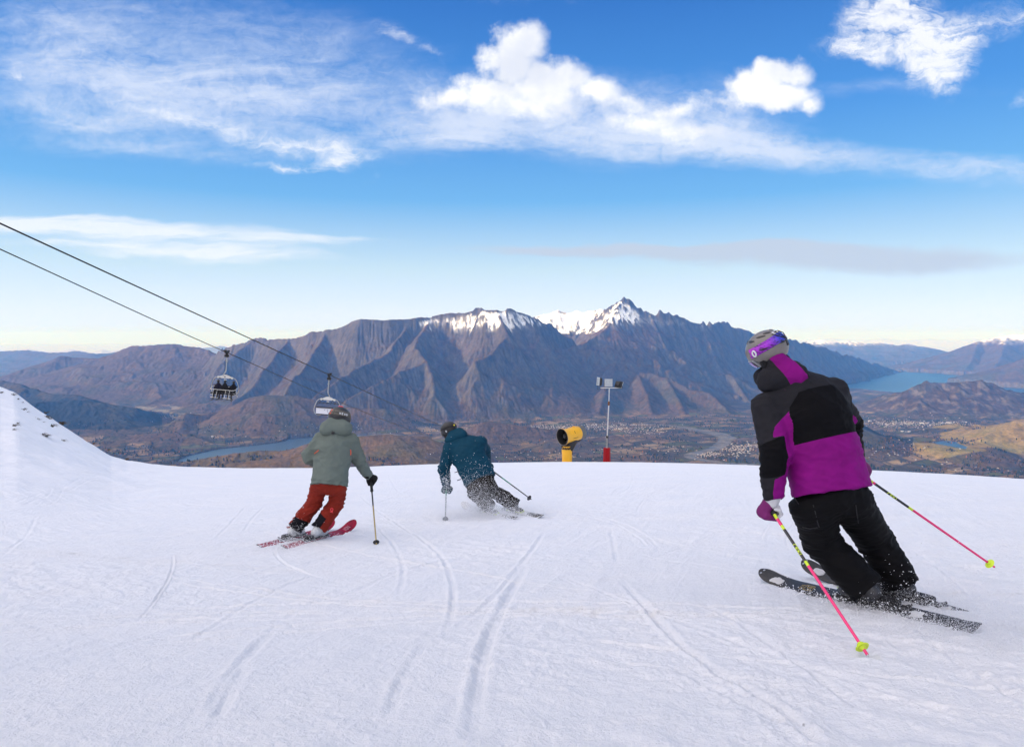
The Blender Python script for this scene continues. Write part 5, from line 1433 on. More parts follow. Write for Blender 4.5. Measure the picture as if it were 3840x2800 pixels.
    # which limb each spot of cloth belongs to, for the seams
    P = v.copy()
    spots = [(J['el' + q], .11, .022) for q in 'LR'] + [(J['waist'], .16, .012)] + [(J['sh' + q] * .7 + J['chest'] * .3, .09, .014) for q in 'LR'] + [(J['wr' + q], .07, .012) for q in 'LR'] + cfg.get('folds', [])
    v = crumple(v, f, [(J['pel'], J['neck'])], cfg.get('jamp', .010), 13, cfg['seed'] + 3, spots)
    tt = (v - hem) @ up
    v -= (lat * 0 + dep * 0)[None]
    gather = np.exp(-((tt - .025) / .02) ** 2) * .006 * cfg.get('gather', 1)
    v -= vnormals(v, f) * gather[:, None]
    att = cfg['zones'](P, J, up, lat, dep, hem) if 'zones' in cfg else {}
    new_mesh('jacket', v, f, mats['jacket'], root, base=base, attrs=att)
    # --- hood lying on the shoulders
    s = Soft(.03)
    for a, b, ra, rb in cfg['hood']: s.limb(a, b, ra, rb)
    for a, b, r in cfg.get('hoodcrease', []): s.dent(a, b, r, .02)
    v, f = s.mesh(h * .9); v = relax(v, f, 1, .4)
    P = v.copy(); v = crumple(v, f, [(J['pel'], J['neck'])], .006, 16, cfg['seed'] + 8)
    new_mesh('hood', v, f, mats['hood'], root, base=base, attrs=cfg['hoodzones'](P) if 'hoodzones' in cfg else {})
    return root, H, (up, lat, dep)

GRP_SKI, GRP_POLE = 'skis on the skiers\' feet', 'ski poles in the skiers\' hands'
M_SKIBASE = simple('ski_base', (0.02, 0.02, 0.022), 0.35)
M_EDGE = simple('ski_edge', (0.05, 0.05, 0.055), 0.35, .6)

# =================================================== nearest skier, purple and black
def skier_near():
    Z = lambda x, y, Y: F(2640 + x * .787, 1180 + y * .787, Y)
    gN = SkiGeo(G(3672, 2372), G(2868, 2178), R(24), (.104, .082, .118), .075)
    gF = SkiGeo(G(3590, 2318), G(3036, 2172), R(24), (.104, .082, .118), .075)
    # both skis lie parallel
    gF = SkiGeo(gN.tail + np.array([.29, .18, .0]) + gN.t * .06 - gN.z * .012, gN.tip + np.array([.29, .18, 0]) - gN.t * .12 - gN.z * .012, R(24), (.104, .082, .118), .075)
    a_, b_ = gF.tail.copy(), gF.tip.copy()
    a_[2] = float(ground(a_[0], a_[1])) - .040; b_[2] = float(ground(b_[0], b_[1])) + .050
    gF = SkiGeo(a_, b_, R(24), (.104, .082, .118), .085, 0.0)
    J = dict(pel=Z(592, 800, 4.10), waist=Z(560, 640, 4.16), chest=Z(505, 470, 4.22), neck=Z(430, 330, 4.27), shL=Z(300, 440, 4.20), shR=Z(612, 372, 4.30),
             elL=Z(338, 660, 4.08), elR=Z(678, 520, 4.42), wrL=Z(330, 848, 4.06), wrR=Z(712, 672, 4.56), haL=Z(318, 925, 4.08), haR=Z(738, 752, 4.62),
             hipL=Z(514, 915, 4.10), hipR=Z(692, 882, 4.12), knL=Z(562, 1085, 4.20), knR=Z(815, 1075, 4.28),
             head=Z(312, 190, 4.33), fwd=(-.56, .72, -.42), hup=(-.60, .26, .75))
    sh = {}
    root_holder = {}
    base = gN.at(.5) * .5 + gF.at(.5) * .5 - np.array([0, 0, .03])
    # shin directions from the boots up to the knees
    anL = gN.at(BOOT_U - .045 / gN.L, 0, .115); anR = gF.at(BOOT_U - .045 / gF.L, 0, .115)
    J['anL'], J['anR'] = anL, anR
    kz = .787 * 4.15 / 2560
    def zones(v, J, up, lat, dep, hem):
        L = np.linalg.norm(J['neck'] - J['pel'])
        a = (v - J['pel']) @ up; b = (v - J['pel']) @ lat
        best = np.abs(b * 0) + 9; bright = .41 * L - a - 0.02 * b; grey = a - .90 * L + .05 * np.abs(b - .03) + .9 * np.maximum(0, -.075 - b)
        torso = np.minimum(Soft().dist1(v, (J['pel'], J['chest'], .2, .2, dep, .66, None, 0))[0], Soft().dist1(v, (J['chest'], J['neck'], .2, .11, dep, .66, None, 0))[0])
        for q, sg in (('L', 1), ('R', -1)):
            s_, e_, w_ = J['sh' + q], J['el' + q], J['wr' + q]
            d1, t1 = Soft().dist1(v, (s_, e_, .095, .09, None, 1, None, 0)); d2, t2 = Soft().dist1(v, (e_, w_, .09, .07, None, 1, None, 0))
            la, lb = np.linalg.norm(e_ - s_), np.linalg.norm(w_ - e_)
            first = d1 < d2
            sl = np.where(first, t1 * la, la + t2 * lb) / (la + lb)
            ax = np.where(first[:, None], s_ + (e_ - s_) * t1[:, None], e_ + (w_ - e_) * t2[:, None])
            m = ((v - ax) @ lat) * sg
            arm = np.minimum(d1, d2)
            sl = sl + .6 * m * (sl > .3); band = sstep(.02, 0.0, np.abs(sl - .60) - .19)
            br = m - (-.036 + .062 * band + .13 * sstep(.36, .04, sl)) ; gy = np.where(sl > .1, 1, 1) * (np.abs(sl - .60) - .19) * (la + lb)
            use = (arm < torso - .012) & (np.where(sg > 0, b < -.11, b > .17))
            bright = np.where(use, br, bright); grey = np.where(use, gy, grey)
        return {'seam_bright': bright, 'seam_grey': grey}
    p0, p1 = Z(345, 190, 4.25), Z(448, 335, 4.22); hl = _n(p1 - p0); hc = _n(np.cross(hl, (0, 1, 0)))
    def hoodzones(v): return {'seam_bright': .058 - np.abs((v - p0) @ hc), 'seam_grey': np.full(len(v), 1.0)}
    cols = [(0.0022, 0.0022, 0.0035), (0.017, 0.017, 0.021), (0.200, 0.004, 0.165)]
    mj = zoned_cloth('jacket_cloth_purple', cols)
    mats = dict(jacket=mj, hood=mj, trousers=cloth('black_trouser_cloth', (0.0032, 0.0032, 0.0040), .7, .2))
    cfg = dict(h=.0075, seed=11, tramp=.007, tr=(.180, .118, .108, .106, .110), tw=(.250, .228, .235, .155), ar=(.088, .090, .066), hemdrop=.055, hemtilt=-.10, cuff=1.02, depth=.74, gather=.6,
               zones=zones, hoodzones=hoodzones, hk=1.0,
               hood=[(Z(318, 305, 4.22), Z(435, 292, 4.22), .078, .080), (Z(350, 225, 4.25), Z(392, 275, 4.24), .066, .080), (Z(300, 335, 4.22), Z(455, 318, 4.22), .046, .052), (Z(290, 300, 4.36), Z(300, 330, 4.25), .07, .05), (Z(420, 280, 4.36), Z(440, 300, 4.25), .08, .06)],
               hoodcrease=[(Z(335, 272, 4.13), Z(445, 228, 4.13), .020)],
               folds=[(J['pel'] + (J['hipL'] - J['pel']) * .8, .12, .010)])
    root, H, fr = dress(J, base, 'tall skier in purple, black and charcoal jacket and black trousers, nearest of the three', mats, cfg)
    up, lat, dep = fr
    mb_ = [simple('boot_charcoal', (0.035, 0.036, 0.040), .35, var=.15, vscale=30), M_BLACKPL, M_BLACKPL, simple('boot_grey', (0.22, 0.23, 0.245), .35, var=.15, vscale=30)]
    for g, q in ((gN, 'L'), (gF, 'R')): build_boot(g, J['kn' + q] - J['an' + q], mb_, root, base, .30)
    white = cloth('white_glove', (.62, .62, .64), .6, .06); purp = cloth('purple_glove', (.16, .02, .12), .6, .1)
    tipL = G(3258, 2462); tL = _n(J['haL'] - tipL)
    build_glove(J['haL'], J['wrL'], tL, (.3, -.9, .2), [purp, white, white], root, base, size=1.12)
    tipR = F(2640 + 1390 * .787, 1180 + 1205 * .787, 4.70); tR = _n(J['haR'] - tipR)
    build_glove(J['haR'], J['wrR'], tR, (.2, .6, -.4), [purp, white, white], root, base, size=1.12)
    # helmet: taupe shell, violet-to-blue strap with dark scribbles, silver label
    sm, nt, b = material('strap_violet_blue')
    a = nt.attr('along', True); ax, ay, az = nt.sep(a)
    c = nt.ramp(ax, [(0.0, (.02, .10, .62)), (.40, (.02, .12, .70)), (.58, (.05, .06, .60)), (.72, (.30, .02, .55)), (1.0, (.42, .03, .50))])
    wv = nt.noise(nt.vmath('MULTIPLY', nt.coord(), (30, 30, 120)), 1.2, 4, .7)
    c = nt.mix(nt.smooth(wv, .52, .60), c, (.012, .010, .05))
    nt.l.new(c, b.inputs['Base Color']); b.inputs['Roughness'].default_value = .55
    def extra(P, hel):
        # silver label at the back, clip that holds the strap, round badge on the strap beside the goggles
        for nm, th, ph, dth, dph, mat, off in (('label', R(186), R(37), .24, .085, simple('silver_label', (.62, .63, .66), .35, .2), .005), ('strap_clip', R(176), R(-4), .11, .24, M_BLACKPL, .007)):
            mb = MB(); V = []
            for i in range(5):
                for s_ in (-1, 1):
                    for o in (off, -.003): V.append(P(th - dth + 2 * dth * i / 4, ph + s_ * dph, o))
            Fq = []
            for i in range(4):
                q = i * 4; Fq += [(q, q + 4, q + 6, q + 2), (q, q + 1, q + 5, q + 4), (q + 2, q + 6, q + 7, q + 3)]
            Fq += [(0, 2, 3, 1), (16, 17, 19, 18)]
            mb.add(V, Fq); mb.build(nm, mat, hel, base)
        # badge: an upright ring on the strap
        mb = MB(); pts = []
        for i in range(25):
            w = 2 * math.pi * i / 24; pts.append(P(R(-80) + .085 * math.cos(w), R(8) + .145 * math.sin(w), .0062))
        mb.tube(pts, .0052, 6, 0, False); mb.build('badge', M_WHITEPL, hel, base)
        mb = MB()
        for i, (u0, u1) in enumerate(((-.14, -.10), (-.03, .02), (.09, .13))):
            mb.tube([P(R(186) + u0, R(35), .006), P(R(186) + u1, R(39), .006)], .0022, 5)
        mb.build('label_mark', M_BLACKPL, hel, base)
        mb = MB()
        for th in (168, 190, 205): mb.tube([P(R(th), R(36), .006), P(R(th - 8), R(20), .0075), P(R(176), R(2), .0085)], .0028, 6)
        mb.build('strap_cord', M_BLACKPL, hel, base)
    mh = simple('helmet_taupe', (.165, .150, .138), .42, var=.08, vscale=15, coat=.3)
    helmet_parts(H, .97, [mh, M_BLACKPL, simple('black_pad', (.010, .010, .012), .9)], root, base, dict(ph=R(13), hw=R(14), mat=sm),
                 [simple('goggle_frame_grey', (.35, .36, .38), .35), simple('mirror_lens', (.25, .12, .42), .08, .9)], extra=extra, strap_tilt=-.05)
    trs = [o for o in root.children if o.name.startswith(('trousers', 'jacket'))]
    S1 = lambda x, y: on_surface(trs, 2640 + x * .787, 1180 + y * .787, .0025)[0]
    zc = simple('zip_charcoal', (.010, .010, .012), .6)
    for pts in ([(428, 862), (440, 885), (452, 900)], [(520, 905), (530, 940), (540, 985), (548, 1010)], [(722, 905), (728, 950), (735, 990)], [(470, 1010), (505, 1018), (540, 1012)]):
        q = MB(); q.tube([S1(*p_) for p_ in pts], .0032, 6); q.build('pocket_zip', zc, root, base)
    # neck gaiter
    q = Soft(.03); q.limb(H(0, .03, -.075), H(0, .055, -.115), .072, .070); q.limb(H(0, -.03, -.08), J['neck'] + up * .02, .070, .075)
    v, f = q.mesh(.009); new_mesh('neck_gaiter', v, f, cloth('black_gaiter', (.008, .008, .010), .9), root, base=base)
    # skis
    mt, nt, b = material('ski_top_black')
    n = nt.noise(nt.coord(), 60, 4, .6); b.inputs['Roughness'].default_value = .38
    nt.l.new(nt.ramp(n, [(.45, (.012, .012, .014)), (.75, (.035, .035, .038))]), b.inputs['Base Color'])
    bm = [simple('binding_black', (.014, .014, .016), .35, var=.3, vscale=40), M_BLACKPL, simple('binding_lime', (.42, .62, .04), .45)]
    oN = build_ski(gN, 'long black ski under the nearest skier, on the side towards the camera', GRP_SKI, mt, M_EDGE, M_SKIBASE, bm)
    oF = build_ski(gF, 'long black ski under the nearest skier, half hidden behind the other one', GRP_SKI, mt, M_EDGE, M_SKIBASE, bm)
    gold = simple('gold_print', (.55, .42, .16), .4, .4); grey = simple('grey_print', (.30, .30, .31), .5)
    for o, g in ((oN, gN), (oF, gF)):
        bs = g.at(.5, 0, -.02)
        mb = MB()
        def pl(u, v): return g.at(.70 + u / g.L, -.55 + v * 22, .0006), g.z
        # small crest: frame with a wavy figure
        for a_, b_ in (((.0, .002), (.07, .002)), ((.07, .002), (.07, .045)), ((.07, .045), (0, .045)), ((0, .045), (0, .002)), ((.01, .01), (.035, .036)), ((.035, .036), (.06, .012)), ((.02, .012), (.05, .018)), ((.08, .006), (.11, .012)), ((.08, .022), (.105, .030)), ((.08, .038), (.11, .040))):
            mb.tube([g.at(.70 + a_[0] / g.L, -.5 + a_[1] * 22, .001), g.at(.70 + b_[0] / g.L, -.5 + b_[1] * 22, .001)], .0016, 5)
        mb.build('crest', gold, o, bs)
        mb = MB()
        for v in (-.55, .55):
            mb.lathe([(0, .0095), (.003, .0095), (.004, .006), (.004, 0)], g.at(.985, v * .8, -.002), g.z, 12)
        mb.tube([g.at(u, math.copysign(1, v) * .93, .0) for v in (-1,) for u in np.linspace(.86, .97, 8)], .0025, 6)
        mb.build('tip_rivet', M_STEEL, o, bs)
        # packed snow left on the top sheet
        rs = random.Random(5 if g is gN else 8)
        for n_, u0, u1, k_ in ((22, .875, .925, 1), (12, .20, .235, 1)):
            q = Soft(.014); c0 = None
            for k in range(n_):
                u = rs.uniform(u0, u1); p_ = g.at(u, rs.uniform(-.4, .5) + (u - u0) * 4, -.003); q.ball(p_, rs.uniform(.007, .012), g.z, .5)
                if c0 is not None: q.limb(c0, p_, .004, .004, g.z, .6)
                c0 = p_
            v, f = q.mesh(.005); new_mesh('caked_snow', v, f, M_SNOWBIT, o, base=bs)
        mb = MB(); mb.tube([g.at(u, -.9, .018) for u in np.linspace(BOOT_U - .05, BOOT_U + .15, 8)], .0030, 6); mb.build('lime_trim', bm[2], o, bs)
    # poles
    pk = simple('pole_pink', (.80, .012, .16), .3, var=.06, coat=.4); bk = simple('pole_black', (.010, .010, .012), .3, coat=.4); ly = simple('pole_lime', (.60, .78, .03), .4)
    mats_p = [pk, bk, ly, simple('grip_black', (.012, .012, .014), .6), M_STEEL]
    a = J['haL'] + tL * .085
    LL = np.linalg.norm(a - tipL)
    build_pole(a, tipL, 'pink and black ski pole planted by the nearest skier, lime basket on snow', GRP_POLE, mats_p,
               [(.06, .155, 2), (.155, .205, 0), (.205, .235, 2), (.235, .455, 1), (.455, .485, 2), (.485, .99, 0)], .0096, .034, ('LEKI', .345, .0165, ly), ly)
    a2 = J['haR'] + tR * .085
    build_pole(a2, tipR, 'pink and black ski pole trailing right of the nearest skier, tip raised', GRP_POLE, mats_p,
               [(.06, .155, 2), (.155, .17, 0), (.17, .395, 1), (.395, .425, 2), (.425, .99, 0)], .0096, .034, ('LEKI', .255, .0165, ly), ly)
    return gN, gF, J

# =================================================== skier in sage and rust
def skier_sage():
    Z = lambda x, y, Y: F(900 + x * .3752, 1480 + y * .3753, Y)
    gR = SkiGeo(G(1062, 2060), G(1316, 1990), R(-20), (.098, .074, .126), .13)
    off = np.array([-.30, .10, 0])
    gL = SkiGeo(gR.tail + off, gR.tip + off, R(-20), (.098, .074, .126), .13)
    for e in ('tail', 'tip'):
        p = getattr(gL, e); p[2] = float(ground(p[0], p[1])) + .014
    anL = gL.at(BOOT_U - .045 / gL.L, 0, .115); anR = gR.at(BOOT_U - .045 / gR.L, 0, .115)
    J = dict(pel=Z(902, 840, 7.62), waist=Z(915, 700, 7.66), chest=Z(940, 540, 7.72), neck=Z(960, 400, 7.78), shL=Z(800, 450, 7.75), shR=Z(1115, 455, 7.75),
             elL=Z(690, 615, 7.72), elR=Z(1180, 640, 7.85), wrL=Z(770, 690, 7.98), wrR=Z(1275, 800, 8.0), haL=Z(830, 720, 8.08), haR=Z(1308, 848, 8.05),
             hipL=Z(805, 850, 7.62), hipR=Z(1000, 855, 7.62), knL=Z(748, 1075, 7.74), knR=Z(960, 1085, 7.76), anL=anL, anR=anR,
             head=Z(990, 258, 7.84), fwd=(.30, .90, -.30), hup=(.14, .22, .95))
    base = gL.at(.5) * .5 + gR.at(.5) * .5 - np.array([0, 0, .03])
    trm = zoned_cloth('rust_trouser_cloth', [(0.21, .022, .013), (.007, .007, .011), (.21, .022, .013)], .8)
    sage = cloth('sage_cloth', (.130, .160, .142), .8, .08)
    cfg = dict(h=.0095, seed=31, tr=(.160, .094, .086, .086, .088), tw=(.216, .192, .205, .13), ar=(.078, .080, .058), hemdrop=.075, hemtilt=0.02, cuff=.96, depth=.82, tramp=.012, jamp=.011, gather=2.0,
               gaiter=dict(L=(.155, (.75, -.6, .1)), R=(.155, (-.9, -.25, 0))),
               hood=[(Z(870, 335, 7.70), Z(1050, 335, 7.72), .085, .085), (Z(920, 300, 7.74), Z(1000, 300, 7.76), .085, .08), (Z(860, 355, 7.68), Z(1060, 350, 7.70), .052, .055)],
               folds=[(Z(760, 600, 7.6), .10, .02)])
    mats = dict(jacket=sage, hood=sage, trousers=trm)
    root, H, fr = dress(J, base, 'skier in a sage green jacket and rust red trousers, black helmet', mats, cfg)
    up, lat, dep = fr
    mb_ = [simple('boot_white', (.50, .53, .55), .35, var=.12, vscale=30), M_BLACKPL, M_GREYPL, M_BLACKPL]
    for g, q in ((gL, 'L'), (gR, 'R')): build_boot(g, J['kn' + q] - J['an' + q], mb_, root, base, .28)
    bl = cloth('black_glove', (.012, .012, .013), .6, .2)
    tipR = G(1412, 2046); tR = _n(J['haR'] - tipR)
    build_glove(J['haR'], J['wrR'], tR, (-.5, -.6, .1), [bl, bl, bl], root, base, size=1.1)
    tL = _n(np.array([-.05, -.92, .34]))
    build_glove(J['haL'], J['wrL'], tL, (.4, .5, 0), [bl, bl, bl], root, base, size=1.1)
    # toggle on the hood, orange vents under the arms, emblem on the calf, loose gaiter strap
    jk, hd, tr_ = [[o for o in root.children if o.name.startswith(n)][0] for n in ('jacket', 'hood', 'trousers')]
    S = lambda x, y, out=.004: on_surface((jk, hd, tr_), 900 + x * .3752, 1480 + y * .3753, out)[0]
    q = MB(); q.box(S(930, 378, .008), (.034, .022, .026), None, 0, .007); q.build('toggle', M_BLACKPL, root, base)
    org = simple('orange_zip', (.75, .09, .03), .5)
    for zp in ([(748, 585), (758, 577), (770, 568), (786, 553)], [(1103, 548), (1105, 575), (1104, 600)]):
        q = MB(); q.tube([S(*p_) for p_ in zp], .0055, 6); q.build('zip', org, root, base)
    q = MB()
    pts = [S(917 + 13 * math.cos(w), 1145 + 15 * math.sin(w), .003) for w in np.linspace(0, 2 * math.pi, 13)]
    q.tube(pts, .0042, 5, 0, False); q.tube([S(903, 1170), S(925, 1162)], .0045, 5); q.tube([S(898, 1163), S(928, 1174)], .0035, 5); q.tube([S(911, 1145), S(923, 1145)], .004, 5)
    q.build('emblem', simple('coral_print', (.85, .07, .08), .6), root, base)
    q = MB(); M3 = frame((1, .1, .05)); q.box(Z(490, 1322, J['anL'][1] - .03), (.055, .012, .022), M3, 0, .003); q.build('strap_end', simple('rust_strap', (.25, .035, .025), .8), root, base)
    # helmet, black with an olive strap and two orange bars
    sm, nt, b = material('strap_olive')
    ax, ay, az = nt.sep(nt.attr('along', True))
    c = nt.ramp(ax, [(0.0, (.085, .075, .060)), (.45, (.115, .105, .085)), (1.0, (.17, .15, .115))])
    for u in (.575, .615): c = nt.mix(nt.smooth(nt.math('ABSOLUTE', nt.sub(ax, u)), .010, .006), c, (.85, .075, .025))
    for u in (.50, .672): c = nt.mix(nt.smooth(nt.math('ABSOLUTE', nt.sub(ax, u)), .009, .006), c, (.02, .02, .018))
    nt.l.new(c, b.inputs['Base Color']); b.inputs['Roughness'].default_value = .7
    def extra(P, hel):
        mb = MB(); n0 = 0.0
        for ch, th in zip('HEAD', (146, 134, 122, 110)):
            for x1, y1, x2, y2 in GLY[ch]:
                a_ = P(R(th) - .14 * x1, R(8) + .17 * y1, .006); b_ = P(R(th) - .14 * x2, R(8) + .17 * y2, .006); mb.tube([a_, b_], .0032, 5)
        mb.build('lettering', M_WHITEPL, hel, base)
        mb = MB(); mb.tube([P(R(th), R(74), .002) for th in range(120, 250, 10)], .006, 8); mb.build('top_mark', simple('red_trim', (.75, .04, .07), .4), hel, base)
    mh = simple('helmet_black', (.012, .012, .014), .45, var=.1, coat=.2)
    helmet_parts(H, 1.0, [mh, M_BLACKPL, simple('dark_pad', (.010, .010, .012), .9)], root, base, dict(ph=R(17), hw=R(15), mat=sm), [M_BLACKPL, simple('orange_lens', (.5, .18, .05), .1, .8)], vents=False, extra=extra, strap_tilt=.0)
    # skis
    mt, nt, b = material('ski_top_crimson')
    n = nt.noise(nt.vmath('MULTIPLY', nt.coord(), (1, 1, 1)), 9, 5, .65); b.inputs['Roughness'].default_value = .5; b.inputs['Specular IOR Level'].default_value = .2
    nt.l.new(nt.ramp(n, [(.35, (.15, .006, .030)), (.55, (.36, .004, .035)), (.75, (.24, .010, .06))]), b.inputs['Base Color'])
    bm = [M_BLACKPL, M_GREYPL]
    oR = build_ski(gR, 'crimson ski with a broad rounded red tip, nearer one under the sage skier', GRP_SKI, mt, M_EDGE, M_SKIBASE, bm)
    oL = build_ski(gL, 'crimson ski with pale letters at its tip, farther one under the sage skier', GRP_SKI, mt, M_EDGE, M_SKIBASE, bm)
    for o, g in ((oR, gR), (oL, gL)):
        mb = MB(); write(mb, 'OATS' if False else 'VON', .030, lambda u, v: (g.at(.865 + u / g.L, (v - .015) * 24, .0012), g.z), .16); mb.build('lettering', simple('pale_print', (.75, .45, .5), .5), o, g.at(.5, 0, -.02), smooth=False)
    # poles
    gold = simple('pole_brass', (.42, .33, .13), .35, .5); bk = simple('pole_dark', (.012, .012, .013), .4)
    mats_p = [gold, bk, M_GREYPL, simple('grip_foam', (.012, .012, .013), .8), M_STEEL]
    build_pole(J['haR'] + tR * .09, tipR, 'brass and black ski pole planted right of the sage skier', GRP_POLE, mats_p, [(.08, .46, 1), (.46, .99, 0), (.445, .475, 1)], .0095, .034, None, M_BLACKPL, grip_len=.30)
    tipL = J['haL'] - tL * 1.02
    build_pole(J['haL'] + tL * .09, tipL, 'brass ski pole held in front of the sage skier, hidden by the body', GRP_POLE, mats_p, [(.08, .46, 1), (.46, .99, 0), (.445, .475, 1)], .0095, .034, None, M_BLACKPL, grip_len=.30)
    return gL, gR, J

# =================================================== skier in teal
def skier_teal():
    Z = lambda x, y, Y: F(1550 + x * .2845, 1530 + y * .2845, Y)
    gL = SkiGeo(G(1934, 1950), G(1744, 1906), R(22), (.108, .090, .122), .10)
    off = np.array([.36, .12, 0])
    gR = SkiGeo(gL.tail + off, gL.tip + off, R(22), (.108, .090, .122), .10)
    for e in ('tail', 'tip'):
        p = getattr(gR, e); p[2] = float(ground(p[0], p[1])) + .014
    anL = gL.at(BOOT_U - .045 / gL.L, 0, .115); anR = gR.at(BOOT_U - .045 / gR.L, 0, .115)
    J = dict(pel=Z(865, 925, 9.72), waist=Z(800, 770, 9.80), chest=Z(715, 600, 9.92), neck=Z(590, 400, 10.06), shL=Z(480, 520, 9.95), shR=Z(885, 450, 9.98),
             elL=Z(402, 800, 9.88), elR=Z(940, 565, 10.12), wrL=Z(430, 980, 9.98), wrR=Z(960, 720, 10.26), haL=Z(434, 1060, 10.02), haR=Z(1010, 800, 10.32),
             hipL=Z(768, 975, 9.70), hipR=Z(950, 925, 9.74), knL=Z(812, 1120, 9.86), knR=Z(1030, 1075, 9.95), anL=anL, anR=anR,
             head=Z(478, 318, 10.14), fwd=(-.50, .76, -.42), hup=(-.42, .42, .80))
    base = gL.at(.5) * .5 + gR.at(.5) * .5 - np.array([0, 0, .03])
    teal = cloth('teal_cloth', (.003, .042, .076), .7, .12)
    cfg = dict(h=.0105, seed=51, tr=(.175, .105, .098, .100, .104), tw=(.240, .230, .245, .15), ar=(.094, .088, .068), hemdrop=.05, hemtilt=-.05, cuff=1.12, depth=.70, tramp=.012, jamp=.011,
               hood=[(Z(480, 420, 9.98), Z(650, 350, 10.0), .072, .072), (Z(520, 360, 10.05), Z(610, 330, 10.05), .085, .085), (Z(460, 430, 9.96), Z(660, 350, 9.98), .045, .045)],
               folds=[(Z(880, 560, 9.8), .10, .02)])
    root, H, fr = dress(J, base, 'skier in a teal jacket and dark trousers dusted with snow, leaning into a turn', dict(jacket=teal, hood=teal, trousers=cloth('dark_brown_cloth', (.014, .011, .008), .8, .3)), cfg)
    up, lat, dep = fr
    mb_ = [simple('boot_smoke', (.17, .18, .18), .35, var=.2, vscale=30), M_BLACKPL, simple('boot_lime', (.55, .68, .05), .45), M_BLACKPL]
    for g, q in ((gL, 'L'), (gR, 'R')): build_boot(g, J['kn' + q] - J['an' + q], mb_, root, base, .28)
    gm = cloth('teal_mitten', (.02, .06, .085), .7, .15)
    tipL = G(1670, 1953); tL = _n(J['haL'] - tipL)
    build_glove(J['haL'], J['wrL'], tL, (.1, -.9, .1), [gm, gm, gm], root, base, mitten=True, size=1.15)
    tipR = F(1994, 1873, 9.62); tR = _n(J['haR'] - tipR)
    build_glove(J['haR'], J['wrR'], tR, (-.3, .6, 0), [gm, gm, gm], root, base, mitten=True, size=1.15)
    sm = simple('strap_black', (.010, .010, .012), .7)
    def extra(P, hel):
        mb = MB(); mb.lathe([(0, .013), (.004, .012), (.005, 0)], P(R(168), R(8), .004), P(R(168), R(8), .1) - P(R(168), R(8), 0), 14); mb.build('yellow_badge', simple('yellow_print', (.80, .68, .02), .4), hel, base)
        mb = MB()
        for a_, b_ in (((-.06, -.04), (.02, -.10)), ((.02, -.10), (.05, .06)), ((-.05, .05), (.05, .05))): mb.tube([P(R(235) + a_[0], R(-16) + a_[1], .004), P(R(235) + b_[0], R(-16) + b_[1], .004)], .006, 6)
        mb.build('white_mark', M_WHITEPL, hel, base)
    helmet_parts(H, 1.0, [simple('helmet_jet', (.008, .008, .010), .5, coat=.15), M_BLACKPL, simple('jet_pad', (.010, .010, .012), .9)], root, base, dict(ph=R(16), hw=R(11), mat=sm), [M_BLACKPL, simple('smoke_lens', (.06, .06, .07), .1, .8)], vents=False, extra=extra)
    for k, (x, y) in enumerate(((578, 832), (612, 935))):
        jk = [o for o in root.children if o.name.startswith('jacket')]; p_ = on_surface(jk, 1550 + (x + 16) * .2845, 1530 + y * .2845)[0]; q = MB(); q.tube([p_, p_ + np.array([-.05, -.01, -.015])], .006, 6); q.build('hem_cord', M_BLACKPL, root, base)
    mt = simple('ski_top_white', (.62, .63, .64), .35, var=.1, vscale=20, coat=.3)
    bm = [M_BLACKPL, simple('binding_bright_lime', (.50, .66, .04), .45)]
    oL = build_ski(gL, 'white ski with black letters, nearer one under the teal skier', GRP_SKI, mt, M_EDGE, M_SKIBASE, bm)
    oR = build_ski(gR, 'white ski with black letters, farther one under the teal skier', GRP_SKI, mt, M_EDGE, M_SKIBASE, bm)
    ink = simple('black_print', (.012, .012, .014), .5)
    for o, g in ((oL, gL), (oR, gR)):
        bs = g.at(.5, 0, -.02)
        for u0 in (.12, .58):
            mb = MB(); write(mb, 'HEAD', .046, lambda u, v: (g.at(u0 + u / g.L, (v - .023) * 24, .0012), g.z), .22); mb.build('lettering', ink, o, bs, smooth=False)
        mb = MB()
        for k in range(7): u = .02 + k * .012; mb.tube([g.at(u, -.8, .001), g.at(u + .03, .8, .001)], .003, 5)
        mb.build('stripe', ink, o, bs)
    gr = simple('pole_green', (.02, .25, .16), .35); bk = simple('pole_jet', (.012, .012, .013), .35)
    mats_p = [bk, gr, M_GREYPL, M_RUBBER, M_STEEL]
    build_pole(J['haR'] + tR * .09, tipR, 'black ski pole with a green band pointing back from the teal skier', GRP_POLE, mats_p, [(.10, .36, 0), (.36, .56, 1), (.56, .99, 0)], .010, .040, None, M_BLACKPL)
    build_pole(J['haL'] + tL * .09, tipL, 'grey ski pole with a green top below the mitten of the teal skier', GRP_POLE, [M_GREYPL, gr, M_GREYPL, M_RUBBER, M_STEEL], [(.10, .30, 1), (.30, .99, 0)], .010, .040, None, M_GREYPL)
    return gL, gR, J
def snowbit():
    """grains that let light through as powder does"""
    m = bpy.data.materials.new('loose_snow'); m.use_nodes = True; n = m.node_tree.nodes; n.clear()
    out = n.new('ShaderNodeOutputMaterial'); mx = n.new('ShaderNodeMixShader'); d = n.new('ShaderNodeBsdfDiffuse'); t = n.new('ShaderNodeBsdfTranslucent')
    d.inputs[0].default_value = (.95, .96, .98, 1); t.inputs[0].default_value = (.95, .96, .98, 1); mx.inputs[0].default_value = .45
    m.node_tree.links.new(d.outputs[0], mx.inputs[1]); m.node_tree.links.new(t.outputs[0], mx.inputs[2]); m.node_tree.links.new(mx.outputs[0], out.inputs[0])
    return m
M_SNOWBIT = snowbit()
SK1 = skier_near(); SK2 = skier_sage(); SK3 = skier_teal()
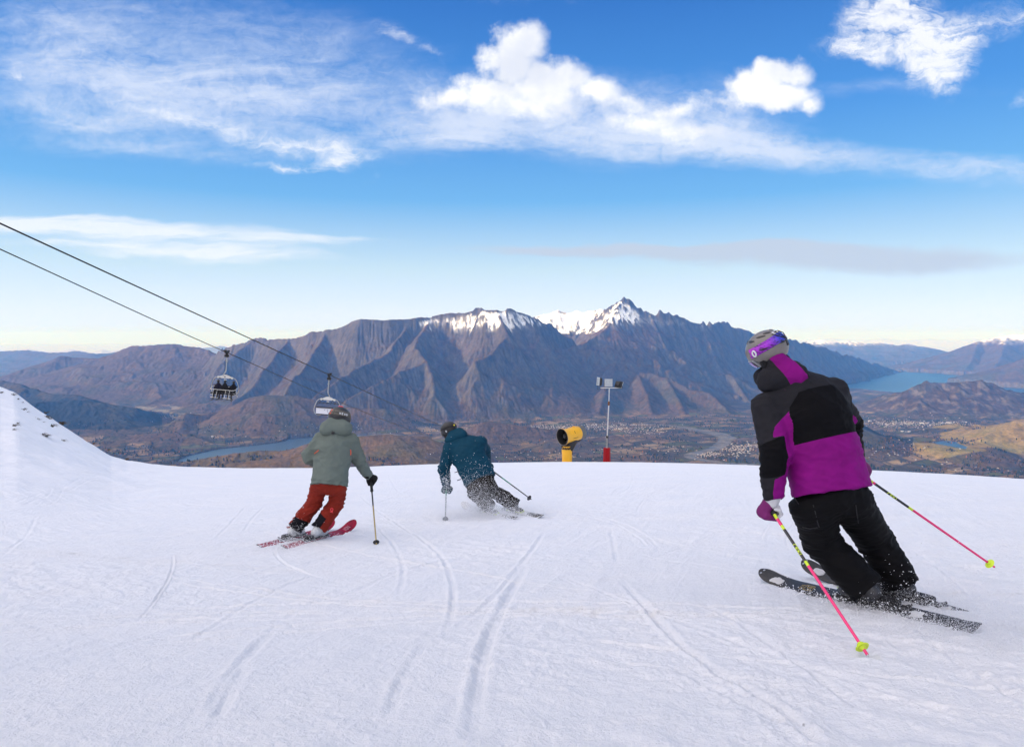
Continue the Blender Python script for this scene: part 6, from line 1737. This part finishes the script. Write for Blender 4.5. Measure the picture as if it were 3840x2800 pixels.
# ------------------------------------------------------------------ chairlift
def spline(pts, n=60):
    P = np.array(pts, float); out = []
    for i in range(len(P) - 1):
        p0, p1, p2, p3 = P[max(i - 1, 0)], P[i], P[i + 1], P[min(i + 2, len(P) - 1)]
        for k in range(max(2, n // (len(P) - 1))):
            t = k / max(2, n // (len(P) - 1))
            out.append(0.5 * ((2 * p1) + (-p0 + p2) * t + (2 * p0 - 5 * p1 + 4 * p2 - p3) * t * t + (-p0 + 3 * p1 - 3 * p2 + p3) * t ** 3))
    out.append(P[-1]); return out
LA = [(-22.1 + .03 * (Y - 53), Y, z) for Y, z in ((-30, 17.4), (0, 11.0), (30.4, 3.93), (53, -1.25), (100, -11.5), (176, -26.9), (300, -50.2), (526, -89), (900, -158))]
LB = [(-14.7 + .03 * (Y - 55), Y, z) for Y, z in ((-30, 13.6), (0, 7.6), (21, 3.5), (55, -3.1), (121.5, -15.9), (262, -42.4), (520, -91), (900, -163))]
M_ROPE = simple('haul_rope', (.018, .018, .020), .6, .4)
M_GALV = simple('galvanised_steel', (.36, .37, .37), .45, .55, var=.12, vscale=6)
M_CREAM = simple('cream_paint', (.66, .64, .58), .45, var=.08, vscale=5)
M_DARK = simple('dark_machinery', (.020, .020, .022), .5, .3)
M_SEAT = simple('seat_black', (.018, .018, .020), .7, var=.2)
M_PANEL = simple('back_panel_white', (.70, .70, .73), .4, var=.05)
def cable(pts, label):
    mb = MB(); mb.tube(spline(pts, 90), .029, 8); b = np.array(pts[3], float)
    tag(mb.build('lift_cable', M_ROPE, None, b), label, 'cable', 'haul ropes of the chairlift')
def chair(grip, face, roll, label, raised, sway=0.0):
    """face = -1 looks at the camera, +1 looks away; parts hang from the grip"""
    c, s = math.cos(roll), math.sin(roll)
    def T(x, y, z):                                          # x across the rope, y ahead of the seat, z up
        X, Yy = x * -face * -1, y * face
        return np.asarray(grip) + np.array([X * c + z * s, Yy, -X * s + z * c])
    Mr = np.array([[c, 0, s], [0, 1, 0], [-s, 0, c]])
    base = np.asarray(grip, float)
    root = empty('lift_chair', base, label, 'chairlift chair', 'chairs on the lift')
    mb = MB()
    mb.box(T(0, 0, -.02), (.16, .62, .14), Mr, 0, .03); mb.box(T(.06, .15, .10), (.20, .16, .14), Mr, 0, .03); mb.box(T(-.04, -.2, .09), (.16, .18, .10), Mr, 0, .03)
    mb.box(T(0, 0, -.16), (.13, .20, .22), Mr, 0, .02); mb.box(T(.0, 0, -.34), (.30, .22, .10), Mr, 0, .02); mb.lathe([(-.16, .0), (-.16, .07), (.16, .07), (.16, 0)], T(0, 0, -.26), Mr @ np.array([1, 0, 0]), 12)
    mb.build('rope_grip', M_DARK, root, base)
    mb = MB(); mb.tube(spline([T(0, 0, -.28), T(-.02, 0, -.8), T(-.03, 0, -1.30), T(.0, .02, -1.52), T(.09, .04, -1.70), T(.16, .04, -1.86)], 30), .048, 10)
    mb.box(T(-.03, 0, -.72), (.13, .13, .10), Mr, 0, .02)
    h = mb.build('hanger', M_GALV, root, base)
    mb = MB(); mb.tube(spline([T(.06, -.05, -.35), T(.08, -.05, -.9), T(.06, -.05, -1.45), T(-.02, -.03, -1.72), T(-.45, 0, -1.84)], 24), .012, 6); mb.build('hose', M_DARK, h, base)
    # yoke: flat gable plate with sleeve ends
    mb = MB(); z0 = -2.04
    for y in (-.05, .05):
        V = [T(-.50, y, z0), T(.50, y, z0), T(.50, y, z0 + .10), T(.14, y, z0 + .27), T(-.14, y, z0 + .27), T(-.50, y, z0 + .10)]
        V2 = [p + Mr @ np.array([0, .016, 0]) for p in V]
        mb.add(V + V2, [(0, 1, 2, 3, 4, 5), (11, 10, 9, 8, 7, 6)] + [(i, i + 6, (i + 1) % 6 + 6, (i + 1) % 6) for i in range(6)])
    for x in (-.53, .53): mb.lathe([(-.06, 0), (-.06, .085), (.06, .085), (.06, 0)], T(x, 0, z0 + .05), Mr @ np.array([1, 0, 0]), 14)
    mb.box(T(0, 0, z0 - .11), (.22, .06, .06), Mr, 0, .02)
    yk = mb.build('yoke', M_CREAM, root, base)
    mb = MB(); mb.lathe([(-.012, 0), (-.012, .05), (.012, .05), (.012, 0)], T(0, .07, z0 + .12), (0, 1, 0), 12); mb.build('yoke_fitting', M_DARK, yk, base)
    for x in (-.4, .4): mb = MB(); mb.box(T(x, 0, z0 + .005), (.09, .12, .06), Mr, 0, .01); mb.build('yoke_fitting', M_DARK, yk, base)
    for sx in (-1, 1):
        mb = MB(); mb.tube(spline([T(sx * .55, 0, z0 + .05), T(sx * .74, 0, z0 + .02), T(sx * .90, -.02, z0 - .16), T(sx * 1.02, -.06, z0 - .50), T(sx * 1.06, -.10, z0 - .80), T(sx * 1.00, -.06, z0 - 1.08), T(sx * .84, .05, z0 - 1.24), T(sx * .60, .30, z0 - 1.27)], 42), .034, 10)
        mb.build('side_tube', M_GALV, root, base)
    # seat and back
    mb = MB(); mb.box(T(0, .22, z0 - 1.17), (1.84, .50, .11), Mr, 0, .04); st = mb.build('seat', M_SEAT, root, base)
    mb = MB(); mb.tube([T(-.86, .46, z0 - 1.26), T(.86, .46, z0 - 1.26)], .025, 8); mb.build('seat_rail', M_GALV, st, base)
    Mb = Mr @ np.array([[1, 0, 0], [0, math.cos(.16), face * math.sin(.16)], [0, -face * math.sin(.16), math.cos(.16)]])
    mb = MB(); mb.box(T(0, -.06, z0 - .88), (1.80, .045, .50), Mb, 0, .02); bk = mb.build('backrest', M_PANEL, root, base)
    mb = MB(); mb.box(T(0, -.10, z0 - .60), (1.86, .09, .09), Mb, 0, .03); mb.box(T(0, -.015, z0 - .88), (1.74, .05, .44), Mb, 0, .02); mb.build('cushion', M_SEAT, bk, base)
    ink = simple('slate_print', (.10, .12, .20), .5)
    for k in range(4):
        mb = MB()
        if k == 0: mb.tube([T(.02 * face, -.10, z0 - .72), T(.05 * face, -.105, z0 - .90), T(.13 * face, -.10, z0 - 1.06)], .012, 6)
        elif k == 1: mb.tube([T(-.22, -.10, z0 - .82), T(-.16, -.10, z0 - .76)], .016, 6)
        elif k == 2: mb.box(T(.62, -.095, z0 - .78), (.30, .012, .06), Mb, 0, .003)
        else: mb.box(T(-.05, -.095, z0 - 1.08), (.40, .012, .02), Mb, 0, .003)
        mb.build('back_mark', ink, bk, base)
    # safety bar with its foot rests, up or down
    mb = MB()
    if raised:
        y0, zb = .30, z0 - .27
        mb.tube([T(-.86, y0, zb), T(.86, y0, zb)], .022, 8)
        for sx in (-1, 1): mb.tube([T(sx * .86, y0, zb), T(sx * .94, -.05, zb - .25)], .02, 8)
        for x in (-.72, -.42, -.12, .20, .50, .78):
            mb.tube([T(x, y0, zb), T(x + .03, y0 + .10, zb + .13)], .016, 6); mb.tube([T(x, y0, zb), T(x - .06, y0 + .05, zb - .09)], .018, 6)
        mb.build('safety_bar', M_DARK, root, base)
    else:
        y0, zb = .52, z0 - .86
        mb.tube(spline([T(-.98, -.08, z0 - .70), T(-.96, .2, z0 - .80), T(-.86, y0, zb), T(-.4, y0 + .03, zb), T(.4, y0 + .03, zb), T(.86, y0, zb), T(.96, .2, z0 - .80), T(.98, -.08, z0 - .70)], 42), .020, 8)
        for x in (-.62, -.32, .34, .62):
            mb.tube([T(x, y0, zb), T(x + .03, y0 + .14, zb - .62)], .016, 6); mb.tube([T(x - .16, y0 + .15, zb - .62), T(x + .16, y0 + .15, zb - .62)], .020, 6)
        mb.build('safety_bar', M_CREAM, root, base)
    return T, z0
def rider(T, x, z0, k, label, jacket, seed, lean=0.0):
    P = lambda a, b, c: T(x + a, b, z0 - 1.10 + c)
    base = P(0, .15, 0)
    hd = P(lean, .02, .80)
    s = Soft(.04)
    s.limb(P(0, .06, .14), P(lean * .7, .00, .56), .12, .13); s.ball(hd, .085); s.limb(P(lean * .8, .0, .58), hd, .06, .055)
    for sx in (-1, 1):
        s.limb(P(sx * .10, .10, .10), P(sx * .13, .50, .10), .075, .065); s.limb(P(sx * .13, .50, .10), P(sx * .13, .56, -.36), .060, .055)
        s.limb(P(sx * .18 + lean * .7, .0, .50), P(sx * .25, .16, .28), .055, .048); s.limb(P(sx * .25, .16, .28), P(sx * .16, .42, .22), .046, .042)
    v, f = s.mesh(.028); root = new_mesh('person', v, f, simple('rider_trousers', (.012, .012, .014), .8), None, base=base)
    tag(root, label, 'person', 'riders on the lift chair')
    s = Soft(.05); s.limb(P(0, .06, .10), P(lean * .7, .0, .56), .165, .165)
    for sx in (-1, 1):
        s.limb(P(sx * .18 + lean * .7, .0, .50), P(sx * .25, .16, .28), .075, .068); s.limb(P(sx * .25, .16, .28), P(sx * .17, .40, .22), .064, .055)
    v, f = s.mesh(.028); new_mesh('jacket', v, f, jacket, root, base=base)
    s = Soft(.02); s.limb(hd + np.array([0, 0, .03]), hd + np.array([0, .01, .05]), .112, .108); s.cut(hd + np.array([0, 0, -.03]), (0, -.3, -1))
    v, f = s.mesh(.02); new_mesh('helmet', v, f, M_BLACKPL, root, base=base)
    for sx in (-1, 1):
        s = Soft(.02); s.limb(P(sx * .13, .50, -.42), P(sx * .13, .66, -.44), .055, .05); s.limb(P(sx * .13, .52, -.40), P(sx * .13, .56, -.20), .06, .065)
        v, f = s.mesh(.026); new_mesh('ski_boot', v, f, M_BLACKPL, root, base=base)
    rs = random.Random(seed)
    for sx in (-1, 1):
        tw = rs.uniform(-.35, .35); a, b = P(sx * .13 - .35 * tw, -.05, -.50), P(sx * .13 + .9 * tw, 1.18, -.58)
        g = SkiGeo(a, b, 0, (.10, .08, .11), .08, 0); mb = MB(); g.mesh(mb, n=24)
        o = mb.build('ski', [M_DARK, M_DARK, M_DARK], None, g.at(.5))
        tag(o, 'dark ski dangling under ' + k, 'ski', 'skis of the chairlift riders')
    return root
def make_lift():
    cable(LA, 'lower lift cable, the one that carries the chair with riders')
    cable(LB, 'upper lift cable, the one that carries the empty chair')
    gA = F(851, 1320, 53.0); gB = F(1235, 1406, 55.0)
    T, z0 = chair(gA, -1, R(5), 'chairlift chair with three riders and its bar lowered, facing the camera', False)
    rider(T, -.64, z0, 'the left rider', 'person in black with bare-looking red face, at the left end of the lift chair', cloth('rider_black', (.014, .014, .017), .8, .2), 1, -.06)
    rider(T, .02, z0, 'the middle rider', 'person in black slumped low in the middle of the lift chair', cloth('rider_charcoal', (.018, .018, .022), .8, .2), 2, -.04)
    rider(T, .46, z0, 'the right rider', 'person in dark navy with an orange front, right of the middle rider on the chair', zoned_cloth('rider_orange', [(.016, .016, .030), (.45, .07, .02), (.016, .016, .03)]), 3, .05)
    # a pole carried across by the left rider
    mb = MB(); a, b = T(-.75, .45, z0 - 1.0), T(-1.28, .62, z0 - 1.26); mb.tube([a, b], .014, 8); mb.lathe([(-.02, .0), (-.01, .045), (.01, .045), (.02, 0)], b, b - a, 10)
    tag(mb.build('ski_pole', M_GALV, None, b), 'thin ski pole sticking out to the left of the chair with riders', 'ski pole', GRP_POLE)
    chair(gB, 1, R(4), 'empty chairlift chair with a white back panel and its bar raised, seen from behind', True)
make_lift()

# ------------------------------------------------------------------ snow gun
def make_gun():
    Y = 39.0; q = lambda x, y, d=0.0: F(2040 + x * .23, 1380 + y * .23, Y + d)
    gx, _, _ = q(375, 1500); zg = float(ground(gx, Y)) - .05
    base = np.array([gx, Y, zg])
    root = empty('snow_gun', base, 'yellow fan snow gun with a black yoke standing on the crest', 'snow gun')
    ye = simple('gun_yellow', (.82, .42, .006), .4, var=.07, vscale=3, coat=.25)
    blk = simple('gun_black', (.014, .014, .015), .5, var=.2, vscale=4)
    ax = _n((-.77, -.60, -.10)); c = q(425, 1090)                # middle of the barrel
    front = c + ax * .60
    mb = MB()
    pr = [(-.62, .40), (-.58, .415), (-.30, .42), (.0, .415), (.25, .41), (.42, .43), (.54, .475), (.60, .500), (.615, .495), (.60, .465), (.52, .440), (.30, .395), (-.10, .385), (-.55, .385)]
    gb = [0] * 8 + [1] * 5; mb.lathe(pr, c, ax, 48, mis=gb); mb.box(c + np.array([0, 0, .43]) - ax * .28, (.16, .12, .07), frame(ax), 0, .02)
    br = mb.build('barrel', [ye, blk], root, base)
    mb = MB(); mb.lathe([(.60, .492), (.625, .498), (.632, .488), (.625, .478), (.60, .470)], c, ax, 48); mb.build('nozzle_ring', simple('ring_steel', (.16, .16, .17), .4, .4), br, base)
    # fan: hub and twisted blades inside
    mb = MB(); mb.lathe([(.05, .16), (.28, .16), (.40, .145), (.47, .10), (.50, .0)], c, ax, 24); mb.lathe([(-.30, .38), (-.30, 0)], c, ax, 24)
    Fx = frame(ax); u, w = Fx[:, 1], Fx[:, 2]
    for k in range(11):
        a0 = 2 * math.pi * k / 11; V = []
        for r in (.15, .26, .38):
            for d, tw in ((.12, -.16), (.30, .16)):
                aa = a0 + tw * (.6 + .4 * r / .38); V.append(c + ax * d + (u * math.cos(aa) + w * math.sin(aa)) * r)
        V += [p + ax * .012 for p in V]
        mb.add(V, [(0, 1, 3, 2), (2, 3, 5, 4), (6, 8, 9, 7), (8, 10, 11, 9), (0, 2, 8, 6), (2, 4, 10, 8), (1, 7, 9, 3), (3, 9, 11, 5)])
    mb.build('fan', simple('fan_black', (.020, .020, .022), .28), br, base)
    mb = MB(); mb.lathe([(-.60, .37), (-.74, .40), (-.92, .39), (-1.00, .33), (-1.02, 0)], c, ax, 32)
    for k in range(20):
        a0 = 2 * math.pi * k / 20; mb.tube([c - ax * .64 + (u * math.cos(a0) + w * math.sin(a0)) * .405, c - ax * .92 + (u * math.cos(a0) + w * math.sin(a0)) * .400, c - ax * 1.0 + (u * math.cos(a0) + w * math.sin(a0)) * .34], .010, 5)
    mb.build('intake_cage', simple('cage_grey', (.16, .17, .17), .5, .3), br, base)
    # dark marks on the side turned to the camera
    sd = _n(np.cross(ax, (0, 0, 1))); sd = sd if sd[1] < 0 else -sd
    mb = MB()
    def onb(d, hgt, r=.424): return c + ax * d + sd * math.sqrt(max(0, r * r - hgt * hgt)) + np.array([0, 0, hgt])
    for k in range(9): mb.tube([onb(.10 - k * .042, -.13), onb(.075 - k * .042, -.13)], .012, 5)
    mb.tube([onb(-.02, .27), onb(-.05, .21), onb(-.015, .21), onb(-.06, .13)], .011, 5)
    mb.build('marking', blk, br, base)
    # black belly, yoke and swivel
    top = c - np.array([0, 0, .30]) - ax * .10; post_top = q(375, 1312)
    s = Soft(.08)
    s.limb(c - ax * .56 - np.array([0, 0, .30]), c + ax * .12 - np.array([0, 0, .40]), .24, .18); s.limb(c - ax * .18 - np.array([0, 0, .36]), post_top + np.array([.12, 0, .04]), .30, .27); s.limb(post_top + np.array([-.22, -.05, .16]), post_top + np.array([.20, .0, .12]), .13, .15)
    v, f = s.mesh(.03); new_mesh('yoke', v, f, blk, root, base=base)
    mb = MB(); mb.lathe([(0, .30), (.05, .33), (.10, .30)], post_top - np.array([0, 0, .03]), (0, 0, 1), 20)
    for k in range(3): mb.tube(spline([post_top + np.array([-.24 + .1 * k, -.28, .12]), post_top + np.array([-.10 + .12 * k, -.36, .02]), post_top + np.array([.16, -.32, .10 + .03 * k])], 14), .020, 6)
    mb.build('swivel', blk, root, base)
    s = Soft(.06); lo = q(375, 1560); zz = post_top[2] - lo[2]
    mb = MB(); prof = [(0, .29), (.55, .295), (.78, .315), (1.05, .31), (zz - .02, .275), (zz, .25), (zz, 0)]
    prof = [(0 - .8, .29)] + prof
    mb.lathe(prof, lo, (0, 0, 1), 12); mb.tube([lo + np.array([-.10, -.28, zz * .48]), lo + np.array([-.08, -.30, zz * .40]), lo + np.array([-.11, -.30, zz * .30])], .012, 5)
    p = mb.build('post', ye, root, base, smooth=True)
    mb = MB(); mb.box(post_top + np.array([.25, .05, -.12]), (.14, .30, .46), None, 0, .03); mb.build('hose_box', blk, root, base)
make_gun()

# ------------------------------------------------------------------ floodlight mast
def make_mast():
    Y = 40.0; q = lambda x, y, d=0.0: F(2040 + x * .23, 1380 + y * .23, Y + d)
    foot = q(1024, 1540); base = np.array([foot[0], Y, float(ground(foot[0], Y)) - .05])
    root = empty('floodlight_mast', base, 'steel floodlight mast with three lamps and a red crash pad at its foot', 'floodlight')
    gal = simple('mast_steel', (.52, .53, .53), .35, .5, var=.1, vscale=5)
    mb = MB(); mb.tube([base, q(1028, 1130)], .068, 14); lower = mb.build('lower_tube', gal, root, base)
    mb = MB(); mb.box(q(1040, 1215, -.06), (.04, .05, .55), None, 0, .01); mb.box(q(1016, 1215, -.06), (.03, .05, .50), None, 0, .01); mb.lathe([(0, .08), (.12, .085), (.14, .06)], q(1030, 1140), (0, 0, 1), 14); mb.build('clamp', simple('clamp_grey', (.05, .05, .055), .5, .4), lower, base)
    mb = MB(); mb.tube([q(1029, 1140), q(1057, 580)], .036, 12); mb.tube([q(1057, 590), q(1064, 322)], .028, 12); mb.build('upper_tube', gal, root, base)
    mb = MB(); mb.lathe([(-.12, .052), (-.11, .060), (.11, .060), (.12, .050)], q(1057, 575), (.02, 0, 1), 14); mb.build('collar', simple('rusty_collar', (.16, .065, .025), .7, .2, var=.4, vscale=8), root, base)
    mb = MB(); mb.lathe([(-.06, .036), (.06, .036)], q(1063, 375), (0, 0, 1), 12); mb.box(q(1075, 322), (1.10, .06, .05), None, 0, .01); mb.build('cross_arm', gal, root, base)
    # lamps: housing with fins behind, frame and glass in front
    glass = simple('lamp_glass', (.36, .40, .43), .25, 0, var=.12, vscale=12); dk = simple('lamp_housing', (.030, .032, .036), .5, .3); rim = simple('lamp_rim', (.42, .45, .47), .4, .4)
    for cx, cy, dx, nrm, sz in ((1052, 238, -.05, (-.06, -1, .10), (.45, .43)), (885, 216, -.02, (-.97, -.22, .10), (.42, .46)), (1226, 275, .03, (.62, .62, -.48), (.46, .38))):
        n = _n(nrm); M = frame(n); c = q(cx, cy, dx)
        mb = MB(); mb.box(c - n * .06, (.10, sz[0], sz[1]), M, 0, .02); mb.box(c - n * .15, (.12, sz[0] * .6, sz[1] * .7), M, 0, .03)
        for k in range(7): mb.box(c - n * .12 + M[:, 1] * (k - 3) * sz[0] * .13, (.10, .012, sz[1] * .9), M)
        lm = mb.build('lamp', dk, root, base)
        mb = MB()
        for sgn in (-1, 1):
            mb.box(c + n * .005 + M[:, 1] * sgn * (sz[0] / 2 - .02), (.04, .045, sz[1] + .02), M, 0, .006); mb.box(c + n * .005 + M[:, 2] * sgn * (sz[1] / 2 - .02), (.04, sz[0] - .07, .045), M, 0, .006)
        mb.build('rim', rim, lm, base)
        mb = MB(); mb.box(c - n * .002, (.016, sz[0] - .08, sz[1] - .08), M, 0, .003); mb.build('glass', glass, lm, base)
        mb = MB(); arm = q(1075, 318); tgt = np.array([c[0], arm[1], arm[2]])
        mb.tube([c - M[:, 1] * sz[0] * .52 - n * .05, c - M[:, 1] * sz[0] * .54 - n * .08 - np.array([0, 0, sz[1] * .62]), c + M[:, 1] * sz[0] * .54 - n * .08 - np.array([0, 0, sz[1] * .62]), c + M[:, 1] * sz[0] * .52 - n * .05], .014, 6); mb.build('bracket', dk, lm, base)
    mb = MB()
    mb.tube(spline([q(880, 285), q(868, 330), q(890, 352), q(930, 330)], 20), .012, 6); mb.tube(spline([q(985, 310), q(985, 350), q(1010, 368), q(1050, 330)], 20), .012, 6)
    mb.build('lamp_cable', M_DARK, root, base)
    # padded red wrap, six flat sides, over the foot
    red = cloth('red_pad', (.30, .008, .012), .55, .12, bmp=.2)
    mb = MB(); a = q(1028, 1296); L = a[2] - base[2]
    mb.lathe([(0, .21), (.02, .225), (L - .02, .205), (L, .19), (L, 0)], base, (0, 0, 1), 6); o = mb.build('crash_pad', red, root, base, smooth=False)
make_mast()

# ------------------------------------------------------------------ tussock showing through the snow of the bank
def make_tufts():
    spots = [(95, 515, .5), (355, 565, .8), (385, 610, .8), (560, 725, 1.0), (705, 690, 1.3), (745, 715, 1.1), (800, 820, 1.3), (215, 815, .9), (200, 880, .7), (660, 950, .9), (715, 975, .8), (965, 1050, .8), (940, 770, 1.5), (965, 790, 1.2), (705, 612, 1.1), (190, 338, 1.1), (1440, 1090, 1.0), (425, 640, .5), (660, 760, .5), (515, 695, .5), (275, 770, .4), (1675, 1188, 1.1), (1955, 1335, 1.0), (340, 455, .6), (10, 300, .8), (265, 405, .6)]
    rs = random.Random(9); m = simple('dry_tussock', (.060, .038, .018), .9, var=.5, vscale=40)
    protos = []
    for k in range(6):
        mb = MB(); n = rs.randint(26, 42)
        for i in range(n):
            a = rs.uniform(0, 6.28); r = rs.uniform(0, .06); L = rs.uniform(.10, .30); dr = np.array([math.cos(a) * .5 + .75, math.sin(a) * .5 - .25, 0]); dr /= np.linalg.norm(dr)
            p0 = np.array([r * math.cos(a), r * math.sin(a), -.02]); p1 = p0 + dr * L * .45 + np.array([0, 0, L * rs.uniform(.25, .5)]); p2 = p0 + dr * L + np.array([0, 0, L * rs.uniform(-.05, .30)])
            w = np.cross(dr, (0, 0, 1)) * rs.uniform(.006, .013)
            mb.add([p0 - w, p0 + w, p1 + w * .8, p1 - w * .8, p2], [(0, 1, 2, 3), (3, 2, 4)])
        protos.append(mb)
    done = {}
    for i, (x, y, s) in enumerate(spots):
        p = G(x * .2421, 1400 + y * .2421)
        k = i % 6
        if k not in done:
            o = protos[k].build('grass_tuft', m, smooth=False); done[k] = o
        else:
            o = done[k].copy(); COL.objects.link(o)
        o.location = (p[0], p[1], p[2]); o.scale = (s * .95,) * 3; o.rotation_euler = (0, 0, rs.uniform(-.5, .5))
        tag(o, 'dark tuft of dry grass poking through the snow of the left-hand bank', 'grass tuft', 'grass tufts on the snowy bank')
make_tufts()

# ------------------------------------------------------------------ powder thrown up by the skis
def powder(label, clouds, seed):
    """clouds: (count, function giving n positions, smallest and largest grain)"""
    rng = np.random.default_rng(seed); VV = []; FF = []; n0 = 0
    T4 = np.array([(1, 1, 1), (1, -1, -1), (-1, 1, -1), (-1, -1, 1)], float) / 1.3
    O6 = np.array([(1, 0, 0), (-1, 0, 0), (0, 1, 0), (0, -1, 0), (0, 0, 1), (0, 0, -1)], float)
    F4 = np.array([(0, 1, 2), (0, 3, 1), (0, 2, 3), (1, 3, 2)]); F8 = np.array([(0, 2, 4), (2, 1, 4), (1, 3, 4), (3, 0, 4), (2, 0, 5), (1, 2, 5), (3, 1, 5), (0, 3, 5)])
    for n, fn, lo, hi in clouds:
        P = fn(rng, n); n = len(P); r = lo * (hi / lo) ** (rng.random(n) ** 2.2)
        A, Fq = (O6, F8) if hi > .007 else (T4, F4)
        V = P[:, None, :] + A[None] * r[:, None, None] * rng.uniform(.6, 1.3, (n, 1, 3))
        VV.append(V.reshape(-1, 3)); FF.append((Fq[None] + (n0 + np.arange(n) * len(A))[:, None, None]).reshape(-1, 3)); n0 += n * len(A)
    o = new_mesh('snow_spray', np.concatenate(VV), np.concatenate(FF), M_SNOWBIT, smooth=False)
    tag(o, label, 'snow spray', kind='stuff')
def above(P, m=.003):
    g = ground(P[:, 0], P[:, 1]) + m; P[:, 2] = np.maximum(P[:, 2], g); return P
def along_ski(g, u0, u1, side, reach, high, back=0.0, pw=1.0):
    def fn(rng, n):
        u = u0 + (u1 - u0) * rng.random(n) ** pw
        base = g.tail + u[:, None] * g.L * g.t
        w = rng.exponential(reach, n); h = rng.exponential(high, n) * np.exp(-w / (reach * 3))
        P = base + g.y * (side * (.058 + w))[:, None] - g.t * (rng.exponential(back + 1e-4, n))[:, None]
        P[:, 2] = ground(P[:, 0], P[:, 1]) + h
        return above(P)
    return fn
def puff(c, r, drop=False):
    c = np.asarray(c, float)
    def fn(rng, n):
        P = c + rng.normal(0, 1, (n, 3)) * np.asarray(r); return above(P)
    return fn
def make_powder():
    gN, gF, J = SK1
    powder('loose snow kicked up along the skis of the nearest skier', [
        (420, along_ski(gN, .05, .85, 1, .05, .022), .003, .010), (900, along_ski(gN, .0, .7, 1, .07, .018), .0015, .004), (20000, along_ski(gN, -.25, .50, 1, .11, .022, .14), .0007, .0020),
        (22000, puff(gN.at(-.10) + np.array([.10, -.05, .03]), (.24, .18, .045)), .0007, .0020), (24000, puff(gF.at(.04) + np.array([.06, -.05, .02]), (.24, .24, .045)), .0008, .0021), (1300, along_ski(gF, -.1, .5, 1, .06, .05, .1), .0015, .004),
        (120, puff(J['anR'] + np.array([0, -.05, .05]), (.16, .12, .14)), .002, .006), (160, along_ski(gN, .1, .6, 1, .04, .05), .003, .008)], 1)
    gL, gR, J = SK2
    powder('loose snow kicked up along the skis of the sage skier', [
        (260, along_ski(gR, .0, .75, -1, .06, .014), .003, .006), (4000, along_ski(gR, -.2, .55, -1, .09, .012, .12), .0014, .0034), (2500, along_ski(gL, -.2, .5, -1, .08, .012, .12), .0014, .0034), (2500, puff(gR.at(-.05), (.18, .2, .05)), .0022, .005), (220, puff(J['anL'] + np.array([.03, -.1, .04]), (.10, .06, .07)), .002, .004)], 2)
    gL, gR, J = SK3
    Z = lambda x, y, Y: F(1550 + x * .2845, 1530 + y * .2845, Y)
    powder('cloud of powder swirling round the legs of the teal skier', [
        (7500, puff(Z(790, 1235, 9.35), (.20, .14, .17)), .0013, .0030), (11000, puff(Z(860, 1385, 9.30), (.42, .25, .10)), .0014, .0034), (12000, puff(Z(600, 1330, 9.35), (.45, .30, .15)), .0014, .0034),
        (6000, puff(Z(1250, 1420, 9.3), (.40, .22, .06)), .0014, .0034), (3500, puff(Z(1500, 1440, 9.4), (.35, .2, .05)), .003, .006), (800, puff(Z(840, 1010, 9.40), (.16, .10, .12)), .0014, .004), (90, puff(Z(860, 830, 9.4), (.22, .10, .22)), .003, .006),
        (300, puff(Z(1180, 1230, 9.45), (.28, .1, .18)), .003, .006), (450, puff(Z(430, 1010, 9.6), (.07, .08, .10)), .003, .0055), (40, puff(Z(420, 800, 9.6), (.10, .08, .16)), .003, .006), (3000, along_ski(gL, -.05, .8, 1, .10, .08, .1), .003, .007)], 3)
make_powder()
EXPOSURE = 0.5
# ------------------------------------------------------------------ picture settings
SC.render.engine = 'CYCLES'
SC.view_settings.view_transform = 'Standard'; SC.view_settings.look = 'None'
SC.view_settings.exposure = EXPOSURE; SC.view_settings.gamma = 1.0
SC.view_settings.use_curve_mapping = False
SC.cycles.use_denoising = True
SC.cycles.max_bounces = 6; SC.cycles.diffuse_bounces = 3; SC.cycles.glossy_bounces = 3; SC.cycles.transparent_max_bounces = 8; SC.cycles.volume_bounces = 0
SC.cycles.sample_clamp_indirect = 10.0
